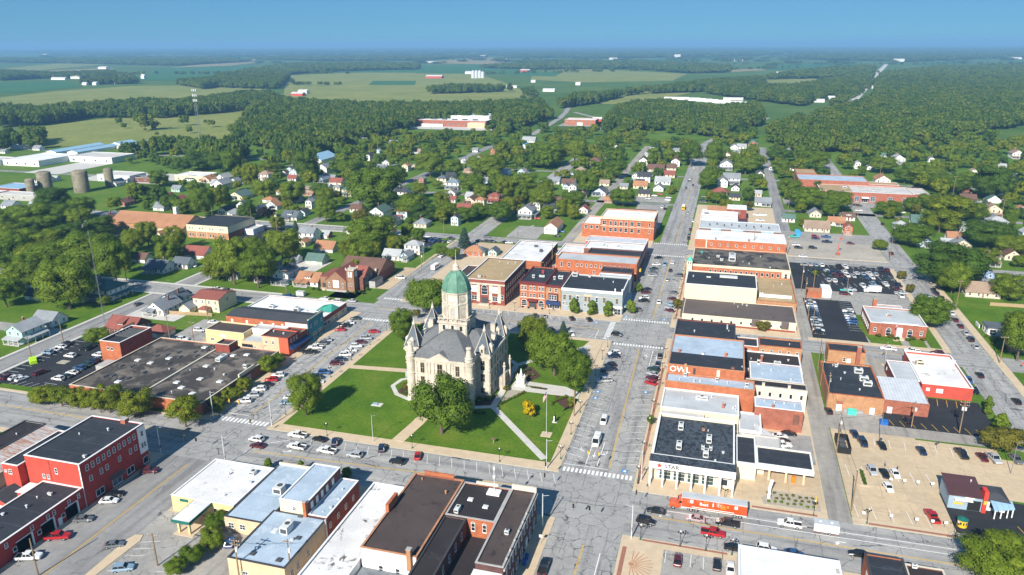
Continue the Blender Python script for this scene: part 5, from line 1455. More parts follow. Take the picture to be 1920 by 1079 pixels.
b=B('annex','two storey red clapboard annex with black roof behind the red block',-176.5,-171.2,130.6,149,10.6,'paint_barn','roof_black',.2,'trim_white'); b.win('S',[-174],8.6,1.,1.2,'four'); b.win('S',[-175.5],8.6,.5,.5)
b=B('garage_building','long low red garage with black roof and open bays along the side street',-166,-153.4,80,132.6,5.9,'paint_red','roof_black',.2,'trim_white'); b.win('E',[131,128,123.4,121.6,117,110],4.6,.7,1.1); b.win('E',[118.6,111.8,125.7],2.3,.9,1.,'plain')
for y0,y1 in ((126.6,130),(119.3,122.7),(112.4,116.4)):
    b.slab('garage_opening','E',y0,y1,.15,3.5,.02,'black_iron'); b.slab('door_post','E',y1+.02,y1+.4,0,3.6,.3,'trim_white'); b.slab('lintel','E',y0-.1,y1+.4,3.61,3.8,.2,'trim_white')
b.door('E',124.6,1.,2.2,'paint_white'); b.slab('corner_board','S',-153.8,-153.35,0,5.8,.08,'trim_white'); b.hvac(-159,128,None,1.2,.6,.5); b.vents([(-161,126),(-160,122),(-163,118),(-159,113),(-162,110)])
b=B0('storage_shed','small red gabled shed with dark roof wedged behind the long garage',-177,-170,124.5,133.5,'paint_barn'); b.body(-176.8,-170.2,124.7,131.5,3.6,'paint_barn'); b.gable(-176.8,-170.2,124.7,131.5,3.6,1.6,'shingle_dark','y'); b.slab('garage_door','S',-173.6,-171.2,.1,2.4,.04,'trim_white',box=(0,0,124.7,0)); b.body(-170.1,-167.6,128,132.2,4.8,'paint_barn'); b.slab('roof','S',-170.3,-167.4,4.81,4.95,.3,'roof_white',box=(0,0,128,0),inn=4.3)
b=B('warehouse','long black roofed warehouse with a rusty ribbed lean-to roof by the red block',-199,-191,128,157.5,6.2,'stone_grey','roof_black2',.15,'trim_dark'); b.body(-191.2,-182.8,130,157,4.6,'stone_grey')
MB().add([(-191.2,129.8,6.1),(-182.4,129.8,4.7),(-182.4,157.2,4.7),(-191.2,157.2,6.1)],[(0,1,2,3)]).build('lean_to_roof','roof_rust',b.r); b.vents([(-194,150),(-193,143)]); b.chim(-184,141,4.5,6,.6); b.body(-199,-183,121,127.8,3.4,'paint_white'); b.slab('roof','S',-199.2,-182.8,3.41,3.6,.1,'roof_lightgrey',box=(0,0,121,0),inn=7)
b=B('bank','yellow stucco drive-through bank with white flat roof and green-edged canopy',-130.6,-112,137.7,156,4.6,'paint_yellow','roof_wornwhite',.12,'trim_white')
MB().box(-123.4,129,3.9,-118.4,137.6,4.5).build('canopy','roof_wornwhite',b.r); MB().box(-123.55,128.85,3.75,-118.25,129.0,4.52).box(-118.4,129.0,3.75,-118.25,137.6,4.52).box(-123.55,129.0,3.75,-123.4,137.6,4.52).build('canopy_fascia','trim_green',b.r)
for x,y in ((-122.4,130),(-119.4,130),(-122.4,134)): MB().box(x-.25,y-.25,0,x+.25,y+.25,3.75).build('canopy_post','paint_yellow',b.r)
MB().prism([(-123.6,129),(-118,129),(-118,137),(-123.6,137)],.1,.3).build('island','walk_tan',b.r); b.slab('sign','S',-128,-125.5,3.2,4.,.08,'trim_green'); b.win('S',[-117.5,-114],2.4,.9,1.1,'plain'); b.vents([(-117,141),(-122,150),(-114,148)]); b.hvac(-116,152,None,1.6,1.6,.8)
b=B(SH,'low shop with blue-grey membrane roof and buff brick rear wall beside the bank',-111.8,-100.4,133.6,158.6,4.4,'paint_tan','roof_blue',.15,'trim_dark',slope=-.3); b.win('S',[-110,-106.8,-102.5],2.2,1.4,1.3,'four'); b.hvac(-104.4,146.5,4.3,2.4,2.4,1.7); b.slab('parapet','N',-111.8,-100.4,4.4,5.2,.02,'paint_cream',inn=.4); MB().box(-112.9,134.4,1.6,-112,135.8,3).build('wall_unit','hvac',b.r)
b=B(SH,'tall narrow shop with blue-grey roof and high side windows',-98.6,-91,137.8,154.8,9.,'brick_brown','roof_blue',.15,'trim_white'); b.slab('rear_panel','S',-98.5,-91.1,5,8.9,.04,'paint_cream'); b.win('S',[-94.5],7,.8,1.,'four',box=(0,0,137.75,0)); b.win('E',[140,142.5,145,147.5,150.5],7.4,.9,1.6,'plain',glass='blind'); b.chim(-91.3,137.4,4,9.8,.8,'brick_orange')
b=B(SH,'L-shaped brick shop with blue-grey membrane roof and long brick alley wall',-100.3,-85.8,119,137.6,5.6,'paint_tan','roof_blue',.18,'trim_dark',slope=-.2); b.block(-90.9,-85.8,137.7,154.6,6.,'brick_red','roof_blue',.2,'trim_white'); b.win('S',[-96,-91,-87.5],2.,1.2,1.4,'four'); b.win('E',[121.5,124,128.5],2.6,1.1,1.6,'four'); b.win('E',[139,143,147,151],3.2,.8,1.3); b.hvac(-92.6,131,None,2.,2.8,1.8); b.sky([(-95.4,130.5),(-94.4,134.5)],1.2,1.7); b.sky([(-92.5,137.2),(-88.6,129.5),(-95.6,121.8),(-88.6,121.4)],1.3,1.2,mat='hvac_dark'); b.vents([(-88,140),(-95.6,123.2),(-89.6,128.4),(-88,150),(-87,146),(-87,142)]); MB().box(-85.78,136.6,0,-85.5,137.0,6.2).build('downpipe','galv',b.r)
b=B(SH,'long single storey shop with white roof patched by brown stains',-81.6,-71,116,155,6.,'paint_white','roof_patched',.35,'trim_white'); b.slab('side_band','W',116,155,4.6,5.9,.03,'trim_white'); b.win('S',[-79,-74],2.2,1.1,1.4)
b=B('commercial_block','two storey block with dark brown roof and white painted rear wall',-70.7,-57.4,126,157.4,9.2,'brick_rose','roof_brown',.3,'brick_patch'); b.slab('rear_render','S',-70.6,-57.5,0,9.1,.04,'paint_white'); b.chim(-58.9,125.6,6,11.4,1.,'brick_tan'); b.vents([(-68,155.2),(-60,151)],mat='brick_tan'); b.slab('ornament','N',-68,-60,9.2,10.4,.02,'brick_orange',inn=.4); b.win('S',[-66,-62],4.5,.9,1.6,box=(0,0,125.96,0)); b.hvac(-60.5,122,0,1.6,1.2,1.2); MB().box(-70.7,118,0,-60,125.9,4).build('rear_wing','brick_brown',b.r); b.hip(-70.7,-60,118,125.9,4,1.4,'shingle_grey')
MB().box(-70.9,139.6,9.2,-70.1,145,11.2).build('stair_bulkhead','brick_orange',b.r)
b=B('commercial_block','two storey block with near black roof stepping round a brick light well',-57.2,-44.9,143,157.4,8.8,'brick_orange','roof_black2',.25,'stone_grey'); b.block(-57.2,-51.8,112,142.9,8.6,'brick_brown','roof_black2',.2,'trim_dark'); b.win('S',[-50.2,-47.4],6.6,.8,1.9,'arch',frame='trim_white'); b.win('E',[139,135,131,127,122,118],6.4,.8,1.8,box=(0,-51.8,0,0)); b.body(-51.7,-45,126,142.8,4.,'brick_brown'); b.slab('roof','S',-51.75,-44.9,4.01,4.12,.05,'roof_black2',box=(0,0,126,0),inn=16.6); b.sky([(-53.4,150.6),(-48.9,148.6)],1.3,1.2); b.hvac(-54.9,145.3,None,1.1,2.2,.9); MB().box(-50.3,153.6,8.6,-47,156,9.1).build('antenna_frame','trim_white',b.r); MB().tube((-48.6,154.8,8.6),(-48.6,154.8,16.5),.07).cyl(-48.6,154.8,13,13.5,.35,.35,8).cyl(-48.6,154.8,15.3,15.8,.3,.3,8).build('antenna_mast','trim_white',b.r); b.slab('parapet_ornament','N',-54,-48,8.8,9.7,.02,'stucco',inn=.4)
b=B('commercial_block','corner block of dark brick facing the main street with dark roof',-44.7,-38.4,128,157.6,9.,'brick_dark','roof_brown',.3,'stone_grey'); b.row('E',11,6.4,.7,1.9,a=129,b=156.6); b.row('E',7,2,1.6,2.2,'shop',a=129,b=156.6); b.slab('cornice','E',128,157.6,8.1,8.6,.35,'stone_grey'); b.slab('pediment','N',-44.7,-38.4,9,10.3,.02,'stucco',inn=.5); MB().box(-45,119,0,-38.6,127.9,7.4).build('rear_wing','brick_dark',b.r); b.slab('roof','S',-45,-38.6,7.41,7.5,.05,'roof_white',box=(0,0,119,0),inn=8.9); b.hvac(-41,139.8,None,1.,1.,.8); b.door('E',147.6,1.1,2.3,'trim_white')
for y in (131,134,137.6,141,144.6,148): MB().box(-38.7,y-.25,9.,-38.3,y+.25,9.5).build('finial_block','stone_grey',b.r)
# --- south-east corner
b=B('modern_bank','single storey white colonnaded bank with dark slab roof beside the crossing',-12.8,9.,186,211,7.6,'stucco','roof_slabs',.9,'trim_white',cat='bank'); b.slab('fascia','S',-13.2,9.4,5.6,7.72,4.,'paint_white',inn=.02); b.slab('fascia','W',181.9,211,5.6,7.7,.35,'paint_white')
MB().quad((-13.2,182,7.74),(9.4,182,7.74),(9.4,186,7.74),(-13.2,186,7.74)).build('portico_roof','roof_slabs',b.r)
for x in (-12.8,-9.4,-5.6,-1.8,1.8,5.6,8.9): MB().box(x-.25,182.1,0,x+.25,182.7,5.6).build('pillar','paint_white',b.r)
for x in (-9.,-5.2,-1.4,2.4): b.win('S',[x],2.7,3.,4.4,'grid',frame='trim_white',glass='glass_teal')
b.win('S',[6.8],1.9,1.6,1.8,'shop'); b.win('W',[188,192,198,204],2.7,2.6,4.2,'grid',glass='glass_teal')
for x,y in ((-6.2,204.5),(2,198.8),(-6,193),(1.4,190.6)): b.hvac(x,y,None,1.5,2.8,1.3)
b.hvac(.5,194,None,.9,1.2,.8); b.hvac(2.6,194,None,.9,1.2,.8); b.hvac(.3,204.8,None,.8,.8,.5,'brick_patch'); b.vents([(1.6,204.6),(4,187.6),(6,193)])
text(b.r,'STAR',(-9.1,181.97,6.1),1.7,'trim_dark'); st=MB(); pts=[]
for i in range(10): a=R(90+36*i); r=.85 if i%2==0 else .36; pts.append((-10.4+r*math.cos(a),181.96,6.75+r*math.sin(a)))
st.add(pts,[tuple(range(9,-1,-1))]); st.add([(p[0],181.9,p[2]) for p in pts],[tuple(range(10))]); st.build('star_emblem','sign_red',b.r)
b.block(9.6,15,192,208,5.,'stucco','roof_black',.3,'trim_white'); b.block(15.1,29.8,193,203,5.,'stucco','roof_black',.3,'trim_white',z0=3.6); MB().quad((15.2,193.1,3.62),(15.2,202.9,3.62),(29.7,202.9,3.62),(29.7,193.1,3.62)).build('canopy_soffit','stucco',b.r); b.body(15.1,17.4,196,203,3.6,'stucco',name='teller_wall'); b.slab('drive_canopy_edge','S',9.4,29.9,3.7,5.05,.5,'paint_white',box=(0,0,192.9,0))
for x in (14.4,18.6,23,27.6): MB().box(x-.3,193.3,0,x+.3,193.9,3.7).build('canopy_post','paint_tan',b.r)
MB().box(24.6,193.4,.2,25.6,194.2,2.1).build('teller_machine','orange_plastic',b.r);
b=B(SH,'cream rendered shop with long white roof and black rear roof behind the modern bank',-13.2,10.3,216,230.2,7.2,'paint_cream','roof_grey',.35,'trim_white'); b.block(-12.8,.2,211.2,216,6.6,'paint_cream','roof_lightgrey',.1); b.block(.3,10.2,211.2,216,4.6,'paint_cream','roof_black',.2); b.hvac(-1,225.6,None,3.8,1.4,.7); b.chim(5.6,221,6.6,8.6,.7); b.vents([(-7,224),(2,227.5),(8.6,221.5),(9.4,220),(9.4,223)]); b.win('W',[219,223,227],3.4,1.6,2.2,'shop'); b.chim(1.2,215.5,4,5.6,.7,'stucco')
b.block(10.5,17,212,224,4.8,'paint_white','roof_grey',.3,'trim_white'); MB().add([(15,211,0),(24,211,0),(15,211,5.6)],[(0,1,2)]).add([(15,216,0),(15,216,5.6),(24,216,0)],[(0,1,2)]).add([(15,211,5.6),(24,211,.2),(24,216,.2),(15,216,5.6)],[(0,1,2,3)]).build('stair_enclosure','paint_white',b.r); b.block(10.5,22,204,210.8,4.4,'stucco','roof_lightgrey',.25,'stone_grey')
b=B('commercial_block','narrow brick block with long blue-grey roof next to the painted letters wall',-13.1,15,230.4,237.6,9.6,'brick_orange','roof_blue',.3,'brick_patch',slope=.2); b.vents([(-8.6,233),(-4,232.6),(-2,233.4),(6.6,234),(12,232)]); b.hvac(-7,236.2,None,.9,.9,1.1); b.hvac(3.2,235,None,.9,.9,1.); b.hvac(12.6,233.6,None,1.,1.,1.1); b.win('W',[232.5,235.2],6.4,.9,1.8,'arch'); b.win('W',[232.5,235.2],1.8,1.9,2.3,'shop'); b.block(15.1,29.4,223.6,230.6,7.4,'brick_rose','roof_blue',.25,'trim_white'); b.vents([(18,228),(21,227.6),(24,228.4),(27,227)],7.2); b.chim(20.4,224.2,7,8.6,.7); b.slab('wall_patch','S',26.6,28.4,2.5,6,.03,'brick_brown',box=(0,0,223.6,0))
b=B('commercial_block','two storey brick block lettered OWL with blue and black roofs',-13,11.8,237.9,266.,12.4,'brick_orange','roof_blue',.3,'brick_patch'); MB().box(-12.6,238.3,12.06,11.4,249.5,12.2).build('lower_roof','roof_black',b.r); text(b.r,'OWL',(-12.4,237.86,9.95),2.9,'trim_white',ext=.02)
for x in (-7.2,): b.slab('pilaster','S',x-.4,x+.4,9,13.2,.2,'brick_tan')
b.slab('infill_panel','S',3,4,9.6,12,.05,'paint_cream'); b.slab('pilaster','S',-4.6,-3.8,9.6,11.8,.06,'trim_dark'); b.chim(-10,250,12,13.4,.7,'brick_orange'); b.chim(5.6,250.4,12,13.6,.8,'brick_orange'); b.chim(-2,250,12,12.8,.8,'trim_white'); b.hvac(8,240,None,1.,1.,.3,'brick_rose'); b.vents([(11,242)]); b.row('W',7,9,.9,2.,'arch',a=239,b=265); b.row('W',5,2,3.6,2.6,'shop',a=239,b=265); b.slab('cornice','W',237.9,266,11.4,12.2,.5,'stone_grey')
b=B('commercial_block','two storey corner block with two-level black roof and a row of chimneys',-13,9,266.3,288.,10.6,'brick_red','roof_black',.35,'trim_dark'); 
for x in (-7.6,-3,3,4.8,7.2): b.chim(x,266.9,10.2,11.9,.75,'brick_orange')
b.vents([(6.6,280),(-6,276)]); b.hvac(6,284,None,.5,4.,.4); b.row('W',6,8,.9,1.9,'arch',a=267,b=287); b.row('W',4,2,3.2,2.4,'shop',a=267,b=287); b.slab('cornice','W',266.3,288,9.8,10.5,.45,'stone_grey')
b=B(SH,'two storey shop with pale blue-grey roof over the back alley',14,30.9,243.4,258,8.,'brick_rose','roof_blue',.25,'trim_white'); b.vents([(18,248),(21,252),(27,246)]); b.slab('parapet_wall','S',14,30.9,7.5,8.1,.1,'brick_patch'); b.hvac(17,257,None,1,1,1.4)
b=B(SH,'tan brick shop with black roof and small dark windows over the alley',12.2,31.6,237.9,243.1,8.,'stucco','roof_black2',.25,'stone_grey'); b.row('S',6,5.4,.8,1.5,'plain'); b.chim(18,238.4,7.6,9,.8,'stucco'); b.chim(26,238.4,7.6,9,.8,'stucco')
b=B('rear_extension','low dark roofed extension between the back shops',10.6,32,258.3,275.4,5.,'paint_white','roof_black2',.3,'trim_white'); b.hvac(24,266,None,2.4,1.,.8); b.chim(18.5,266,4.6,7.4,.8); b.vents([(15,268),(16,262),(28,270)])
b=B(SH,'two storey orange brick shop with black roof at the alley corner',17.8,33,276,284.6,7.4,'brick_tan','roof_black',.35,'brick_orange'); b.row('S',5,5.2,.9,1.2); b.block(9.3,17.6,276,284.6,6.6,'brick_orange','roof_black',.3,'trim_white'); b.win('S',[11.4,14.6],4.6,.8,1.6,'four',box=(0,0,276,0)); b.vents([(28.8,280)])
b=B('clinic','long single storey cream clinic with brown mansard roof and brick base',-12.4,34,312.5,334,4.4,'paint_cream','roof_mansard',.2,None); b.slab('brick_base','S',-11.8,33.8,0,.9,.06,'brick_red'); b.row('S',10,2.3,.9,1.2,'plain',a=-10,b=30); b.slab('mansard_panel','S',16.2,19,1.5,4.45,.5,'roof_mansard'); b.slab('mansard_panel','S',28,31,1.5,4.45,.5,'roof_mansard'); b.slab('mansard_skirt','W',312.5,334,2.6,4.5,.9,'roof_mansard'); b.vents([(9,331),(12.6,331),(14.4,330),(10.6,327)])
b=B('commercial_block','tall cream side-walled block with stepped black roof',-13,18.4,336,358,10.6,'paint_cream','roof_black',.4,'trim_white',slope=0); MB().box(2,351,10.2,10,354,10.7).build('roof_debris','hvac',b.r); b.hvac(-10,349,None,.5,1.2,.5); b.hvac(-3,349.5,None,2,.6,.3); b.row('W',5,7,1.,1.9,a=337,b=357); b.row('W',4,2,3.4,2.4,'shop',a=337,b=357)
b=B(SH,'low brick rear shop with weathered tan roof and white fence',18.6,35.8,338,376,4.6,'brick_tan','roof_tan',.4,'brick_orange'); b.hvac(21,348,None,1.6,1.2,1.); b.vents([(27,362),(31,366)]); MB().box(20,344,4.5,34,344.4,6).build('roof_screen','trim_white',b.r)
b=B('department_store','long two storey orange brick store with mottled gravel roof and corner cupola',-12.2,35.4,378,412,8.2,'brick_orange','roof_mottled',.4,'paint_cream'); b.slab('cornice','S',-12.3,35.5,7.2,8.2,.25,'paint_cream'); b.row('S',14,5.2,1.,1.7,'plain',a=-4,b=31); b.slab('corner_tower','S',31.4,35.4,0,8.2,.3,'paint_cream'); b.win('S',[33.4],4.6,1.2,3.6,'grid',box=(0,0,377.7,0))
for z in (2.,3.8,6.6): b.slab('brick_band','S',-12,31,z,z+.2,.05,'brick_tan')
b.body(-14.4,-11.8,376,379,10.2,'paint_cream',name='cupola_tower'); MB().add([(-14.7,375.7,10.2),(-11.5,375.7,10.2),(-11.5,379.3,10.2),(-14.7,379.3,10.2),(-13.1,377.5,12.6)],[(0,1,4),(1,2,4),(2,3,4),(3,0,4),(3,2,1,0)]).build('cupola_roof','roof_tealmetal',b.r); b.win('S',[-13.7,-12.5],9.2,.6,.9,'plain',box=(0,0,376,0)); b.hvac(7.6,394,None,3.4,9,2.); b.hvac(-8,402,None,1.,1.,.9,'turq_bin'); b.hvac(.5,396,None,1.6,1.2,.8); b.hvac(2.4,390,None,1.6,1.2,.8); b.vents([(13,389),(16,386),(26,382),(-4,392),(22,402)]); b.row('W',7,5.2,1.1,2.,a=380,b=411)
b=B(SH,'brick shop with white sloping roof across the second street',-13.2,37.6,443,466,5.4,'brick_orange','roof_white',.2,'trim_white'); b.row('S',9,2.6,.9,1.3,'sash',a=-6,b=36); b.slab('pilaster','S',-7,-6.4,0,5.3,.1,'stucco'); b.chim(-1.6,443.5,5,6.6,.7,'brick_red'); b.chim(17,443.5,5,6.8,.8,'brick_red'); b.vents([(22,450),(4,452)])
b=B(SH,'pale blue and brown panelled store with grey roof and many roof fans',-12,35.6,466.6,489,6.6,'paint_bluegrey','roof_grey',.3,'trim_white')
for a_,c_ in ((-12,-5),(1,7),(14,24.6),(31.6,35.5)): b.slab('wall_panel','S',a_,c_,2.8,6.5,.06,'brown_metal')
for i in range(9): b.hvac(-6+4.4*i,476+(i%2)*3,None,.8,.8,.9,'hvac_dark')
b=B(SH,'white roofed brick shop with red awning trim further up the main street',-12.4,11.,492,508,6.,'brick_red','roof_white',.3,'trim_white'); b.block(-12.4,11,508.2,520,6.4,'paint_white','roof_white',.3,'trim_white'); b.hvac(-9,511,None,3.,1.6,.8,'hvac_dark'); b.block(11.1,17.4,493,508,5.,'brick_red','roof_maroonrib',.2); b.slab('garage_door','S',12.4,16,0,2.8,.05,'trim_dark',box=(0,0,493,0))
b=B0(SH,'peach gable roofed shop with brick annexe on the main street',-9,17,523,540,'brick_orange'); b.body(-8,4,524,538,4.6,'brick_orange'); b.gable(-8.4,4.4,524,538,4.6,3.2,'shingle_orange','x',.8); b.body(4.2,16.6,521,536,8,'brick_red'); b.slab('roof','S',4,16.8,8.01,8.2,.2,'roof_white',box=(0,0,521,0),inn=15.2); b.win('S',[8,12],6,1.,1.6,box=(0,0,521,0)); b.body(-12.4,-8.2,525,536,4.2,'paint_white')
# --- north side of the square
b=B('library','stately red brick civic hall with cream stone piers and tan gravel roof',-111.6,-92.2,313.6,350.4,11.8,'brick_dark','roof_tan',.5,'trim_white'); b.slab('cornice','S',-111.7,-92.1,9.6,10.3,.6,'limestone'); b.slab('attic_panel','S',-111.5,-92.3,10.35,11.7,.06,'brick_red'); b.slab('plinth','S',-111.7,-92.1,0,1.2,.2,'brick_red'); b.slab('face_brick','S',-111.5,-92.3,1.25,9.55,.05,'brick_red')
for x in (-108.9,-104.9,-99.,-94.8): b.slab('pier','S',x-.75,x+.75,1.2,9.6,.3,'limestone')
b.win('S',[-110.4,-93.4],4,.9,2.4,box=(0,0,313.5,0)); b.win('S',[-106.9,-96.9],7.4,2.6,2.8,'grid',box=(0,0,313.5,0),glass='blind'); b.win('S',[-106.9,-96.9],3.,2.4,2.,'grid',box=(0,0,313.5,0)); b.win('S',[-101.95],6.4,2.8,3.,'arch',box=(0,0,313.5,0)); b.slab('entrance','S',-103.4,-100.5,.2,3.4,.12,'trim_dark',box=(0,0,313.5,0)); b.slab('steps','S',-104.6,-99.4,0,.6,2.2,'limestone'); b.row('E',11,8.,1.1,2.1,a=315,b=349); b.row('E',11,4.2,1.1,2.1,a=315,b=349); b.row('E',9,1.2,1.,.9,'plain',a=316,b=348); b.hvac(-106,319,None,1.4,1.2,.8); b.hvac(-103.6,318.6,None,.8,.8,.5,'brick_patch'); b.vents([(-97,325),(-99,343),(-96,346),(-104,345)])
b=B(SH,'L-shaped brick shop with dark roof beside the civic hall',-123,-112,334,352,6.4,'brick_red','roof_brown',.4,'trim_white'); b.win('E',[337,341],3.4,1.,1.6); b.block(-112,-108,353,358,5.,'brick_orange','roof_black',.3,'trim_white'); b.hvac(-113.6,344,None,1.,1.,.6)
b=B('hotel','ornate three storey orange brick hotel with maroon cornice and arched ground floor',-85.4,-73.4,315,339.6,12.2,'brick_orange','roof_black',.4,'trim_maroon',cat='hotel'); b.slab('cornice','S',-85.6,-73.3,11.2,12.2,.7,'trim_maroon')
for u in (-83.6,-79.5,-75.4): b.win('S',[u-.75,u+.75],9.2,.8,1.5,'arch'); b.win('S',[u-.75,u+.75],5.9,.8,1.7)
b.slab('stone_band','S',-85.4,-73.4,4.5,4.8,.1,'limestone'); b.slab('stone_band','S',-85.4,-73.4,7.8,8.,.08,'limestone'); b.win('S',[-83.4,-75.4],1.5,2.6,1.6,'arch',glass='glass'); b.slab('entry_canopy','S',-81.6,-77,3.4,4.1,1.8,'trim_maroon'); b.slab('entrance','S',-81,-77.6,.1,3.2,.1,'trim_dark'); b.chim(-75,338,12,14,.9,'brick_rose'); b.hvac(-81,323,None,1.2,1.2,1.2); b.hvac(-77.5,325,None,2.6,1,.6); b.hvac(-78.4,331,None,1.,1.,1.2,'sign_red')
for p in ((-83.8,313.6),(-80.9,313),(-77.6,313),(-74.6,313.4)): MB().cyl(p[0],p[1],.1,.9,.35,.45,8).build('planter','black_iron',b.r)
b=B(SH,'narrow amber brick shop with maroon bay window and navy awning',-73.2,-66.3,315,338.8,11.4,'brick_tan','roof_black',.35,'trim_maroon'); b.slab('cornice','S',-73.2,-66.3,10.6,11.4,.5,'trim_maroon'); b.win('S',[-71.2,-68.6],9.2,.9,1.6); b.slab('bay_window','S',-72,-67.6,4.4,7.6,1.1,'trim_maroon'); b.win('S',[-71,-69.8,-68.6],6,.9,2.2,box=(0,0,313.9,0)); b.awning('S',-73,-66.5,4.3,1.4,1.6,'navy_awning'); b.win('S',[-71.4,-68.],1.5,2.2,2.,'shop'); b.door('S',-69.7,1.,2.2,'trim_dark'); b.hvac(-69,327,None,2.2,1.4,1.2); b.hvac(-71.5,325,None,1,1,1.3);
b=B(SH,'grey painted two storey corner shop with black roof and white cornice',-66.1,-38.6,315,337.5,10.6,'paint_grey','roof_black',.5,'trim_white'); b.slab('cornice','S',-66.1,-38.6,9.6,10.5,.4,'trim_white'); b.slab('string_course','S',-66,-40.6,7.5,7.7,.08,'paint_tan')
for x,k in ((-64.6,'four'),(-62,'four'),(-58.6,'arch'),(-50,'arch'),(-46.6,'four'),(-41,'four')): b.win('S',[x],6.4 if k!='arch' else 6.2,1.,2.2,k,frame='trim_white' if k=='arch' else 'paint_tan')
b.win('S',[-55,-53.4],6.3,.9,2.1,'four',frame='paint_tan'); b.slab('pediment','S',-56,-52.4,7.6,8.4,.12,'paint_tan'); b.win('S',[-65,-63.6,-62,-55.2,-53,-49.8],3.4,.9,1.4,'four'); b.slab('corner_entrance_frame','S',-42.6,-38.5,3.2,4,.3,'trim_white'); b.win('S',[-40.6],1.5,2.6,2.6,'shop'); b.slab('entry_post','S',-42.6,-42.1,0,3.2,.25,'trim_white'); b.row('E',7,6.4,1.,2.,'arch',a=316,b=337); b.row('E',4,1.8,3.,2.4,'shop',a=316,b=337); b.awning('E',318,336,4,1.2,1.6,'paint_bluegrey')
for x in (-42,-38.9): MB().cyl(x,315.2,10.7,11.5,.22,.3,8).lathe(x,315.2,[(.2,11.5),(.38,11.8),(.2,12.1),(.02,12.3)],8).build('urn_finial','trim_white',b.r)
b.hvac(-64,336,None,2.6,2.2,1.6); b.hvac(-57,336,None,1.2,1,.6); b.vents([(-50,334),(-45,330)])
b=B(SH,'two storey shop with dark pitched roof and pale lean-to behind the grey corner shop',-54,-38.8,337.8,349,8.6,'paint_white','roof_grey',.3,'trim_white'); b.block(-54,-38.8,349.2,358,9.4,'brick_brown','roof_black',.3); b.block(-61,-54.2,340,352,5.2,'paint_cream','roof_white',.2); b.row('E',5,6,1,1.9,a=339,b=357)
b=B('commercial_block','long brick block with a row of small windows and pale roof along the alley',-80,-38.4,366,380,9.2,'brick_orange','roof_grey',.4,'brick_patch'); b.row('S',12,6.8,.9,1.4,'sash',a=-70,b=-41); b.win('S',[-77,-73],6.6,1.,2.2); b.win('S',[-60,-56],3.4,1,1.6); b.slab('pink_render','S',-55,-42,4,9.1,.04,'brick_rose'); b.row('E',4,6.4,1.,1.9,a=367,b=379); b.slab('hanging_sign','E',371,373,4,5.4,1.6,'stripe_yellow')
b=B('commercial_block','brick block with black roof behind the long brick block',-66,-38.4,380.3,391,9.6,'brick_brown','roof_black',.4,'trim_dark'); b.row('E',4,6.4,1.,1.9,a=381,b=390)
b=B('commercial_block','wide block with bright white roof and skylights at the second crossing',-70,-38.4,391.3,408,9.2,'brick_brown','roof_white',.4,'trim_white'); b.hvac(-60,398,None,3,1.4,.8); b.hvac(-52,398,None,3,1.4,.8); b.vents([(-64,396),(-46,400),(-42,402)]); b.block(-84,-70.2,384,408,6.4,'brick_orange','roof_wornwhite',.4,'trim_white'); b.row('E',5,6,1.,1.9,a=392,b=407)
b=B('commercial_block','block with ribbed white metal roof and red side wall near the second crossing',-72,-38.4,408.3,421,8.8,'paint_barn','roof_ribwhite',.3,'trim_white'); b.row('E',4,6,1,1.9,a=409,b=420)
b=B(SH,'large shop with worn white roof and dark brick alley wall behind the civic hall',-109,-87.2,363,403,8.,'brick_dark','roof_wornwhite',.4,'trim_white'); b.slab('garage_door','S',-94,-91,0,3.4,.05,'trim_white'); b.slab('garage_door','S',-90,-88,0,3.4,.05,'trim_white'); b.slab('brick_face','S',-95,-87.3,3.5,7.9,.04,'brick_orange'); b.row('E',9,3.4,1.1,1.6,'plain',a=365,b=401); b.hvac(-92,383,None,1.4,2.4,1.,'hvac_dark'); b.hvac(-97,392,None,2,1,.8,'hvac_dark'); b.block(-112,-104,385,396,5.,'brick_orange','roof_white',.3)
b=B('office_block','three storey orange brick block with cream cornice and ranks of white windows',-71,-38.2,452,476,13.4,'brick_orange','roof_white',.5,'paint_cream'); b.slab('cornice','S',-71,-38.2,12.2,13.3,.4,'paint_cream'); b.win('S',[-68.6,-51.6,-47.4],9.8,2.,2.4,'grid'); b.win('S',[-64.6,-61.6,-58.4,-55.2],9.4,1.5,1.9,'arch'); b.win('S',[-41],9.8,.9,2.2); b.win('S',[-68.6,-64.6,-61.6,-58.4,-55.2,-51.6,-47.4],5.6,1.7,2.2,'grid'); b.win('S',[-41],5.6,.9,2.); b.row('E',6,9.6,1.4,2.2,a=453,b=475); b.row('E',6,5.6,1.4,2.2,a=453,b=475); b.slab('stone_band','S',-71,-38.2,7.6,7.9,.08,'paint_cream'); b.block(-82.4,-71.2,452,474,8.6,'brick_orange','roof_white',.5,'paint_cream'); b.win('S',[-80,-76.6,-73],6.6,1.6,1.8,'grid'); b.block(-66,-40,476.2,484,12.6,'brick_brown','roof_black',.4); b.vents([(-60,464),(-50,468),(-44,462)])
b=B0('workshop','white gabled workshop with orange-brown roof beside the three storey block',-108,-98,452,472,'paint_white'); b.body(-107,-98.6,453,472,4.4,'paint_white'); b.gable(-107,-98.6,453,472,4.4,3.,'shingle_orange','y',.4); b.win('S',[-105,-102.8,-100.6],2.8,1.,.6,'plain',box=(0,0,453,0))
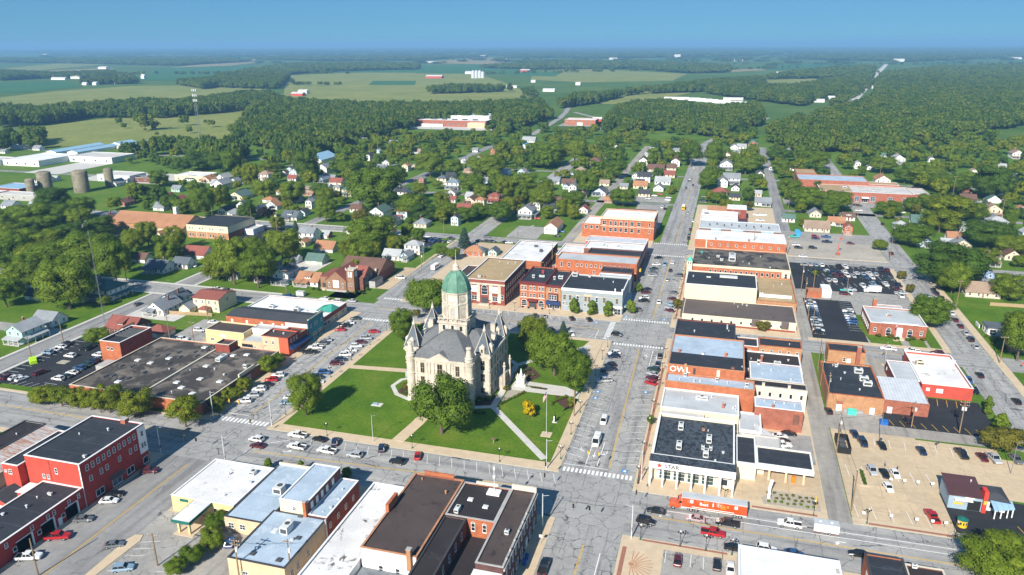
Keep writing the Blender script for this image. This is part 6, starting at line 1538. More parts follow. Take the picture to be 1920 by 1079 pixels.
# --- west side
b=B('flat_roofed_store','very large single storey brick store with dark gravel roof and scattered skylights',-210,-157,184.6,229.8,4.4,'brick_orange','roof_gravel',.35,'stucco'); b.slab('front_render','E',184.8,229.6,0,4.3,.04,'brick_brown'); b.win('E',[207,210,188],2.4,2.,1.4,'shop',box=(0,-156.9,0,0)); b.door('S',-163,2.,2.4,'trim_dark'); b.slab('lintel','S',-165,-161,3,3.4,.3,'limestone'); MB().box(-181.5,185,4.,-180.9,229.5,4.6).build('parapet_divider','stucco',b.r)
b.sky([(-204,194),(-201.6,195.2),(-197,193.6),(-194.8,194.8),(-205,203),(-201,203.6),(-193,200.4),(-199,214),(-196,216),(-193.4,219),(-190,215.6),(-187.6,221),(-184.6,218),(-184,223.4),(-190,209.6)],1.1,2.2,mat='hvac_dark'); b.sky([(-203,209),(-196.6,208),(-196,191.5),(-187,226),(-193,213.4),(-176,196.5),(-171.6,193.4),(-170,201),(-175,211),(-165,190.5),(-162,201),(-167,224),(-171.6,222)],1.9,1.7); b.hvac(-173.6,218,None,2.,5.,1.); b.hvac(-160.4,213.6,None,1.4,1.2,1.2); b.vents([(-178,206),(-170,209),(-164,206),(-172,189),(-186,205)]); b.block(-180.6,-174.4,224,229.4,7.2,'brick_red','roof_brown',.6,'stucco'); b.slab('curved_gable','E',205,214,4.4,5.6,.02,'stucco',inn=.5)
b=B('plant_house','tall red brick plant house with white coping and louvred roof opening',-223,-213.6,212.6,229.4,8.4,'brick_red','roof_black',.9,'trim_white'); b.slab('face','S',-222.9,-213.7,0,8.3,.03,'brick_orange'); b.win('S',[-219.4,-217.6],5.6,.9,1.,'plain',box=(0,0,212.57,0))
for i in range(5): MB().box(-222.4,220+1.7*i,7.5,-214.2,220.5+1.7*i,8.2).build('louvre','hvac_dark',b.r)
MB().box(-219,205,0,-214.4,211,1.8).build('screen_fence','stone_grey',b.r)
b=B(SH,'two storey shop with vermilion painted end and navy awning beside the teal front',-168,-156.4,235.4,243.6,7.4,'paint_orange','roof_brown',.4,'brick_red'); b.slab('side_cream','S',-167.9,-160.4,0,7.3,.04,'paint_tan'); b.slab('front_brick','E',235.5,243.5,3.6,7.3,.04,'brick_red'); b.awning('E',235.8,248.6,4.2,1.4,1.8,'navy_awning'); b.win('E',[237.4,239.4,241.4],5.7,.6,1.,'arch',box=(0,-156.35,0,0)); b.win('S',[-166,-163],5,.6,1.2,box=(0,0,235.3,0)); b.win('S',[-166,-163],1.6,.6,.5,'plain',box=(0,0,235.3,0)); b.block(-164,-156.4,243.8,249.4,6.2,'brick_red','roof_gravel',.5,'brick_patch'); b.block(-178,-168.2,236.4,243,4.,'paint_tan','roof_grey',.2); b.block(-196,-178.2,238.5,248.4,6.,'paint_yellow','roof_brown',.4,'paint_cream'); b.block(-178,-164.2,243.8,249,6.4,'paint_white','roof_lightgrey',.3); b.win('S',[-193,-183],2.2,1.4,1.,'four',box=(0,0,238.5,0)); b.win('S',[-176,-172],1.8,.8,.5,'plain',box=(0,0,236.4,0)); b.slab('sign','S',-189,-186.4,3.6,4.6,.06,'trim_white',box=(0,0,238.5,0)); b.vents([(-171,247),(-166,241),(-161,240)])
b=B('commercial_block','two storey brick block with teal painted front and dark grey barrel roof',-195,-156.8,250.8,262.6,7.8,'brick_orange','roof_black',.1,'trim_dark'); MB().add([(-194.6,250.6,7.7),(-157.4,250.6,7.7),(-157.4,256.7,9.2),(-194.6,256.7,9.2),(-194.6,262.8,7.7),(-157.4,262.8,7.7)],[(0,1,2,3),(3,2,5,4)]).add([(-194.6,250.7,7.6),(-194.6,262.7,7.6),(-194.6,256.7,9.15)],[(0,2,1)]).build('curved_roof','shingle_dark',b.r); b.slab('teal_front','E',250.8,262.8,0,9.9,.3,'paint_teal',inn=-.2); b.slab('cornice','E',250.8,262.8,9.2,9.6,.6,'paint_cream'); b.win('E',[252.6,256,257.6,261],6.2,.7,1.3,box=(0,-156.5,0,0)); b.win('E',[255,259.6],1.7,2.6,2.2,'shop',box=(0,-156.5,0,0)); b.slab('white_render','S',-167,-157,.2,7.4,.04,'paint_white'); b.win('S',[-192,-185,-178,-172.6,-168.4],5.4,.8,2.,'plain',glass='blind'); b.win('S',[-165.6,-162.6,-159.2],5.2,.7,1.9,'plain',glass='blind',box=(0,0,250.75,0)); b.win('S',[-183,-180.6],3.6,1.,1.1,'plain')
b=B('store','wide single storey brick store with bright white roof and turquoise entrance hood',-198,-158.4,264.6,286.6,4.8,'brick_red','roof_white',.3,'trim_white'); b.slab('pale_base','E',264.8,286.4,0,2.9,.06,'limestone'); b.win('E',[267,270,283],1.7,2.2,1.5,'shop',box=(0,-158.3,0,0)); b.win('E',[276.6],1.4,2.,2.2,'shop',box=(0,-158.3,0,0)); MB().add([(-166,272.6,4.9),(-158.2,272.6,4.9),(-158.2,280,4.9),(-166,280,4.9),(-163,275,7),(-160.6,277.6,7)],[(0,1,5,4),(1,2,5),(2,3,4,5),(3,0,4)]).build('entrance_hood','roof_tealmetal',b.r); b.hvac(-187,272,None,2.4,1.8,1.2); b.hvac(-174,271,None,2.6,2.,1.6); b.hvac(-163.6,270.4,None,2.2,1.8,1.2); b.vents([(-180,270.5),(-170,272)])
b=B('assembly_hall','cream two storey hall with red-brown low roof and small side porch',-227,-213.6,271,284,6.4,'paint_cream','shingle_red',.1,None,cat='hall'); b.gable(-227,-213.6,271,284,6.4,1.6,'shingle_red','x',.5); b.row('S',4,4.6,.8,1.5,'four'); b.row('S',4,1.8,.8,1.2,'four'); b.win('E',[277.4],4.6,.8,1.8); b.body(-222,-218,267.6,270.9,2.4,'paint_cream'); b.hip(-222,-218,267.4,270.9,2.4,1.2,'shingle_red')
# --- east side
b=B('post_office','brick post office with white arched windows and pale grey roof',62.8,84.,318.5,339.4,5.6,'brick_rose','roof_grey',.5,'trim_white'); b.slab('centre_bay','S',67.4,80.4,0,6.2,.5,'brick_rose'); b.slab('cornice','S',67.2,80.6,5.9,6.3,.7,'trim_white'); b.win('S',[69.9,77.9],1.9,1.7,2.4,'arch',box=(0,0,318,0)); b.slab('arch_surround','S',72.8,75,.4,4.4,.62,'trim_white',box=(0,0,318.1,0)); b.door('S',73.9,1.3,2.4,'trim_white',box=(0,0,317.44,0),z=.5); b.win('S',[64.9,82.2],2.6,1.,1.7,'four'); b.row('W',6,2.8,.9,2.,'four',a=320,b=338); b.slab('steps','S',72.2,75.6,0,.5,3.4,'walk_tan'); b.block(69,79.6,339.5,347,4.4,'brick_rose','roof_grey',.3,'trim_white'); b.chim(67.9,341.6,0,8.6,1.5,'brick_orange'); b.hvac(71,331,None,.9,.9,.8); b.hvac(72,329.6,None,1.6,.6,.2,'brick_patch')
b=B(SH,'single storey orange brick shop with large black roof along the alley',38.8,55.6,243,270.4,5.8,'brick_tan','roof_black',.4,'brick_orange'); b.door('S',42.4,1.4,2.2,'paint_white'); b.door('S',52.4,1.3,2.2,'paint_white'); b.slab('lintel_patch','S',41.6,43.6,2.5,3.4,.04,'brick_rose'); b.slab('dock_rail','S',43.8,49.6,.2,1.2,1.3,'steel')
for x,y in ((50.6,264),(51.4,257.6),(52,253.8)): b.hvac(x,y,None,2.8,2.,1.3)
b.hvac(43.8,267.4,None,1.,1.,.7); b.vents([(42.8,267.8),(44.6,269),(46,262),(44,256),(49,249)])
b=B(SH,'small orange brick shop with black roof and tall chimney facing the post office',43.2,56.2,284,292.3,5.,'brick_tan','roof_black',.3,'brick_orange'); b.chim(53.6,283.6,0,7.6,1.5,'brick_rose'); b.door('S',50.6,1.2,2.2,'paint_white'); b.win('S',[49],1.8,.8,1.4)
b=B('metal_shed','brick shed with white ribbed metal roof beside the black parking lot',56,69.4,245.4,263,4.6,'brick_rose','roof_ribwhite',.05,None,slope=-.9); b.door('S',58,1.3,2.2,'trim_white'); b.slab('vent_hood','S',65,65.8,2.4,2.8,.3,'trim_white'); b.block(62.6,70.4,264,281,4.4,'brick_red','roof_grey',.25,'trim_white'); b.win('W',[278],2.4,.8,.8,'plain',box=(62.6,0,0,0))
b=B('store','red painted store with large worn white roof at the east street corner',70.6,86.2,262,291.6,4.6,'paint_barn','roof_wornwhite',.7,'trim_white'); b.win('S',[72.6],2.8,.9,.9,'plain',glass='blind'); b.win('S',[76.2],2.6,1.9,1.2,'shop',glass='blind'); b.hvac(73.8,281,None,2.6,2.2,1.2,'paint_cream'); MB().box(70.9,284.6,4,86,285.1,5.4).build('parapet_divider','trim_white',b.r)
b=B0('workshop','blue-grey gabled print shop with maroon roof, red sign tower and pale blue porch',62.6,76,192,201,'paint_bluegrey'); b.body(62.7,70.4,192.4,200.6,4.2,'paint_bluegrey'); MB().add([(62.4,192.1,4.2),(70.6,192.1,4.2),(70.6,200.9,5.3),(62.4,200.9,5.3)],[(0,1,2,3)]).add([(62.4,192.1,3.9),(70.6,192.1,3.9),(70.6,192.1,4.2),(62.4,192.1,4.2)],[(0,1,2,3)]).build('roof','roof_maroonrib',b.r); b.slab('garage_opening','S',67.2,70.2,.1,3.,.03,'black_iron',box=(0,0,192.4,0)); b.slab('sign_board','S',63.9,66.4,2.3,3.3,.06,'trim_white',box=(0,0,192.4,0)); b.slab('sign_board','S',64,66.2,1.4,2.,.06,'stripe_yellow',box=(0,0,192.4,0)); b.slab('sign_board','S',66.4,68.6,3.5,4.1,.07,'trim_white',box=(0,0,192.4,0)); b.slab('gate_arm','S',63.8,68,3.1,3.3,1.2,'trim_white',box=(0,0,192.4,0)); b.body(70.45,71.4,192.,194.6,6.2,'sign_red',name='sign_tower'); b.slab('sign_panel','S',70.6,71.3,2.5,3.6,.05,'stripe_yellow',box=(0,0,192,0)); b.body(71.5,76.4,193.6,200.4,3.2,'paint_white'); b.hip(71.5,76.6,193.6,200.4,3.2,1.2,'shingle_dark',.5,.3); MB().add([(72.4,189.6,2.7),(77.6,191.6,2.7),(77.6,194.2,3.3),(72.4,193.2,3.3)],[(0,1,2,3)]).add([(72.4,189.6,2.45),(77.6,191.6,2.45),(77.6,191.6,2.7),(72.4,189.6,2.7)],[(0,1,2,3)]).build('porch_roof','roof_bluemetal',b.r)
for x,y in ((72.8,190),(74.4,190.6),(76,191.2),(77.3,191.8)): MB().box(x-.12,y-.12,0,x+.12,y+.12,2.6).build('porch_post','trim_white',b.r)
b.win('S',[73,74.6],1.7,1.,1.5,'shop',box=(0,0,193.6,0)); b.vents([(69,198.5)],5.)
b=B('store','white flat roofed store at the bottom of the south street',10.,31.4,120,153.6,6.,'paint_white','roof_white',.5,'trim_white'); b.chim(31.2,150.4,3,5.6,1.4,'brick_orange'); b.row('N',4,2,3,2.2,'shop')
b=B(SH,'brick shop with streaked black roof at the foot of the south street',37.2,45.,128,158.2,6.,'brick_orange','roof_black',.3,'trim_dark'); b.slab('awning_poster','W',150,154,2,4.6,.08,'trim_white'); b.win('W',[146,149],3.6,1.,1.8); b.block(45.2,53,126,157.4,5.4,'brick_brown','roof_black2',.35,'stucco'); b.hvac(47,156,None,1.2,.6,.6)
b=B('kiosk_shelter','small brick pay kiosk with flat canopy between the parking lots',42.4,49,363,369,3.2,'brick_orange','brick_patch',.1,None,cat='kiosk'); b.block(49.1,53.4,365,374,3.8,'paint_white','roof_white',.1)
# ---------------------------------------------------------------- the court-house
CX,CY=-85.6,232.
b=B0('courthouse','limestone courthouse with grey slate roofs, corner turrets and green copper clock dome',CX-15,CX+15,CY-18,CY+18,'limestone',cat='courthouse'); ch=b
EV=15.6
def stone(x0,x1,y0,y1,z1,nm='wall',m='limestone',z0=0.): MB().box(x0,y0,z0,x1,y1,z1,bottom=False).build(nm,m,b.r)
X=lambda u:CX+u
Yv=lambda v:CY+v
stone(X(-10.3),X(10.3),Yv(-18),Yv(18),EV); stone(X(-15),X(-10.32),Yv(-11),Yv(11),EV); stone(X(10.32),X(15),Yv(-11),Yv(11),EV)
for (a,c,d,e) in ((-10.7,10.7,-18.4,18.4),(-15.4,15.4,-11.4,11.4)):
    for z0,z1,o in ((0.,1.3,.0),(5.1,5.6,-.1),(9.9,10.3,-.15),(14.4,14.9,-.1),(15.0,15.7,.25)):
        m=MB(); a2,c2,d2,e2=X(a-o),X(c+o),Yv(d-o),Yv(e+o); ins=.9+o
        m.box(a2,d2,z0,c2,d2+ins,z1).box(a2,e2-ins,z0,c2,e2,z1).box(a2,d2+ins,z0,a2+ins,e2-ins,z1).box(c2-ins,d2+ins,z0,c2,e2-ins,z1)
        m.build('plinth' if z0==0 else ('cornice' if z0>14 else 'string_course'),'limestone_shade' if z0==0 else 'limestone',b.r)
for s_ in (-1,1):
    f='S' if s_<0 else 'N'; bx=(X(-15),X(15),Yv(-18),Yv(18))
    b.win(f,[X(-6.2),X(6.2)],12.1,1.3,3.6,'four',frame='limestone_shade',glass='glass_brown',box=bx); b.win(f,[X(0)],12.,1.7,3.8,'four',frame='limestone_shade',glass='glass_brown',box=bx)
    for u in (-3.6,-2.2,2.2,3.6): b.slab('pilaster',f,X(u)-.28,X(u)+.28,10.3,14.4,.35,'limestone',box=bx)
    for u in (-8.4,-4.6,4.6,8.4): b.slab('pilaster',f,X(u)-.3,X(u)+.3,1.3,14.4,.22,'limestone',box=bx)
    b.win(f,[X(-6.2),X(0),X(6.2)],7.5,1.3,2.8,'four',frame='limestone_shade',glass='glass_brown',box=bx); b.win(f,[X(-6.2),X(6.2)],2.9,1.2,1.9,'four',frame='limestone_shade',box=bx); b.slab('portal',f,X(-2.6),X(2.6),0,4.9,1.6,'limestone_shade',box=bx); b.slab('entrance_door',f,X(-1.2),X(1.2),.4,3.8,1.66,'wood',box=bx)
    y=Yv(s_*18.55); yi=Yv(s_*17.9); yb=Yv(s_*12.5); D=-s_
    V=[(X(-3.6),y,15.7),(X(3.6),y,15.7),(X(0),y,17.9),(X(-3.6),yi,15.7),(X(3.6),yi,15.7),(X(0),yi,17.9)]
    MB().add(V,[(0,1,2),(5,4,3),(0,2,5,3),(1,4,5,2)] if s_<0 else [(2,1,0),(3,4,5),(3,5,2,0),(2,5,4,1)]).build('pediment','limestone',b.r)
    V=[(X(-3.5),yi,15.75),(X(0),yi,17.8),(X(0),yb,17.8),(X(3.5),yi,15.75)]
    MB().add(V,[(0,1,2),(1,3,2)] if s_<0 else [(2,1,0),(2,3,1)]).build('pediment_roof','slate_roof',b.r)
for s_,f in ((1,'E'),(-1,'W')):
    bx=(X(-15),X(15),Yv(-18),Yv(18))
    for z,h in ((12.,3.4),(7.5,2.8),(2.9,1.9)):
        b.win(f,[Yv(-8.6),Yv(-4.6),Yv(-1.6),Yv(1.6),Yv(4.6),Yv(8.6)],z,1.2,h,'four',frame='limestone_shade',box=bx)
        b.win(f,[Yv(-14.6),Yv(14.6)],z,1.1,h,'four',frame='limestone_shade',box=(X(-10.3),X(10.3),0,0))
        b.win('S',[X(s_*12.7)],z,1.4,h,'four',frame='limestone_shade',box=(0,0,Yv(-11),0))
    for v in (-10.4,-6.6,-3.1,0,3.1,6.6,10.4): b.slab('pilaster',f,Yv(v)-.28,Yv(v)+.28,1.3,14.4,.22,'limestone',box=bx)
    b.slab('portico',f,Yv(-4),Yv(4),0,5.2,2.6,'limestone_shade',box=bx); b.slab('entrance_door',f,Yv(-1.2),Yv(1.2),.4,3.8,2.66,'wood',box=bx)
    for v in (-3.4,3.4): MB().cyl(X(s_*18),Yv(v),0,9,.42,.36,10).lathe(X(s_*18),Yv(v),[(.6,9),(.6,9.3),(.25,9.5),(.4,10),(.1,10.7)],10).build('column','limestone',b.r)
# round corner turrets with lanterns
for u in (-10.3,10.3):
    for v in (-18,18):
        x,y=X(u),Yv(v)
        MB().lathe(x,y,[(1.65,0),(1.65,1.3),(1.4,1.4),(1.4,5.1),(1.62,5.2),(1.62,5.6),(1.38,5.7),(1.38,9.9),(1.6,10),(1.6,10.3),(1.36,10.4),(1.36,14.4),(1.62,14.6),(1.8,15.7)],14).build('turret','limestone',b.r,smooth=False)
        MB().lathe(x,y,[(1.25,15.7),(1.45,16.2),(1.3,17),(1.45,17.3),(1.1,17.6),(1.,18.6),(.7,20.2),(.95,20.5),(.95,20.9),(.7,21.1),(.3,21.2)],14).build('turret_lantern','limestone',b.r)
# corner pavilions with pyramid roofs, dormers
for u in (-12.7,12.7):
    for v in (-8.7,8.7):
        x,y=X(u),Yv(v); r=2.75
        MB().box(x-r+.1,y-r+.1,15.6,x+r-.1,y+r-.1,16.6).build('pavilion_base','limestone',b.r)
        MB().add([(x-r,y-r,16.4),(x+r,y-r,16.4),(x+r,y+r,16.4),(x-r,y+r,16.4),(x,y,24.2)],[(0,1,4),(1,2,4),(2,3,4),(3,0,4)]).build('pyramid_roof','shingle_slate',b.r)
        m=MB()
        for (sx,sy) in ((-1,-1),(1,-1),(1,1),(-1,1)): m.tube((x+sx*r,y+sy*r,16.4),(x,y,24.25),.16,.1,5)
        m.lathe(x,y,[(.5,23.4),(.62,23.8),(.4,24.3),(.2,25),(.05,26)],8); m.build('roof_ribs','limestone',b.r)
        for sx,sy in ((0,-1),(1 if u>0 else -1,0)):
            dx,dy=x+sx*2.1,y+sy*2.1
            MB().box(dx-.85,dy-.85,16.4,dx+.85,dy+.85,18.6).add([(dx-1,dy-1,18.6),(dx+1,dy-1,18.6),(dx+1,dy+1,18.6),(dx-1,dy+1,18.6),(dx,dy,19.7)],[(0,1,4),(1,2,4),(2,3,4),(3,0,4)]).build('dormer','limestone',b.r)
            f={(0,-1):'S',(1,0):'E',(-1,0):'W'}[(sx,sy)]; b.win(f,[dx if f=='S' else dy],17.5,.6,1.1,'plain',frame='limestone_shade',box=(dx-.85,dx+.85,dy-.85,dy+.85))
for u,v in ((-11.4,4.4),(11.4,5.6),(-11.4,-3.5),(13.,1.)): b.chim(X(u),Yv(v),15,21 if v>4 else 19.,1.6,'limestone')
# main slate roofs: hip over the long bar, hip over the cross bar
def hipbar(x0,x1,y0,y1,z,zr,k,nm='roof'):
    a=[(x0,y0,z),(x1,y0,z),(x1,y1,z),(x0,y1,z)]; t=[(x0+k,y0+k*1.3,zr),(x1-k,y0+k*1.3,zr),(x1-k,y1-k*1.3,zr),(x0+k,y1-k*1.3,zr)]
    MB().add(a+t,[(0,1,5,4),(1,2,6,5),(2,3,7,6),(3,0,4,7),(4,5,6,7)]).build(nm,'slate_roof',b.r)
hipbar(X(-10.4),X(10.4),Yv(-18.2),Yv(18.2),15.72,21.6,8.2); hipbar(X(-15.2),X(15.2),Yv(-11),Yv(11),15.74,20.4,7.6)
# clock tower: square stage, octagon with arches and clock faces, copper dome
q=4.95
MB().box(CX-q,CY-q,17,CX+q,CY+q,23.6).build('tower_stage','limestone',b.r); bt=(CX-q,CX+q,CY-q,CY+q)
for f in 'SEWN':
    c=CX if f in 'SN' else CY
    b.win(f,[c-3.1,c,c+3.1],22.,.9,1.7,'plain',frame='limestone_shade',box=bt)
    for u in (-4.5,-1.55,1.55,4.5): b.slab('tower_pilaster',f,c+u-.22,c+u+.22,19.6,23.6,.18,'limestone',box=bt)
MB().box(CX-q-.3,CY-q-.3,19.1,CX+q+.3,CY+q+.3,19.6).box(CX-q-.45,CY-q-.45,23.6,CX+q+.45,CY+q+.45,24.3).build('tower_cornice','limestone',b.r)
m=MB()
for f in range(4):
    for k in range(7):
        t=-4.8+1.6*k; p={0:(CX+t,CY-5.1),1:(CX+t,CY+5.1),2:(CX-5.1,CY+t),3:(CX+5.1,CY+t)}[f]; m.cyl(p[0],p[1],24.3,25.2,.16,.16,6)
for z in (25.2,): m.box(CX-5.3,CY-5.3,z,CX+5.3,CY-4.9,z+.25).box(CX-5.3,CY+4.9,z,CX+5.3,CY+5.3,z+.25).box(CX-5.3,CY-4.9,z,CX-4.9,CY+4.9,z+.25).box(CX+4.9,CY-4.9,z,CX+5.3,CY+4.9,z+.25)
m.build('balustrade','limestone',b.r)
a0=R(22.5); ro=4.75
MB().lathe(CX,CY,[(ro+.2,24.3),(ro+.2,25),(ro,25.1),(ro,29.8),(ro+.25,30),(ro+.25,30.5),(ro,30.6),(ro,33.7),(ro+.3,33.9),(ro+.5,34.5)],8,a0=a0).build('octagon_drum','limestone',b.r)
ap=ro*math.cos(R(22.5))
for k in range(8):
    a=R(45*k-90); nx,ny=math.cos(a),math.sin(a); rz=a+R(90)
    fm,gm=winmesh(1.5,2.6,'arch','limestone_shade','limestone_shade' if k%2 else 'stone_grey')
    o=inst('arched_opening',fm,b.r,(CX+nx*(ap+.02)-b.cx,CY+ny*(ap+.02)-b.cy,26.9),rz); inst('pane',gm,o,(0,0,0))
    ta=R(45*k-67.5); MB().cyl(CX+(ro+.1)*math.cos(ta),CY+(ro+.1)*math.sin(ta),25,30,.34,.34,8).cyl(CX+(ro+.05)*math.cos(ta),CY+(ro+.05)*math.sin(ta),30.6,33.8,.3,.3,8).build('drum_column','limestone',b.r)
    cf=MB(); cf.cyl(0,0,-.06,.06,1.15,1.15,24); o=bpy.data.objects.new('clock_ring',cf.mesh('clock_ring','limestone_shade')); COL.objects.link(o); o.parent=b.r; o.location=(CX+nx*(ap+.06)-b.cx,CY+ny*(ap+.06)-b.cy,32.1); o.rotation_euler=(R(90),0,rz)
    d=MB().cyl(0,0,-.05,.05,.95 if k%2==0 else .55,.95 if k%2==0 else .55,24); dd=bpy.data.objects.new('clock_dial',d.mesh('clock_dial','trim_white' if k%2==0 else 'limestone')); COL.objects.link(dd); dd.parent=o; dd.location=(0,0,.05)
    if k%2==0:
        hm=MB().box(-.05,-.1,.06,.05,.75,.09).box(-.1,-.05,.06,.5,.05,.085)
        for j in range(12): t=R(30*j); hm.box(.8*math.cos(t)-.05,.8*math.sin(t)-.05,.05,.8*math.cos(t)+.05,.8*math.sin(t)+.05,.07)
        hh=bpy.data.objects.new('clock_hands',hm.mesh('clock_hands','trim_dark')); COL.objects.link(hh); hh.parent=o; hh.location=(0,0,.05)
MB().lathe(CX,CY,[(5.15,34.4),(5.2,34.7),(4.95,34.75),(4.8,35.9),(4.4,37.4),(3.65,38.9),(2.6,40.3),(1.5,41.3),(1.3,41.5)],8,a0=a0).build('dome','copper',b.r)
m=MB()
for k in range(8):
    ta=a0+R(45*k); pr=[(4.98,34.75),(4.83,35.9),(4.43,37.4),(3.68,38.9),(2.63,40.3),(1.5,41.3)]
    for (r0,z0),(r1,z1) in zip(pr,pr[1:]): m.tube((CX+r0*math.cos(ta),CY+r0*math.sin(ta),z0),(CX+r1*math.cos(ta),CY+r1*math.sin(ta),z1),.12,.12,5)
m.build('dome_rib','copper',b.r)
MB().lathe(CX,CY,[(1.5,41.4),(1.65,41.7),(1.1,41.9),(.95,42.8),(1.15,43),(.5,43.5),(.25,44.2)],12).build('lantern_finial','limestone',b.r); MB().tube((CX,CY,44),(CX,CY,48.6),.07,.04).build('flagstaff','trim_white',b.r)
# --- brick church west of the square
b=B0('church','tan brick church with square bell tower and red-brown gable roofs',-185,-160,312,352,'brick_church',cat='church')
b.body(-183,-172,312.4,330,6.,'brick_church'); b.gable(-183.,-172.,312.4,330,6.,4.6,'shingle_red','y',.35); b.body(-187.4,-183.1,315,330,6.2,'brick_church'); b.slab('roof','S',-187.5,-183.1,6.21,6.5,.1,'shingle_red',box=(0,0,315,0),inn=15)
b.body(-171.9,-168,313,317.2,11.2,'brick_church',name='bell_tower'); b.win('S',[-170.6,-169.3],9,.6,2.2,'arch',frame='trim_white',glass='blind',box=(0,0,313,0)); b.win('E',[314.6,315.8],9,.6,2.2,'arch',frame='trim_white',glass='blind',box=(0,-168,0,0)); b.win('S',[-170.5,-169.4],4,.5,1.2,'plain',box=(0,0,313,0)); MB().box(-172.2,312.7,11.2,-167.7,317.5,11.6).build('tower_parapet','limestone',b.r)
for x,y in ((-172,312.9),(-167.9,312.9),(-172,317.3),(-167.9,317.3)): MB().cyl(x,y,11.6,12.4,.35,.3,6).build('pinnacle','limestone',b.r)
b.win('S',[-178.6,-177.5,-176.4],3.8,.8,3.2,'arch',frame='trim_white',glass='blind',box=(0,0,312.4,0)); b.win('S',[-181.2,-173.8],3.2,.7,1.8,'arch',box=(0,0,312.4,0)); b.slab('entrance','S',-186.4,-184.4,.3,3.,.05,'trim_dark',box=(0,0,315,0)); b.slab('steps','S',-187,-183.6,0,.7,2.6,'walk_tan',box=(0,0,315,0)); b.slab('brick_base','S',-183,-172,0,1.,.12,'stone_grey',box=(0,0,312.4,0))
b.body(-171.9,-165.4,317.3,329.6,6.6,'brick_brown'); b.gable(-171.9,-165.4,318,329.6,6.6,4.2,'shingle_red','x',.3); b.win('E',[321,323.6,326.4],4.4,1.3,3.6,'grid',frame='trim_white',box=(0,-165.4,0,0))
b.body(-185,-163.4,330.2,350,5.,'brick_brown'); b.gable(-185,-163.4,330.2,350,5.,5.4,'shingle_brown','x',.5); b.chim(-165,331,4,7.4,.8,'stucco'); b.body(-165.2,-161.4,322,331,3.6,'stone_grey'); b.slab('roof','S',-165.3,-161.2,3.61,3.8,.1,'shingle_dark',box=(0,0,322,0),inn=9.2); b.win('E',[324,327,329.6],1.9,.8,1.4,'arch',box=(0,-161.4,0,0))
# --- brick church on the east street
b=B0('church','dark red brick church with flat bell tower and white entrance portico',107,140,308,352,'brick_brown',cat='church')
b.body(118,142,318,340,6.2,'brick_brown'); b.gable(118,142,318,340,6.2,5.,'shingle_red','x',.2); b.body(112.5,118,312.6,319.4,6.4,'brick_tan',name='bell_tower'); b.slab('tower_roof','S',112.3,118.2,6.41,6.9,.2,'trim_white',box=(0,0,312.6,0),inn=7)
for u in (313.6,315.2,316.8,318.4): b.win('W',[u],3.6,.7,3.4,'plain',frame='limestone',box=(112.5,0,0,0))
b.win('S',[115.2],3.,2.6,2.6,'shop',box=(0,0,312.6,0)); b.body(109.4,117.6,330,337.6,3.4,'paint_white',name='portico'); b.slab('portico_roof','S',109.1,117.9,3.41,3.8,.4,'shingle_slate',box=(0,0,330,0),inn=7.8); b.win('S',[111.2,115.4],1.8,2.2,2.2,'shop',box=(0,0,330,0)); b.win('W',[332,335.4],1.8,1.8,2.2,'shop',box=(109.4,0,0,0)); MB().box(108.6,338.5,0,108.9,343.5,1.6).build('boundary_wall','trim_white',b.r)
# ---------------------------------------------------------------- houses
WALLN=dict(W=('paint_white','white'),C=('paint_cream','cream'),B=('paint_ltblue','pale blue'),M=('paint_mint','mint green'),G=('paint_greygreen','grey-green'),T=('paint_beige','beige'),R=('brick_rose','red brick'),O=('brick_orange','orange brick'),K=('brick_brown','brown brick'),U=('paint_blue','sky blue'))
ROOFN=dict(g=('shingle_grey','grey'),l=('shingle_ltgrey','light grey'),d=('shingle_dark','black'),s=('shingle_slate','slate'),b=('shingle_brown','brown'),r=('shingle_red','red-brown'),o=('shingle_orange','orange-brown'),t=('shingle_tan','tan'),n=('shingle_green','dark green'),y=('shingle_greyblue','blue-grey'),e=('shingle_blue','bright blue'),z=('roof_tealmetal','teal metal'))
def zone(x,y):
    if x<-265 and y<320: return 'beyond the western street'
    if x<-150 and y<300: return 'near the plant house'
    if y<426 and x<-150: return 'near the tan church'
    if x>104: return 'east of the post office'
    if x>44: return 'near the school'
    if x>-17: return 'by the upper main street'
    if y<426: return 'behind the civic hall'
    if x>-110: return 'behind the office block'
    if y<560: return 'on the leafy blocks'
    if x<-420: return 'by the silos'
    return 'below the woods'
seen={}; HDESC=[]
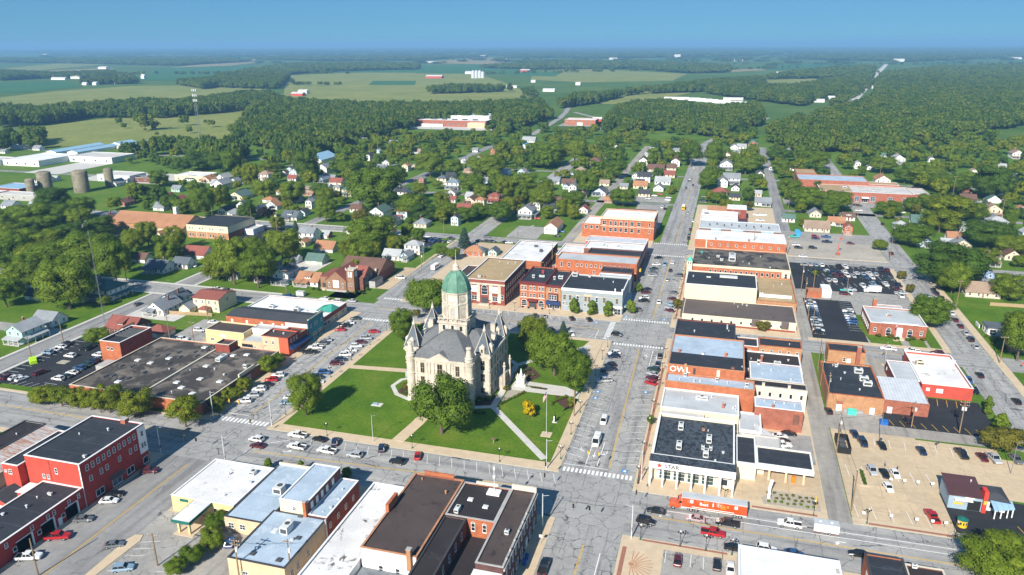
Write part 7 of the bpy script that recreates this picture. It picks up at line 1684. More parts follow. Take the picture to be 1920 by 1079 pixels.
def house(x,y,w,d,fl,ax,wk,rk,fg):
    wm,wn=WALLN[wk]; rm,rn=ROOFN[rk]; h=(2.9 if fl==1 else 5.6); x0,x1,y0,y1=x-w/2,x+w/2,y-d/2,y+d/2
    if 'g' in fg: h=2.6
    shape={'x':'side-gabled','y':'front-gabled','h':'hip roofed'}[ax]; kind='garage' if 'g' in fg else 'house'
    lab='%s %s %s with %s roof%s %s'%(wn,shape if fl==1 else 'two storey '+shape,kind,rn,' and porch' if ('p' in fg or 'P' in fg) else (' and dormer' if 'd' in fg else ''),zone(x,y))
    lab=' '.join(lab.split()[:16])
    HDESC.append((x,y,'%s %s with %s roof'%(wn,kind,rn)))
    b=B0('garage' if 'g' in fg else 'house',lab,x0,x1,y0,y1,wm,cat=kind); seen.setdefault(lab,[]).append(b.r)
    MB().box(x0-.06,y0-.06,0,x1+.06,y1+.06,.35,bottom=False).build('foundation','stone_grey',b.r)
    b.body(x0,x1,y0,y1,h,wm); ri=(w if ax=='y' else d)*(.36 if fl==1 else .33); ri=min(ri,3.6)
    if ax=='h': b.hip(x0,x1,y0,y1,h,ri*.9,rm,.45)
    else: b.gable(x0,x1,y0,y1,h,ri,rm,ax,.4)
    east='E' if x<0 else 'W'; near=y<620
    if 'g' in fg and not near: return
    if 'g' in fg:
        b.slab('garage_door','S',x-min(1.4,w*.3),x+min(1.4,w*.3),.1,2.2,.05,'trim_white' if wk!='W' else 'stone_grey')
        return
    n=max(2,int(w/3)); nd=max(2,int(d/3))
    for k in range(fl):
        zc=1.7+2.7*k
        b.row('S',n,zc,.85,1.3,'sash' if near else 'plain',frame='trim_white' if wk not in 'WC' or not near else 'limestone_shade'); b.row(east,nd,zc,.85,1.3,'sash' if near else 'plain')
    if ax=='y': b.win('S',[x],h+ri*.38,.7,.9,'plain')
    if near: b.door('S',x+w*.28 if n%2 else x,.95,2.,'trim_maroon' if (int(x)+int(y))%3==0 else 'wood',z=.35)
    if ('p' in fg or 'P' in fg):
        big='P' in fg; pw=w if big else w*.6; pd=2.4; a,c=(x0,x0+pw) if int(x*3)%2 else (x1-pw,x1)
        p=MB().box(a,y0-pd,.05,c,y0-.05,.42).build('porch_floor','stone_grey',b.r)
        MB().add([(a-.2,y0-pd-.3,2.5),(c+.2,y0-pd-.3,2.5),(c+.2,y0-.02,3.25),(a-.2,y0-.02,3.25),(a-.2,y0-pd-.3,2.3),(c+.2,y0-pd-.3,2.3),(c+.2,y0-.02,3.05),(a-.2,y0-.02,3.05)],[(0,1,2,3),(7,6,5,4),(0,4,5,1),(1,5,6,2),(3,7,4,0)]).build('porch_roof',rm,b.r)
        for i in range(4 if big else 3): px=a+.2+(pw-.4)*i/(3 if big else 2); MB().box(px-.09,y0-pd+.05,.4,px+.09,y0-pd+.25,2.42).build('porch_post','trim_white',b.r)
        if big: # second porch along the street side
            xe=x1 if east=='E' else x0; q=1 if east=='E' else -1
            MB().add([(xe+q*.02,y0,3.2),(xe+q*2.3,y0,2.5),(xe+q*2.3,y1,2.5),(xe+q*.02,y1,3.2)],[(0,1,2,3) if q>0 else (3,2,1,0)]).build('side_porch_roof',rm,b.r)
            for i in range(4): py=y0+.3+(d-.6)*i/3; MB().box(xe+q*2.1-.1,py-.1,0,xe+q*2.1+.1,py+.1,2.5).build('porch_post','trim_white',b.r)
    if 'd' in fg:
        dz=h+ri*.34
        MB().box(x-1.5,y-d*.38,h,x+1.5,y,dz+.9,bottom=False).build('dormer',wm,b.r); MB().add([(x-1.8,y-d*.44,dz+.85),(x+1.8,y-d*.44,dz+.85),(x+1.8,y,h+ri*.98),(x-1.8,y,h+ri*.98)],[(0,1,2,3)]).build('dormer_roof',rm,b.r); b.win('S',[x-.7,x+.7],dz+.35,.7,.6,'plain',box=(0,0,y-d*.38,0))
    if fl==2 or int(x*7+y)%3==0: b.chim(x+w*.18*(1 if int(y)%2 else -1),y+d*.1,h,h+ri+.9,.65,'brick_brown')
    if int(x*5+y*3)%4==0 and near and ax!='h': # kitchen ell at the back
        b.body(x-w*.28,x+w*.28,y1+.02,y1+3.4,2.5,wm,name='rear_wing'); b.gable(x-w*.28,x+w*.28,y1+.02,y1+3.4,2.5,1.4,rm,'y',.25)
for r in HOUSES: house(*r)
for l,os_ in seen.items():
    if len(os_)>1:
        for o in os_: o['group']='look-alike: '+' '.join(l.split()[:5])
# --- larger buildings beyond the square
b=B0('church_hall','tan church hall with broad orange-brown roofs and cream gables',-386,-322,386,412,'paint_tan',cat='church'); b.body(-384,-355,392,414,5.4,'brick_tan'); b.gable(-384,-355,392,414,5.4,5.,'shingle_orange','x',.5); b.body(-356,-324,386,412,5.2,'paint_cream'); b.gable(-356,-324,386,412,5.2,6.,'shingle_orange','x',.5); b.body(-352,-346,381,386.2,4.6,'paint_cream'); b.gable(-352,-346,381,388,4.6,2.6,'shingle_orange','y',.4); b.body(-339,-336,380,386,3,'paint_cream'); b.gable(-339,-336,380,387,3,1.4,'shingle_orange','y',.3); b.body(-341.4,-339.2,401,403.2,15.,'trim_white',name='cupola'); b.win('S',[-350.4,-347.6],2.4,1.2,2.2,'shop',box=(0,0,381,0)); b.row('S',6,2.2,1.,1.6,'plain',box=(-334,-325,386,0)); b.row('S',5,2.4,1.,1.6,'plain',box=(-382,-358,392,0))
b=B('office_building','two storey cream and brick office with low dark roof and paired windows',-321,-291,386.5,415,8.4,'paint_cream','roof_black',.15,'trim_dark'); b.slab('brick_base','S',-321,-291,0,4.2,.06,'brick_tan'); b.slab('brick_base','E',386.5,415,0,4.2,.06,'brick_brown')
for u in (-317.6,-310.2,-302.8,-295.4): b.win('S',[u-1,u+1],6.3,.8,.9,'plain'); b.win('S',[u-1,u+1],2,.9,1.9,'plain',box=(0,0,386.44,0))
for u in (-313.9,-306.5,-299): b.slab('panel_joint','S',u-.08,u+.08,0,8.3,.09,'trim_white')
b.block(-290.8,-284,402,414,3.6,'paint_white','roof_lightgrey',.3,'trim_white')
b=B('school','long low red brick school with flat tan roofs, large windows and entrance canopy',72,137,610,640,7.6,'brick_rose','roof_lightgrey',.4,'trim_white',cat='school'); b.block(58,110,640.3,668,10.6,'brick_rose','roof_blue',.4,'brick_patch'); b.block(58,74,668.3,690,11.5,'brick_rose','roof_tan',.4); b.block(110.2,132,640.3,652,9.,'brick_rose','roof_tan',.4,'trim_white'); b.block(137.2,150,622,648,6.,'brick_rose','roof_lightgrey',.4,'trim_white'); b.block(60,71.8,622,640,5.6,'brick_rose','roof_tan',.4); MB().box(72.6,610.6,7.2,95,639.5,7.32).build('roof_panel','roof_tan',b.r); b.win('S',[75.5,88,98,109,121,131],2.8,3.,3.6,'grid',glass='glass_blue'); b.win('S',[64],2.6,3.,3.2,'grid',box=(0,0,622,0)); b.slab('entrance_canopy','S',101,106,3.6,4.4,3.,'trim_white'); b.win('S',[103.5],1.8,4,3,'shop'); b.row('W',3,3,1.6,3.,'grid',a=612,b=638); b.hvac(91,628,None,3,3,1.4); b.hvac(111,624,None,2,2,1.2); b.hvac(66,660,8,2.4,2,1.2); b.vents([(100,630),(118,620),(124,632)]); b.win('S',[141,144,147],2.6,1.6,2,'grid',box=(0,0,622,0))
b=B('factory','large white roofed brick factory among the woods',-440,-335,1048,1130,9.,'brick_rose','roof_white',.6,'trim_white',cat='factory'); b.block(-400,-340,1080,1125,13.,'paint_white','roof_white',.6); b.row('S',12,4.,2.6,2.4,'shop',a=-436,b=-340); b.slab('dock','S',-434,-400,0,3.6,3,'paint_white')
for i in range(5): b.hvac(-420+16*i,1064,None,8,2,1.6,'hvac_dark')
b.block(-360,-334,1040,1047.8,7,'paint_tan','roof_white',.4)
b=B('institution','red brick two storey institution behind a lawn at the fork of two roads',-233,-187,1112,1140,8.,'brick_orange','roof_white',.6,'trim_white'); b.row('S',9,5.8,1.8,2.,'four'); b.row('S',9,2.2,1.8,2.,'four'); b.slab('entrance','S',-214,-206,0,4,1.2,'trim_white')
for (x0,x1,y0,y1,h,wm,rm,lab) in ((-700,-655,592,640,6,'paint_white','roof_white','wide white factory shed by the corn field'),(-655,-600,628,660,6,'galv','roof_lightgrey','long grey metal shed beside the white factory'),(-740,-702,585,612,5,'paint_white','roof_lightgrey','low white shed at the edge of the factory yard'),(-640,-618,645,660,5,'paint_white','roof_white','small white block at the end of the grey shed')):
    b=B('factory_shed',lab,x0,x1,y0,y1,h,wm,rm,.3,'trim_white',cat='shed'); b.row('S',4,2.4,2,1.6,'shop')
for i,(x,y,w,d) in enumerate(((-716,700,14,70),(-692,700,14,60),(-676,760,14,70),(-652,768,14,70),(-700,755,14,26))):
    b=B0('storage_unit','long pale blue metal roofed storage unit in the row by the corn field',x-w/2,x+w/2,y-d/2,y+d/2,'paint_white',cat='shed',group='storage units by the corn field'); b.body(x-w/2,x+w/2,y-d/2,y+d/2,3.2,'paint_white'); b.gable(x-w/2,x+w/2,y-d/2,y+d/2,3.2,2.,'roof_bluemetal','y',.4)
    for k in range(6): b.slab('garage_door','E',y-d/2+2+d/6*k,y-d/2+2+d/6*k+d/6*.6,.1,2.6,.05,'trim_white')
b=B0('church_hall','white church with pale blue metal roof deep among the trees',-415,-380,660,700,'paint_white',cat='church'); b.body(-405,-385,668,700,6,'paint_white'); b.gable(-405,-385,668,700,6,5,'roof_bluemetal','y',.5); b.body(-416,-404,664,672,4,'paint_white'); b.row('S',4,2.4,1.4,1.8,'plain',box=(-416,-404,664,0)); b.win('S',[-399,-391],3,1.2,2.2,'arch',box=(0,0,668,0))
for (x,y,r,h) in ((-531,482,5.4,17),(-507,494,6.,17),(-503,520,3.6,15),(-533,470,3.4,13)):
    t=empty('silo',(x,y,0),'weathered %s concrete silo stained with moss among the trees'%{17:'broad' if r==6. else 'tall',15:'narrow',13:'short'}[h],'silo'); m=MB(); m.lathe(x,y,[(r,0),(r,h),(r*.94,h+.3)],18); m.build('shaft','silo_concrete',t,smooth=True)
    for k in range(int(h/2)): MB().lathe(x,y,[(r+.06,1.5+2*k),(r+.06,1.7+2*k)],18).build('hoop','silo_concrete',t)
    MB().lathe(x,y,[(r*.9,h+.3),(r*.6,h+1.),(.1,h+1.4)],18).build('cap','silo_concrete',t)
for (x0,x1,y0,y1,h,wm,rm,lab) in ((-575,-545,470,492,5,'brick_red','roof_bluemetal','dark red works building with pale blue roof beside the silos'),(-580,-548,446,462,5,'paint_barn','roof_white','red walled shed with white roof beside the silos'),(-548,-505,452,464,4.5,'stone_grey','roof_lightgrey','long low shed with rust stained grey roof by the silos'),(-535,-500,540,560,6,'galv','roof_lightgrey','grey metal workshop on the concrete yard'),(-500,-470,545,552,4,'brick_brown','roof_brown','long low brown roofed shed at the yard edge'),(-470,-440,560,580,5,'paint_cream','roof_white','cream shed with white roof beyond the yard')):
    b=B('works_building',lab,x0,x1,y0,y1,h,wm,rm,.2,'trim_white'); b.row('S',4,2.2,1.4,1.2,'shop')


for i,(x,y,w,d,h,c) in enumerate(FARM):
    lab='far %s farm shed out among the fields'%c
    b=B0('farm_shed',lab,x-w/2,x+w/2,y-d/2,y+d/2,'paint_white' if c=='white' else 'paint_barn',cat='shed',group='far farm sheds'+(' red' if c=='red' else '')); b.body(x-w/2,x+w/2,y-d/2,y+d/2,h*.7,b.wall); b.gable(x-w/2,x+w/2,y-d/2,y+d/2,h*.7,h*.4,'roof_lightgrey','x',.4)

for i in range(9): # greenhouses, long tunnels side by side
    x=-112+14.5*i+(i%2)*6; y=1712-14*i; L=26+4*(i%3); b=B0('greenhouse','long white plastic greenhouse tunnel at the field edge',x-L,x+L,y-4,y+4,'paint_white',cat='greenhouse',group='greenhouse tunnels'); m=MB(); n=8
    for k in range(n):
        a,c=math.pi*k/n,math.pi*(k+1)/n; m.quad((x-L,y-4.2*math.cos(a),3.6*math.sin(a)),(x+L,y-4.2*math.cos(a),3.6*math.sin(a)),(x+L,y-4.2*math.cos(c),3.6*math.sin(c)),(x-L,y-4.2*math.cos(c),3.6*math.sin(c)))
    for q in (-1,1): m.add([(x+q*L,y-4.2*math.cos(math.pi*k/n),3.6*math.sin(math.pi*k/n)) for k in range(n+1)],[tuple(range(n+1)) if q>0 else tuple(range(n,-1,-1))])
    m.build('cover','roof_white',b.r); MB().box(x+L+.01,y-1.2,0,x+L+.08,y+1.2,2.3).build('door','trim_dark',b.r)
for i,(x,y,h) in enumerate(((-872,2590,22),(-862,2596,22),(-852,2602,22),(-842,2606,18))):
    t=empty('grain_bin',(x,y,0),'galvanised grain bin of the far farm','grain bin','grain bins'); MB().lathe(x,y,[(7,0),(7,h),(1,h+5)],14).build('shell','galv',t); MB().cyl(x,y,h+5,h+6,1,1,8).build('cap','steel',t)
# ---------------------------------------------------------------- vehicles
def loft(mb,secs,mi=0,caps=True):
    """secs: (x, halfwidth_low, halfwidth_top, z0, z1) -> six-point rounded sections"""
    V=[];F=[]; n=8
    for x,wl_,wt,z0,z1 in secs:
        h=z1-z0; V+=[(x,-wl_*.9,z0),(x,wl_*.9,z0),(x,wl_,z0+h*.25),(x,wl_,z0+h*.65),(x,wt,z1),(x,-wt,z1),(x,-wl_,z0+h*.65),(x,-wl_,z0+h*.25)]
    for k in range(len(secs)-1):
        for i in range(n): F.append((k*n+i,k*n+(i+1)%n,(k+1)*n+(i+1)%n,(k+1)*n+i))
    if caps: F+=[tuple(range(n-1,-1,-1)),tuple((len(secs)-1)*n+i for i in range(n))]
    mb.add(V,F,mi); return mb
# spec: L, W, hood z, roof z, cabin (x of windscreen base, roof front, roof rear, rear base), lift
CT=dict(s=(4.75,1.84,.92,1.44,(1.05,.35,-1.0,-1.85),.0),u=(4.8,1.94,1.08,1.76,(1.0,.35,-1.75,-2.25),.08),p=(5.85,2.02,1.16,1.90,(1.35,.65,-.75,-1.0),.12),v=(5.15,2.0,1.08,1.82,(1.7,.75,-2.1,-2.45),.02),m=(6.0,2.2,1.35,2.55,(2.5,1.9,-2.75,-2.9),.05))
def make_car(ty):
    L,W,hz,rz,(wb,rf,rr_,rb),lift=CT[ty]; w=W/2; f=L/2; z0=.26+lift; parts=[]
    bd=MB()
    if ty=='p':
        loft(bd,[(f,w*.80,w*.74,z0+.12,hz-.22),(f-.12,w*.95,w*.86,z0,hz-.1),(f-.9,w,w*.92,z0,hz),(wb,w,w*.93,z0,hz+.04),(rb,w,w*.93,z0,hz+.06)])
        loft(bd,[(rb,w,w*.96,z0,z0+.45),(-f+.1,w,w*.96,z0,z0+.45),(-f,w*.96,w*.94,z0+.06,z0+.42)])
        for s_ in (-1,1): bd.box(-f+.05,s_*w-(.0 if s_<0 else .09),z0+.3,rb+.02,s_*w+(.09 if s_<0 else .0),hz+.02)
        bd.box(-f+.02,-w*.96,z0+.2,-f+.1,w*.96,hz-.02)
    else:
        hr=hz+.04 if ty=='s' else hz+.08
        tail=[(rb-.02,w,w*.92,z0,hr),(-f+.14,w*.96,w*.86,z0,hr-.06 if ty!='s' else hz),(-f,w*.86,w*.8,z0+.12,hr-.25)]
        loft(bd,[(f,w*.74,w*.68,z0+.1,hz-.32),(f-.16,w*.93,w*.80,z0,hz-.2),(f-.8,w,w*.86,z0,hz-.06),(wb,w,w*.90,z0,hz),(0,w,w*.93,z0,hz+.04)]+tail)
    t=.80 if ty in 'sv' else .84
    zr=rz; hb=hz+.02
    bd.box(rr_,-w*t,zr-.06,rf,w*t,zr)                       # roof skin
    for s_ in (-1,1):                                       # pillars
        for (xa,xb) in ((wb,rf),(rb,rr_)): bd.tube((xa,s_*w*.93,hb-.05),(xb,s_*w*t,zr-.03),.07,.06,4)
        mx=(rf+rr_)/2; bd.tube((mx,s_*w*.93,hb-.05),(mx,s_*w*t,zr-.03),.06,.06,4)
    parts.append(('body',bd.mesh('body',CP['white']),True))
    e=.03
    a=[(wb,-w*.9,hb),(wb,w*.9,hb),(rf,w*t-e,zr-.05),(rf,-w*t+e,zr-.05)]; c=[(rb,-w*.9,hb),(rb,w*.9,hb),(rr_,w*t-e,zr-.05),(rr_,-w*t+e,zr-.05)]
    parts.append(('windscreen',MB().add(a,[(0,1,2,3)]).mesh('windscreen','car_glass'),False)); parts.append(('rear_window',MB().add(c,[(3,2,1,0)]).mesh('rear_window','car_glass'),False))
    for s_ in (-1,1):
        q=[(wb,s_*w*.92,hb),(rb,s_*w*.92,hb),(rr_,s_*(w*t-e),zr-.05),(rf,s_*(w*t-e),zr-.05)]; parts.append(('side_window',MB().add(q,[(0,1,2,3) if s_>0 else (3,2,1,0)]).mesh('side_window','car_glass'),False))
    if ty=='p': parts.append(('bed_liner',MB().box(-f+.1,-w*.9,z0+.4,rb,w*.9,z0+.5).mesh('bed_liner','rubber'),False))
    wr=.33+lift*.5; wx=L*.31
    wm=MB(); n=12; V=[(wr*math.cos(2*math.pi*i/n),y,wr*math.sin(2*math.pi*i/n)) for y in (-.11,.11) for i in range(n)]
    wm.add(V,[(i,n+i,n+(i+1)%n,(i+1)%n) for i in range(n)]+[tuple(range(n)),tuple(range(2*n-1,n-1,-1))]); wme=wm.mesh('wheel','rubber')
    hm=MB(); V=[(wr*.6*math.cos(2*math.pi*i/8),y,wr*.6*math.sin(2*math.pi*i/8)) for y in (-.125,.125) for i in range(8)]; hm.add(V,[tuple(range(8)),tuple(range(15,7,-1))]); hme=hm.mesh('hub_cap','hub')
    for sx in (1,-1):
        for sy in (1,-1): parts.append(('wheel',wme,(sx*wx-(0.05 if sx>0 else 0),sy*(w-.10),wr),hme))
    for s_ in (-1,1):
        y=s_*w*.66; parts.append(('headlight',MB().box(f-.16,y-.17,hz-.46,f-.02,y+.17,hz-.32).mesh('headlight','headlamp'),False)); parts.append(('tail_light',MB().box(-f-.02,y-.16,hz-.32,-f+.12,y+.16,hz-.12).mesh('tail_light','tail_red'),False))
    if ty=='m': parts.append(('roof_unit',MB().box(-.5,-.5,rz,.6,.5,rz+.2).mesh('roof_unit','hvac'),False))
    return parts
CARP={k:make_car(k) for k in CT}
TYN=dict(s=('sedan','car'),u=('sport utility car','car'),p=('pickup truck','pickup'),v=('van','van'),m=('minibus','minibus'))
PLACE=['slant-parked on the courthouse side of the main street','slant-parked beside the grey corner shop and beyond','parked in front of the OWL wall shops','parked by the stepped black roofed block','driving on the main street','on the main street beyond the second crossing','slant-parked by the lawn on the side street','slant-parked in front of the flat roofed store and teal front','parked on the south street along the courthouse lawn','driving past the courthouse lawn on the south street','on the south street beyond the main crossing','by the sunburst paved corner','parked by the long red garage','in the tan concrete parking lot','in the black asphalt lot by the metal shed','behind the modern bank','on the east street','outside the post office','on the upper east street','in the gravel lot by the tan garage','in the lot beside the plant house','on the western street','in the lot behind the white hip roofed house','behind the civic hall','on the street beside the tan brick church','parked on the church street','behind the yellow rear shop','at the brick school','near the upper main street shops','beyond the long white roofs','parked in front of the hotel and grey shop','in the long black lot by the alley','in the big black lot north of the post office']
groups={}
def car(x,y,ty,co,hd,pl):
    nm={'s':'parked_car','u':'parked_car','p':'pickup_truck','v':'van','m':'minibus'}[ty]
    if pl in (4,9) and ty in 'su': nm='car'
    lab='%s %s %s'%({'ltblue':'light blue','pink':'rose silver'}.get(co,co if co!='green' else 'dark green'),TYN[ty][0],PLACE[pl])
    t=empty(nm,(x,y,PZ(x,y)),lab,TYN[ty][1],None,R(hd)); groups.setdefault(lab,[]).append(t)
    for p in CARP[ty]:
        if p[0]=='wheel':
            o=inst('wheel',p[1],t,p[2]); inst('hub_cap',p[3],o,(0,0,0)); continue
        o=inst(p[0],p[1],t,(0,0,0))
        if p[2]: o.material_slots[0].link='OBJECT'; o.material_slots[0].material=CP[co]
    return t
def PZ(x,y):
    if (38.4<x<91 and 180<y<262) or (38<x<91 and 306<y<500): return .066
    if -8<x<8 and 130<y<156: return .186
    if 10<x<32 and 203<y<222: return .19
    if -113<x<-97 and 100<y<135: return .19
    if -148<x<-100 and 395<y<421: return .145
    if -38<x<-17 or y<183: return .05
    return .06
SPECIAL=[r for r in CARS if r[2] in 'bB']
for r in CARS:
    if r[2] in CARP: car(*r)
for l,os_ in groups.items():
    if len(os_)>1:
        for o in os_: o['group']='same look: '+l[:60]
def wheels(t,pts,r=.5,wd=.3):
    wm=MB(); n=12; V=[(r*math.cos(2*math.pi*i/n),y,r*math.sin(2*math.pi*i/n)) for y in (-wd/2,wd/2) for i in range(n)]
    wm.add(V,[(i,n+i,n+(i+1)%n,(i+1)%n) for i in range(n)]+[tuple(range(n)),tuple(range(2*n-1,n-1,-1))]); me=wm.mesh('wheel','rubber'); hm=MB(); V=[(r*.55*math.cos(2*math.pi*i/8),y,r*.55*math.sin(2*math.pi*i/8)) for y in (-wd/2-.02,wd/2+.02) for i in range(8)]; hm.add(V,[tuple(range(8)),tuple(range(15,7,-1))]); hme=hm.mesh('hub_cap','hub')
    for x,y in pts: o=inst('wheel',me,t,(x,y,r)); inst('hub_cap',hme,o,(0,0,0))
def bx(t,name,a,mat):
    o=MB().box(*a).build(name,mat,t,loc=(0,0,0)); return o
# orange semi truck with lettered trailer, heading left along the south street
tr=empty('semi_truck',(-3.4,173.9,.05),'orange tractor cab hauling the lettered trailer past the bank','truck',None,R(180.))
m=MB(); loft(m,[(3.4,.95,.85,.6,1.7),(3.1,1.15,1.0,.5,1.95),(1.6,1.25,1.1,.5,2.05),(1.5,1.25,1.2,.5,2.2),(1.2,1.25,1.2,.5,2.6)]); loft(m,[(1.2,1.25,1.15,.7,2.9),(.5,1.25,1.15,.7,3.4),(-.2,1.25,1.2,.7,3.95),(-1.3,1.25,1.2,.7,4.05)]); o=m.build('cab','car_orange',tr,loc=(0,0,0)); bx(tr,'windscreen',(1.0,-1.0,2.25,1.34,1.0,2.95),'car_glass')
for s_ in (-1,1): bx(tr,'side_window',(.1,s_*1.24-.02,2.1,.9,s_*1.24+.04,2.8),'car_glass'); bx(tr,'exhaust_stack',(-1.55,s_*1.0-.08,.9,-1.4,s_*1.0+.08,4.1),'steel'); bx(tr,'mirror',(1.0,s_*1.4-.1,1.9,1.1,s_*1.4+.1,2.5),'trim_dark'); bx(tr,'fuel_tank',(-1.2,s_*.95-.28,.45,.6,s_*.95+.28,.95),'steel'); bx(tr,'headlight',(3.2,s_*.8-.16,1.0,3.42,s_*.8+.16,1.25),'headlamp')
bx(tr,'chassis',(-4.2,-.5,.6,1.,.5,.95),'trim_dark'); wheels(tr,[(2.3,1.05),(2.3,-1.05),(-2.2,1.0),(-2.2,-1.),(-3.5,1.),(-3.5,-1.)])
tl=empty('semi_trailer',(4.4,173.9,.05),'long orange box trailer with grey roof and advertising lettering','trailer',None,R(180.))
m=MB(); m.box(-8.05,-1.29,1.1,8.05,1.29,4.05); m.build('box','car_orange',tl,loc=(0,0,0)); bx(tl,'roof',(-8.07,-1.31,4.051,8.07,1.31,4.12),'roof_grey'); bx(tl,'rail',(-8.07,-1.32,3.85,8.07,1.32,4.0),'galv'); bx(tl,'bottom_rail',(-8.07,-1.33,1.04,8.07,1.33,1.2),'trim_white'); bx(tl,'front_wall',(8.06,-1.28,1.1,8.12,1.28,4.0),'trim_white'); wheels(tl,[(-5.2,1.),(-5.2,-1.),(-6.5,1.),(-6.5,-1.)]); bx(tl,'landing_gear',(4.6,-.8,.15,4.9,.8,1.1),'steel')
def tt(parent,body,x,z,size,mat,side=1.335):
    c=text(parent,body,(0,0,0),size,mat,0,.01); c.location=(x,side,z); c.rotation_euler=(R(90),0,R(180)); return c
tt(tl,'Do it',2.6,3.25,.6,'stripe_yellow'); tt(tl,'Best',3.6,2.35,1.25,'trim_white'); tt(tl,'Do it',-1.6,2.75,.95,'stripe_yellow'); tt(tl,'center',-1.5,2.2,.6,'stripe_yellow'); bx(tl,'slogan_band',(-5,1.335,1.5,5.5,1.345,1.68),'trim_white')
for x in (5.6,-5.4): bx(tl,'hardware_emblem',(x-.4,1.335,2.7,x+.4,1.35,3.6),'trim_white')
bx(tl,'stripe_emblem',(.1,1.335,2.5,.4,1.35,3.5),'trim_white')
# white enclosed trailer behind the pickup
et=empty('cargo_trailer',(31.2,172.9,.05),'white enclosed cargo trailer with black lettering towed by a pickup','trailer',None,R(180.))
m=MB(); m.box(-2.9,-1.2,.5,2.9,1.2,2.75); m.build('box','car_white',et,loc=(0,0,0)); bx(et,'roof',(-2.92,-1.22,2.751,2.92,1.22,2.82),'roof_grey'); bx(et,'skirt',(-2.92,-1.23,.42,2.92,1.23,.6),'trim_maroon'); bx(et,'drawbar',(2.9,-.15,.45,4.3,.15,.6),'trim_dark'); wheels(et,[(-.1,1.12),(-.1,-1.12),(-.9,1.12),(-.9,-1.12)],.36,.24); tt(et,'FRANGER',2.1,1.75,.5,'trim_dark',1.215)
for x in (-1.2,1.4): bx(et,'roof_vent',(x-.25,-.25,2.82,x+.25,.25,2.95),'trim_white')
# white box truck in the black lot, small grey cargo trailer, buses
bt=empty('box_truck',(73.2,378.6,.07),'white box truck parked at the edge of the big black lot','truck',None,R(186))
m=MB(); m.box(-3.9,-1.2,.9,1.6,1.2,3.4); m.build('box','car_white',bt,loc=(0,0,0)); m=MB(); loft(m,[(3.7,.9,.85,.5,1.4),(3.4,1.,.95,.45,1.7),(2.9,1.05,1.0,.45,2.0),(2.4,1.05,.98,.45,2.5),(1.7,1.05,.98,.45,2.55)]); m.build('cab','car_white',bt,loc=(0,0,0)); bx(bt,'windscreen',(2.5,-.9,1.85,2.85,.9,2.4),'car_glass'); wheels(bt,[(2.8,.95),(2.8,-.95),(-2.2,1.),(-2.2,-1.)],.42,.3)
ct=empty('cargo_trailer',(-190.6,301.6,.05),'small grey box trailer parked on the church street','trailer',None,R(180)); m=MB(); m.box(-2,-1.05,.45,2,1.05,2.5); m.build('box','galv',ct,loc=(0,0,0)); bx(ct,'roof',(-2.02,-1.07,2.501,2.02,1.07,2.56),'roof_grey'); bx(ct,'drawbar',(2,-.1,.4,3.2,.1,.5),'trim_dark'); wheels(ct,[(-.3,1.),(-.3,-1.)],.34,.22)
for (x,y,ty,co,hd,pl) in SPECIAL:
    yb=ty=='b'; t=empty('bus',(x,y,.06),'yellow school bus far up the main street' if yb else 'white shuttle bus on the street beside the tan brick church','bus',None,R(hd)); L=9. if yb else 7.6
    m=MB(); loft(m,[(L/2,1.05,1.,.5,1.5 if yb else 2.4),(L/2-1.2,1.15,1.1,.45,1.7 if yb else 2.9),(L/2-1.5,1.2,1.1,.45,2.9),(-L/2,1.2,1.1,.45,2.9)]); m.build('body',CP[co],t,loc=(0,0,0)); bx(t,'roof',(-L/2+.1,-1.02,2.9,L/2-1.7,1.02,2.98),'trim_white')
    for s_ in (-1,1):
        for k in range(6): bx(t,'side_window',(-L/2+.5+k*(L-3)/6,s_*1.185-.03,1.75,-L/2+.4+(k+.85)*(L-3)/6,s_*1.185+.03,2.4),'car_glass')
    bx(t,'windscreen',(L/2-1.45 if yb else L/2-.6,-.95,1.75,L/2-1.15 if yb else L/2-.2,.95,2.35),'car_glass'); wheels(t,[(L*.3,1.05),(L*.3,-1.05),(-L*.3,1.05),(-L*.3,-1.05)],.46,.3)
bl=empty('boom_lift',(66,447,.06),'orange boom lift standing on the gravel lot','lift',None,R(0)); bx(bl,'base',(-1,-.9,.3,1,.9,1.1),'car_orange'); MB().tube((0,0,1.1),(-.3,0,6),.2,.16).tube((-.3,0,6),(.4,0,9.5),.14,.12).build('boom','car_orange',bl,loc=(0,0,0)); bx(bl,'basket',(.1,-.5,9.2,1.2,.5,10.2),'car_orange'); wheels(bl,[(.8,.9),(.8,-.9),(-.8,.9),(-.8,-.9)],.4,.3)
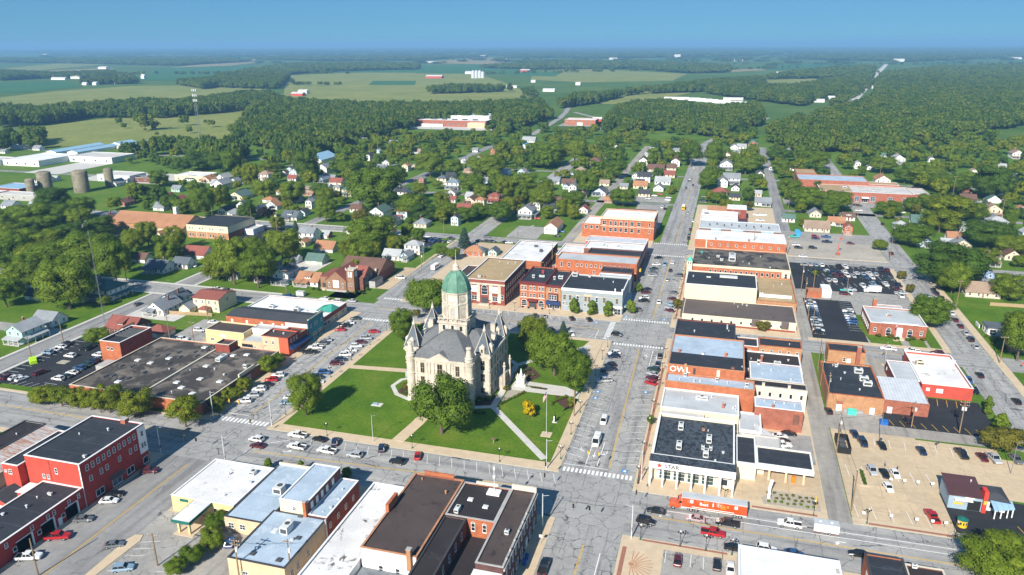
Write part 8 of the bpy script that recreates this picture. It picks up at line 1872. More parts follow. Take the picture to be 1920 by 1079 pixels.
# ---------------------------------------------------------------- trees and plants
def crown(seed,n_lobe,leaves,leaf,shape='round',core=True):
    """leaf faces spread through overlapping lobes; unit size: width 1, height 1, base at z=0"""
    r=random.Random(seed); V=[];F=[];NR=[]
    lobes=[]
    if shape=='round':
        zb=r.uniform(.26,.42); sx,sy=r.uniform(-.06,.06),r.uniform(-.06,.06); pk=r.uniform(.48,.66)
        for i in range(n_lobe):
            t=r.random(); a=r.uniform(0,6.283); z=zb+(.90-zb)*t; prof=math.sqrt(max(0,1-((z-pk)/(.50 if z>pk else pk-zb+.12))**2))*r.uniform(.8,1.05); rad=.5*prof*math.sqrt(r.uniform(.10,1.0)); 
            s=r.uniform(.13,.21)*(1.1-.35*abs(t-.4)); rad=min(rad,.52-s*.8) if rad>0 else 0
            lobes.append((rad*math.cos(a)+sx*z,rad*math.sin(a)+sy*z,min(z,1-s*.75),s,s*r.uniform(.65,.9)))
    elif shape=='oval':
        for i in range(n_lobe):
            z=.16+.74*(i+.5)/n_lobe; prof=.36*math.sin(math.pi*min(1,(z*.86+.14)))**.7; a=r.uniform(0,6.283); rad=prof*r.uniform(.2,.8); lobes.append((rad*math.cos(a),rad*math.sin(a),z,.17*r.uniform(.8,1.2)*(1.15-z*.6),.12))
    elif shape=='cone':
        for i in range(n_lobe):
            z=.1+.86*(i+.3)/n_lobe; prof=.5*(1-z)**.85; a=i*2.4; rad=prof*.66; lobes.append((rad*math.cos(a),rad*math.sin(a),z,.06+.2*(1-z)*r.uniform(.7,1.1),.06))
    else: # shrub
        for i in range(n_lobe):
            a=r.uniform(0,6.283); rad=.34*math.sqrt(r.random()); z=.3+.36*r.random(); lobes.append((rad*math.cos(a),rad*math.sin(a),z,.2*r.uniform(.7,1.1),.2))
    per=leaves//len(lobes)
    for (lx,ly,lz,s,sz) in lobes:
        for k in range(per):
            u=r.uniform(-.75,1); a=r.uniform(0,6.283); q=math.sqrt(max(0,1-u*u)); d=Vector((q*math.cos(a),q*math.sin(a),u)); rr_=r.uniform(.72,1.08)
            p=Vector((lx+d.x*s*rr_,ly+d.y*s*rr_,lz+d.z*sz*rr_))
            nrm=(d+Vector((r.uniform(-.5,.5),r.uniform(-.5,.5),r.uniform(-.25,.5)))).normalized(); t1=nrm.orthogonal().normalized(); t2=nrm.cross(t1); ang=r.uniform(0,6.283); e1=t1*math.cos(ang)+t2*math.sin(ang); e2=nrm.cross(e1); l=leaf*r.uniform(.6,1.25); w=l*r.uniform(.5,.8)
            o=len(V); V+=[tuple(p-e1*l*.5),tuple(p+e2*w*.5+nrm*l*.08),tuple(p+e1*l*.5),tuple(p-e2*w*.5+nrm*l*.08)]; F.append((o,o+3,o+2,o+1)); cn=(d*.55+Vector((lx,ly,(lz-.45)*.9))*.9+nrm*.45).normalized(); NR+=[cn]*4
    if core:  # solid blobs added inside the lobes to stop light leaking through the crown
        for (lx,ly,lz,s,sz) in lobes:
            o=len(V); k=.74
            V+=[(lx+k*s*x,ly+k*s*y,lz+k*sz*z) for x,y,z in ((1,0,0),(-1,0,0),(0,1,0),(0,-1,0),(0,0,1),(0,0,-1))]; NR+=[Vector(q) for q in ((1,0,0),(-1,0,0),(0,1,0),(0,-1,0),(0,0,1),(0,0,-1))]; F+=[(o,o+2,o+4),(o+2,o+1,o+4),(o+1,o+3,o+4),(o+3,o,o+4),(o+2,o,o+5),(o+1,o+2,o+5),(o+3,o+1,o+5),(o,o+3,o+5)]
    return V,F,NR
def cmesh(name,mat,*a,**k):
    V,F,NR=crown(*a,**k); me=bpy.data.meshes.new(name); me.from_pydata(V,[],F); me.materials.append(MATS[mat]); me.update(); me.polygons.foreach_set('use_smooth',[True]*len(F)); me.normals_split_custom_set_from_vertices(NR); return me
def trunkmesh(seed,cone=False):
    r=random.Random(seed); m=MB(); m.tube((0,0,0),(0,0,.22),.045,.032,7)
    m.tube((0,0,.2),(.02,.01,.5 if not cone else .9),.032,.014 if not cone else .006,6)
    if not cone:
        for i in range(6): a=i*1.05+r.uniform(-.3,.3); z=.2+.05*i; m.tube((0,0,z),(.3*math.cos(a),.3*math.sin(a),z+.22),.02,.007,5)
    return m.mesh('trunk','bark')
TK=[trunkmesh(i) for i in range(3)]; TKC=trunkmesh(9,True)
def variants(pref,mat,n,lob,leaves,leaf,shape): return [cmesh(pref,mat,100*i+hash_(pref),lob,leaves,leaf,shape) for i in range(n)]
def hash_(s): return sum(ord(c)*(i+3) for i,c in enumerate(s))
CR={'g':variants('crown','leaf_mid',6,56,13000,.037,'round'),'d':variants('crown_d','leaf_dark',3,56,13000,.037,'round'),'y':variants('crown_y','leaf_lime',3,48,9000,.044,'round'),'l':variants('crown_l','leaf_lime',3,34,6000,.05,'round'),'o':variants('crown_o','leaf_olive',2,34,3600,.075,'round'),'p':variants('crown_p','leaf_mid',2,26,2200,.10,'oval'),'s':variants('crown_s','leaf_blue',2,46,3000,.075,'cone'),'u':variants('crown_u','leaf_purple',1,30,3000,.075,'round'),'Y':variants('crown_Y','leaf_yellow',1,26,1500,.10,'round')}
KN=dict(g=('shade_tree','mid green tree'),d=('shade_tree','dark green tree'),y=('shade_tree','lime green tree'),l=('street_tree','small light green street tree'),o=('ornamental_tree','olive coloured tree'),p=('columnar_tree','narrow upright green tree'),s=('spruce_tree','blue-grey spruce'),u=('plum_tree','dark purple leaved tree'),Y=('ornamental_tree','vivid yellow leaved small tree'))
def tzone(x,y):
    if -131<x<-38 and 183<y<284: return 'on the courthouse lawn'
    if y<183 and x<-90 and y<150: return 'by the drive-through bank'
    if x<-155 and x>-212 and y<191: return 'in front of the flat roofed store'
    if -156<x<-150 and y<240: return 'along the side wall of the flat roofed store'
    if -130<x<-36 and 300<y<345: return 'in front of the grey corner shop'
    if x>60 and y<262: return 'by the tan parking lot and east street'
    if x>38 and y<430: return 'near the post office and its lots'
    d=min(HDESC,key=lambda q:(q[0]-x)**2+(q[1]-y)**2)
    if math.hypot(d[0]-x,d[1]-y)<32: return ('behind the ' if d[1]<y-4 else 'before the ' if d[1]>y+9 else 'beside the ')+d[2]+(' '+zone(x,y) if len(d[2].split())<7 else '')
    return zone(x,y)
tg={}
def tree(x,y,w,h,k,i,lab=None):
    nm,d=KN[k]; lab=lab or '%s %s %s'%('large' if w>17 else ('slim' if w<6 and k in 'gdy' else ('broad' if w>12 else 'smaller') if k in 'gdyo' else 'leafy'),d,tzone(x,y))
    if len(lab.split())>16: lab=' '.join(lab.split()[:16])
    t=empty(nm,(x,y,0 if not(-131<x<-38 and 183<y<284) else .15),lab,'tree',None,(i*2.4)%6.28); tg.setdefault(lab,[]).append(t)
    cw,chh=(w*1.35,h*1.12) if k=='p' else (w,h)
    vx=1+.13*math.sin(i*2.1); vy=1+.13*math.cos(i*3.7)
    c=inst('crown',CR[k][i%len(CR[k])],t,(0,0,0),0,(cw*vx,cw*vy,chh)); tw=max(w*.7,4.) if k!='l' else w
    inst('trunk',TKC if k in 's' else TK[i%3],t,(0,0,0),0,(tw,tw,h*.96)); return t
LABS={(-1,):None}
for i,(x,y,w,h,k) in enumerate(TREES): tree(x,y,w,max(h,w*.62) if k in 'gdyo' else h,k,i)
# --- the rest of the town's canopy: individuals near, one mass beyond
def viewblock(x,y,h):
    """would a tree here hide one of the houses or streets the photograph shows?"""
    L=math.hypot(x,y)
    for hx,hy,w in HOUSEPTS:
        d=hx*x+hy*y
        if d<=0: continue
        along=d/L-L; lat=abs(hx*y-hy*x)/L
        if -6<along<h*L/115*.62 and lat<w*.5+3.2: return True
    return False
HOUSEPTS=[(r[0],r[1],r[2]) for r in HOUSES]+[(-352,400,60),(-306,400,32),(105,625,66),(85,655,60),(-390,1080,110),(-390,1040,110),(-390,1000,110),(-210,1090,46),(-210,1125,44),(-400,680,34),(-507,494,14),(-531,482,12),(-660,610,90),(-680,730,80),(-520,548,40),(-75,980,50),(-25,700,20),(-25,850,16),(-25,780,16),(40,600,8),(40,680,8),(40,780,6),(40,860,6),(-154,480,12),(-88,560,5),(-88,620,5),(66,455,50),(66,480,50),(-612,781,10)]
def onroad(x,y):
    for a,b_ in ((-38,-13),(-164,-146),(-274,-250),(87,108),(33,47),(-94,-82)):
        if a<x<b_: return True
    for a,b_ in ((153,186),(284,311),(420,441),(557,571),(687,700)):
        if a<y<b_: return True
    return False
BLD=[(-16,37,300,545),(-165,-37,300,486),(36,92,300,500),(104,150,300,380),(-212,-150,225,300),(-390,-280,366,425),(55,152,585,700),(-590,-440,440,600),(-745,-595,580,800),(-125,-37,430,490),(-90,-37,480,600),(-345,-285,1035,1205),(-470,-320,1005,1135),(-110,-40,950,1010),(-240,-170,1050,1150)]
rt=random.Random(21); free=[]; placed=[(t[0],t[1],t[2]) for t in TREES]
def town_ok(x,y,w,h):
    if onroad(x,y): return False
    for a,b_,c,d in BLD:
        if a-2<x<b_+2 and c-2<y<d+2: return False
    for px,py,pw in placed:
        if (px-x)**2+(py-y)**2<((pw+w)*.36)**2: return False
    for hx,hy,hw in HOUSEPTS:
        if (hx-x)**2+(hy-y)**2<(hw*.5+w*.42)**2: return False
    return not viewblock(x,y,h)
cand=0
while cand<5200:
    cand+=1
    y=rt.uniform(305,1040)**1; u=rt.uniform(-1,1); x=-.28*y+u*.72*y-20*0
    if not(-900<x<400): continue
    if y<330 and x>-230: continue
    if x<-430 and y>600 and rt.random()<.8: continue
    if x<-560 : 
        if rt.random()<.85: continue
    w=rt.uniform(6.5,14.5)*(1 if rt.random()<.75 else .6); h=w*rt.uniform(.85,1.25)
    if town_ok(x,y,w,h): placed.append((x,y,w)); free.append((x,y,w,h,rt.choice('gggggdyyyo')))
free.sort(key=lambda t:math.hypot(t[0],t[1])); NI=max(0,298-len(TREES))
for i,(x,y,w,h,k) in enumerate(free[:NI]): tree(x,y,w,h,k,i+7)
for l,os_ in tg.items():
    if len(os_)>1:
        for o in os_: o['group']='trees alike: '+l[:70]
REST=free[NI:]
# --- instanced masses: geometry nodes put low-poly trees on points
def mass(name,label,cat,pts,protos,kind='stuff'):
    """pts: (x,y,z,width,height); protos: meshes of unit size"""
    me=bpy.data.meshes.new(name); me.from_pydata([(p[0],p[1],p[2]) for p in pts],[],[])
    for an,ix in (('w',3),('h',4)):
        a=me.attributes.new(an,'FLOAT','POINT'); a.data.foreach_set('value',[p[ix] for p in pts])
    a=me.attributes.new('pick','INT','POINT'); a.data.foreach_set('value',[rt.randrange(len(protos)) for _ in pts]); a=me.attributes.new('spin','FLOAT','POINT'); a.data.foreach_set('value',[rt.uniform(0,6.28) for _ in pts])
    o=bpy.data.objects.new(name,me); COL.objects.link(o); tag(o,label,cat,None,kind)
    ng=bpy.data.node_groups.new(name,'GeometryNodeTree'); ng.interface.new_socket('Geometry',in_out='INPUT',socket_type='NodeSocketGeometry'); ng.interface.new_socket('Geometry',in_out='OUTPUT',socket_type='NodeSocketGeometry')
    nd,lk=ng.nodes,ng.links; gi=nd.new('NodeGroupInput'); go=nd.new('NodeGroupOutput'); ip=nd.new('GeometryNodeInstanceOnPoints'); j=nd.new('GeometryNodeGeometryToInstance')
    for pm in protos[::-1]:
        po=bpy.data.objects.new('leaf_mass',pm); PROTO.objects.link(po); oi=nd.new('GeometryNodeObjectInfo'); oi.inputs[0].default_value=po; oi.inputs['As Instance'].default_value=True; lk.new(oi.outputs['Geometry'],j.inputs[0])
    def at(n,t):
        q=nd.new('GeometryNodeInputNamedAttribute'); q.data_type=t; q.inputs[0].default_value=n; return q.outputs[0]
    lk.new(gi.outputs[0],ip.inputs['Points']); lk.new(j.outputs[0],ip.inputs['Instance']); ip.inputs['Pick Instance'].default_value=True; lk.new(at('pick','INT'),ip.inputs['Instance Index'])
    cb=nd.new('ShaderNodeCombineXYZ'); w_=at('w','FLOAT'); lk.new(w_,cb.inputs[0]); lk.new(w_,cb.inputs[1]); lk.new(at('h','FLOAT'),cb.inputs[2]); lk.new(cb.outputs[0],ip.inputs['Scale'])
    cr=nd.new('ShaderNodeCombineXYZ'); lk.new(at('spin','FLOAT'),cr.inputs[2]); er=nd.new('FunctionNodeEulerToRotation'); lk.new(cr.outputs[0],er.inputs[0]); lk.new(er.outputs[0],ip.inputs['Rotation']); lk.new(ip.outputs[0],go.inputs[0])
    mo=o.modifiers.new('trees','NODES'); mo.node_group=ng; return o
PROTO=bpy.data.collections.new('tree_prototypes')   # not linked to the scene: only the instances are drawn
FOR=[cmesh('canopy_tree','leaf_forest',500+i,22,620,.15,'round') for i in range(6)]; FARF=[cmesh('canopy_clump','leaf_forest',600+i,12,170,.26,'round') for i in range(4)]
TOWNT=[cmesh('canopy_town','leaf_mid' if i<3 else ('leaf_dark' if i==3 else 'leaf_lime'),700+i,30,1500,.10,'round') for i in range(6)]
if REST: mass('town_trees','leafy trees of the town standing among far houses','trees',[(x,y,0,w,h) for x,y,w,h,k in REST],TOWNT)
def inpoly(x,y,p):
    c=False; n=len(p); j=n-1
    for i in range(n):
        if (p[i][1]>y)!=(p[j][1]>y) and x<(p[j][0]-p[i][0])*(y-p[i][1])/(p[j][1]-p[i][1])+p[i][0]: c=not c
        j=i
    return c
near_w=[];far_w=[]
for p in WOODS:
    xs=[q[0] for q in p]; ys=[q[1] for q in p]; area=abs(sum(p[i][0]*p[(i+1)%len(p)][1]-p[(i+1)%len(p)][0]*p[i][1] for i in range(len(p))))/2
    ym=sum(ys)/len(ys); s=max(7.8,ym/210); n=min(int(area/s/s*1.15),11000)
    if n==11000: s=math.sqrt(area*1.15/n)
    for _ in range(int(n*(max(xs)-min(xs))*(max(ys)-min(ys))/area)):
        x,y=rt.uniform(min(xs),max(xs)),rt.uniform(min(ys),max(ys))
        if not inpoly(x,y,p): continue
        if y<1300 and (viewblock(x,y,16) or abs(x+612)<12 and abs(y-775)<20): continue
        w=s*rt.uniform(1.3,2.0); h=rt.uniform(13,21) if s<14 else rt.uniform(14,20)
        (near_w if y<2600 else far_w).append((x,y,-1.,w,h*1.05))
# hedgerows and scattered field trees
for a,b_,n in (((-2900,2500),(-1500,2900),70),((-1700,2100),(-1100,2050),40),((-1000,2900),(300,3900),90),((-600,1290),(-900,1240),6),((200,1600),(420,2600),70),((130,1250),(190,1500),20),((-3800,5200),(-900,5600),90),((-700,4300),(1600,4800),110),((300,3300),(2200,3400),90),((-300,1250),(-500,1900),30)):
    for i in range(n):
        t=rt.random(); near_w.append((a[0]+(b_[0]-a[0])*t+rt.gauss(0,8),a[1]+(b_[1]-a[1])*t+rt.gauss(0,10),-1,rt.uniform(10,20),rt.uniform(9,17)))
for _ in range(5000): # far countryside speckle towards the horizon
    y=rt.uniform(0,1)**.6*15000+4200; x=-.28*y+rt.uniform(-.78,.78)*y; far_w.append((x,y,-2,rt.uniform(40,110)*(y/8000+.4),rt.uniform(12,20)))
near_w.append((-785,900,-.5,30,24))
mass('woodland','dense dark green woodland around the fields and town edge','woodland',near_w,FOR); mass('far_woodland','distant blue-green woods toward the horizon','woodland',far_w,FARF)
# --- shrubs and bedding plants
SHR=[cmesh('foliage',m,800+i,14,520,.16,'shrub') for i,m in enumerate(('leaf_mid','leaf_dark','leaf_olive','leaf_lime'))]
def shrub(x,y,w,h,k,lab,grp=None,z=.2): 
    t=empty('shrub',(x,y,z),lab,'shrub',grp,(x*3+y)%6.28); inst('foliage',SHR[k],t,(0,0,0),0,(w,w,h)); m=bpy.data.meshes.get('shrub_stem') or MB().tube((0,0,-.05),(0,0,.5),.04,.03,5).mesh('shrub_stem','bark'); inst('stem',m,t,(0,0,0)); return t
for i in range(11): shrub(-65.6+.52*i,217.6+1.02*i,1.25,1.05,0 if i<8 else 2,'clipped green shrub in the curved gravel bed by the courthouse path','shrubs in the curved bed')
for x,y,w,k in ((-66.6,228.2,2.6,2),(-66.2,240,2.4,2),(-64,239.6,1.4,0),(-62.6,241,1.4,0),(-60.8,242.4,1.3,0),(-65,244,1.8,1),(-63.6,246,1.6,1)): shrub(x,y,w,w*.85,k,'rounded shrub beside the soldiers monument','shrubs by the monument')
for i in range(10): a=i/9*3.0; shrub(-45.6-3.6*math.sin(a*.52)-.1,228.4-7*i/9,1.5,1.2,i%2*3 if i%3 else 0,'round shrub edging the mulch bed by the main street pavement','shrubs edging the mulch bed')
shrub(-43,224.4,3.2,3.4,0,'large round shrub at the edge of the mulch bed'); shrub(-42.8,221.6,2.2,2.2,3,'light green round shrub beside the large round shrub')
for x,y,w,k in ((-100.6,219.5,4.2,2),(-98.6,216.4,2.6,1),(-101.5,222.4,2.6,2),(-72.6,216.8,3.,1),(-70.6,219.6,2.4,0),(-73.6,219,2,1),(-70.4,222.4,1.8,0)): shrub(x,y,w,w*.8,k,'loose garden shrub against the courthouse wall','shrubs against the courthouse')
for i in range(8): shrub(-79+1.4*i,209.6+.35*(i%2),1.6,.9,1,'low dark shrub in the bed before the courthouse','low shrubs before the courthouse',.16)
for x in (66,70.8,78.8,82.6): shrub(x,316.6,2.6,1.8,2,'round foundation shrub before the post office','post office shrubs',.14)
for x in (72.6,76.8): shrub(x,314.6,2.4,2.,1,'dark round shrub by the post office steps','post office step shrubs',.14)
for i in range(24): shrub(18.2+(i%8)*1.6+.4*(i//8%2),182.2+1.9*(i//8)+.3*(i%3),1.05,.8,(0,2,2)[i//8],'small clipped plant in the gravel island by the drive-through','island plants')
for i in range(7): shrub(43.8,198+1.05*i,1.2,1.0,1,'dark clipped bush in the parking island','parking island bushes',.18)
for x,y,w in ((-95.4,336,2.6),(-170.5,310.6,2.2),(-167,310.8,2.2),(-165.6,314,2.),(-163.6,318,2.4),(-190,311.8,2.),(-186.6,311.4,2.2),(-163,312,2.)): shrub(x,y,w,w*.8,1,'garden shrub by the tan brick church','church shrubs',.05)
for i in range(14): shrub(108.4+.9*(i%5),311+3.3*i*.5,1.5,1.2,(1,2)[i%2],'shrub in the bed of the east street church','east church shrubs',.1)
for i in range(6): shrub(-56-.9*i,233.2,.9,.55,0,'low flowers in the plaza strip bed','plaza strip plants',.22)
# ---------------------------------------------------------------- street furniture, poles, people
def lamp(x,y,h,lab,grp,z=.13):
    t=empty('street_lamp',(x,y,z),lab,'street lamp',grp); b0=LAMP[h]
    for nm,me in b0: inst(nm,me,t,(0,0,0))
def lampparts(h):
    base=MB().lathe(0,0,[(.24,0),(.24,.25),(.13,.4),(.09,.6)],8).mesh('base','green_iron'); sh=MB().tube((0,0,.5),(0,0,h-.3),.07,.05,7).tube((-.55,0,h-.7),(.55,0,h-.7),.035,.035,5).tube((0,-.55,h-.7),(0,.55,h-.7),.035,.035,5).mesh('shaft','black_iron')
    g=[('base',base),('shaft',sh)]
    for x,y,z in ((0,0,h-.15),(-.55,0,h-.5),(.55,0,h-.5),(0,-.55,h-.5),(0,.55,h-.5)): g.append(('globe',MB().lathe(x,y,[(.04,z-.22),(.17,z-.12),(.2,z),(.14,z+.15),(.02,z+.2)],8).mesh('globe','black_iron' if z<h-.3 else 'trim_white')))
    return g
LAMP={4.4:lampparts(4.4)}
for x,y in ((-111.3,183.2),(-83,183.2),(-55.7,182.9)): lamp(x,y,4.4,'ornamental lamp post on the pavement before the courthouse lawn','lawn lamp posts')
for y in (189,204,219,234,249,264,277): lamp(-39,y,4.4,'ornamental lamp post on the courthouse side of the main street','main street lamp posts')
for y in (184,198,213,226,243,258,272,316,332,348,364,380,396,412): lamp(-16,y,4.4,'ornamental lamp post along the shop fronts of the main street','shop front lamp posts')
for y in (318,334,350,366,382,398,414): lamp(-39,y,4.4,'ornamental lamp post on the shaded north pavement of the main street','shaded lamp posts')
for x in (7,29,41.6,61.5): lamp(x,179.3,4.4,'ornamental lamp post on the south street pavement near the tan lot','tan lot lamp posts')
for x in (-12.4,-3,3,9): lamp(x,157.6,4.4,'ornamental lamp post by the sunburst corner','sunburst lamp posts')
for y in (192,206,222,238,254,270): lamp(-131.2,y,4.4,'ornamental lamp post on the lawn side of the western side street','side street lamp posts')
for x in (-118,-98,-86,-70): lamp(x,308.2,4.4,'ornamental lamp post before the hotel','hotel lamp posts')
def pole(x,y,h,lab,arms=1,trans=0,mat='pole_wood',grp='wooden utility poles',name='utility_pole',ang=0.):
    t=empty(name,(x,y,0),lab,'pole',grp,ang); MB().tube((0,0,-.2),(0,0,h),*((.2,.13) if mat=='pole_wood' else (.1,.06)),8).build('shaft',mat,t,loc=(0,0,0))
    if mat!='pole_wood': MB().tube((0,0,h-.1),(.9,0,h+.1),.04,.04,5).box(.6,-.15,h+.02,1.3,.15,h+.16).build('lamp_head','mast_steel',t,loc=(0,0,0))
    for k in range(arms): 
        a=MB().box(-1.3,-.07,h-.7-1.*k,1.3,.07,h-.55-1.*k).build('crossarm','pole_wood',t,loc=(0,0,0))
        MB().cyl(-1.15,0,h-.55-k,h-.3-k,.06,.05,5).cyl(0.6,0,h-.55-k,h-.3-k,.06,.05,5).cyl(1.15,0,h-.55-k,h-.3-k,.06,.05,5).build('insulator','trim_white',a,loc=(0,0,0))
    for k in range(trans): MB().cyl(.42*(1 if k==0 else -1),-.2,h-3.2,h-2.1,.3,.3,10).build('transformer','hvac',t,loc=(0,0,0))
    return t
UP=[(38.6,184,12,1,0),(38.4,214,13,2,2),(38.6,243,13,2,1),(38.8,262,12,2,1),(39.2,276,12,1,0),(40.2,312,12,1,0),(40.2,330,12,2,0),(40.4,352,13,2,1),(40.6,372,13,2,2),(47,380,9,0,0),(61,372,9,0,0),(63,237,9,1,1),(76.5,237,11,2,2),(-97,118,12,2,1),(-86.4,122,11,1,1),(-143,108,10,0,0),(-119,118,9,1,0),(-251,222,11,0,0),(-250,206,10,0,0),(-208,232,13,1,0),(-200,236,10,1,0),(-213,262,10,0,0),(105.6,362,14,1,0),(92,442,13,0,0),(105.4,300,11,1,0),(-156,372,13,1,1),(-149,352,12,1,1),(-190,392,12,1,0),(-166,430,12,1,0),(-272,410,14,2,2),(-290,300,11,1,0),(-252,318,12,1,0),(-200,304,12,1,0),(-300,424,12,0,0),(-330,424,12,0,0),(-86,500,12,1,0),(-84,560,12,1,0),(-98,640,12,1,0),(-60,720,18,1,0),(-46,800,18,1,0),(-36,620,12,0,0),(-14,640,12,0,0),(48,620,14,1,0),(47,570,14,1,0),(38,440,13,1,1),(20,448,13,1,0),(56,655,20,1,0),(88,760,20,1,0),(128,700,18,1,0),(170,640,18,1,0),(120,800,18,1,0),(180,560,16,1,0),(92,560,13,1,0),(-112,408,12,1,0),(-86,384,12,1,0),(-84,350,12,1,0),(-64,352,10,0,0),(-240,560,14,0,0),(-300,565,14,0,0),(-360,566,14,0,0),(-480,620,16,0,0),(-360,900,22,0,0),(-470,700,18,0,0),(-580,640,14,0,0),(-640,680,14,0,0)]
def pz(x,y): return 'beside the back alley' if 33<x<48 and y<440 else ('by the east lots' if x>48 and y<440 else ('behind the south row' if y<160 else ('near the western lot' if x<-195 and y<300 else ('behind the civic hall shops' if x<-60 and y<436 and x>-160 else ('among the houses beyond the church' if x<-100 else 'along the upper streets')))))
for x,y,h,a,tn in UP:
    l='wooden utility pole with %s%s %s'%(('no','one','two')[a],' crossarm'+('s' if a!=1 else ''),pz(x,y))+(' carrying transformers' if tn else '')
    pole(x,y,h,l,a,tn,grp='poles: '+l[:60],ang=R(90) if 33<x<48 else 0)
def wire(pts,sag,lab,grp,r=.03):
    m=MB()
    for a,b_ in zip(pts,pts[1:]):
        P_=[]
        for i in range(7): t=i/6; P_.append((a[0]+(b_[0]-a[0])*t,a[1]+(b_[1]-a[1])*t,a[2]+(b_[2]-a[2])*t-sag*4*t*(1-t)))
        for p,q in zip(P_,P_[1:]): m.tube(p,q,r,r,4)
    m.build('cable','black_iron',label=lab,cat='cable',group=grp)
for dx in (-1.1,1.1): wire([(38.6+dx*0,184+dx*.0,11.6),(38.4,214+dx,12.6),(38.6,243+dx,12.6),(38.8,262+dx,11.6),(39.2,276+dx,11.6),(40.2,312+dx,11.6),(40.2,330+dx,11.6),(40.4,352+dx,12.6),(40.6,372+dx,12.6)],1.2,'overhead power cable along the back alley','alley cables')
wire([(38.4,214,11.5),(63,237,8.4),(76.5,237,10.4),(105.6,300,10.5)],1.2,'overhead cable crossing the black lot','lot cables'); wire([(-156,372,12.4),(-190,392,11.4),(-272,410,13.4)],1.4,'overhead cable over the church yard','church cables'); wire([(-97,118,11.4),(-86.4,122,10.4)],.8,'short overhead cable behind the south row','south cables')
# traffic signals on span wires
def sigpole(x,y,h,lab):
    t=empty('signal_pole',(x,y,.13),lab,'pole','signal poles at this crossing'); MB().tube((0,0,0),(0,0,h),.17,.12,8).build('shaft','galv',t,loc=(0,0,0)); MB().tube((0,0,h-.6),(1.6 if x<-30 or x<-100 else -1.6,0,h-.2),.05,.04,5).build('lamp_arm','galv',t,loc=(0,0,0)); MB().box(-.18,-.12,2.2,.18,.12,3.1).build('control_box','black_iron',t,loc=(0,0,0)); return t
def signal(x,y,z,rz,lab,grp):
    t=empty('traffic_signal',(x,y,z),lab,'traffic signal',grp,rz); MB().box(-.2,-.16,-1.1,.2,.16,0).build('housing','black_iron',t,loc=(0,0,0)); MB().box(-.22,-.18,-1.12,.22,-.165,.02).build('backplate','sig_yellow',t,loc=(0,0,0))
    for k,mn in enumerate(('lamp_red','sig_yellow','trim_green')): MB().box(-.11,-.21,-.32-.34*k,.11,-.181,-.1-.34*k).build('lens',mn,t,loc=(0,0,0))
    MB().tube((0,0,0),(0,0,.35),.03,.03,5).build('hanger','steel',t,loc=(0,0,0))
SC=[(-41.8,182.8),(-15.2,183.6),(-14.6,157.6),(-36.6,156.4)]
for i,(x,y) in enumerate(SC): sigpole(x,y,9.4,'tall pale signal pole at the corner of the %s'%('courthouse lawn','modern bank','sunburst paving','dark brick corner block')[i])
WC=[(-131.6,184.6),(-152.8,184.2),(-153,160.2),(-131,160.2)]
for i,(x,y) in enumerate(WC): sigpole(x,y,9.4,'tall pale signal pole at the corner by the %s'%('big lawn tree','flat roofed store','three storey red block','white roofed bank')[i])
for S,nm in ((SC,'main crossing'),(WC,'side street crossing')):
    for a,b_ in ((0,1),(1,2),(2,3),(3,0)): wire([(S[a][0],S[a][1],8.9),(S[b_][0],S[b_][1],8.9)],.7,'signal span wire above the %s'%nm,'span wires '+nm,.025)
for x,y,rz in ((-30,183.1,0),(-27,183.2,0),(-29,157,R(180)),(-25,157.1,R(180)),(-14.9,172,R(90)),(-14.8,167,R(90)),(-40,174,R(-90)),(-39,168.6,R(-90))): signal(x,y,7.6,rz,'yellow and black traffic signal hanging over the main crossing','signals main crossing')
for x,y,rz in ((-146,184.3,0),(-142.4,184.3,0),(-144,160.3,R(180)),(-140,160.2,R(180)),(-131.4,174,R(90)),(-152.8,172,R(-90))): signal(x,y,7.6,rz,'yellow and black traffic signal hanging over the side street crossing','signals side crossing')
for x,y,h,l in ((-96,183.6,9,'tall white lamp standard before the courthouse lawn'),(-40.4,216,9,'tall wooden lamp standard beside the mulch bed'),(-96,199,.1,'')):
    if l: pole(x,y,h,l,0,0,'galv' if 'white' in l else 'pole_wood',None,'lamp_standard'); 
for x,y,l in ((52,226,'tall steel lamp mast in the tan lot'),(84,215,'steel lamp mast behind the print shop'),(-157.5,221,'white flagpole beside the flat roofed store'),(68,404,'steel lamp mast in the big black lot'),(76,392,'steel lamp mast by the parked cars of the big lot')):
    pole(x,y,10,l,0,0,'mast_steel',None,'lamp_mast')
def flag(x,y,z0,h,lab,s=1.):
    t=empty('flagpole',(x,y,z0),lab,'flagpole'); MB().tube((0,0,0),(0,0,h),.09*s,.05*s,8).lathe(0,0,[(.1,h),(.12,h+.1),(.02,h+.2)],8).build('pole','galv',t,loc=(0,0,0)); MB().box(-1.6*s,-1.6*s,-.05,1.6*s,1.6*s,.06).build('base_slab','walk_tan',t,loc=(0,0,0))
    w,hh=3.0*s,1.9*s; f=empty_part('flag',t)
    for k in range(7):
        m=MB(); n=6
        for i in range(n):
            a=lambda u:(-.1-u*w*.35,.12*math.sin(u*7)*s,h-.35-u*w*.75)
            p,q=a(i/n),a((i+1)/n); d=hh/7*k; m.quad((p[0]-.0-d*.0,p[1],p[2]-d),(q[0],q[1],q[2]-d),(q[0],q[1],q[2]-d-hh/7),(p[0],p[1],p[2]-d-hh/7)); m.quad((p[0],p[1]+.012,p[2]-d-hh/7),(q[0],q[1]+.012,q[2]-d-hh/7),(q[0],q[1]+.012,q[2]-d),(p[0],p[1]+.012,p[2]-d))
        m.build('stripe','flag_red' if k%2==0 else 'trim_white',f,loc=(0,0,0))
    m=MB(); m.quad((-.1,-.03,h-.35),(-.1-.35*w*.4,-.03,h-.35-.75*w*.4),(-.1-.35*w*.4,-.03,h-.35-.75*w*.4-hh*.5),(-.1,-.03,h-.35-hh*.5)); m.build('canton','flag_blue',f,loc=(0,0,0))
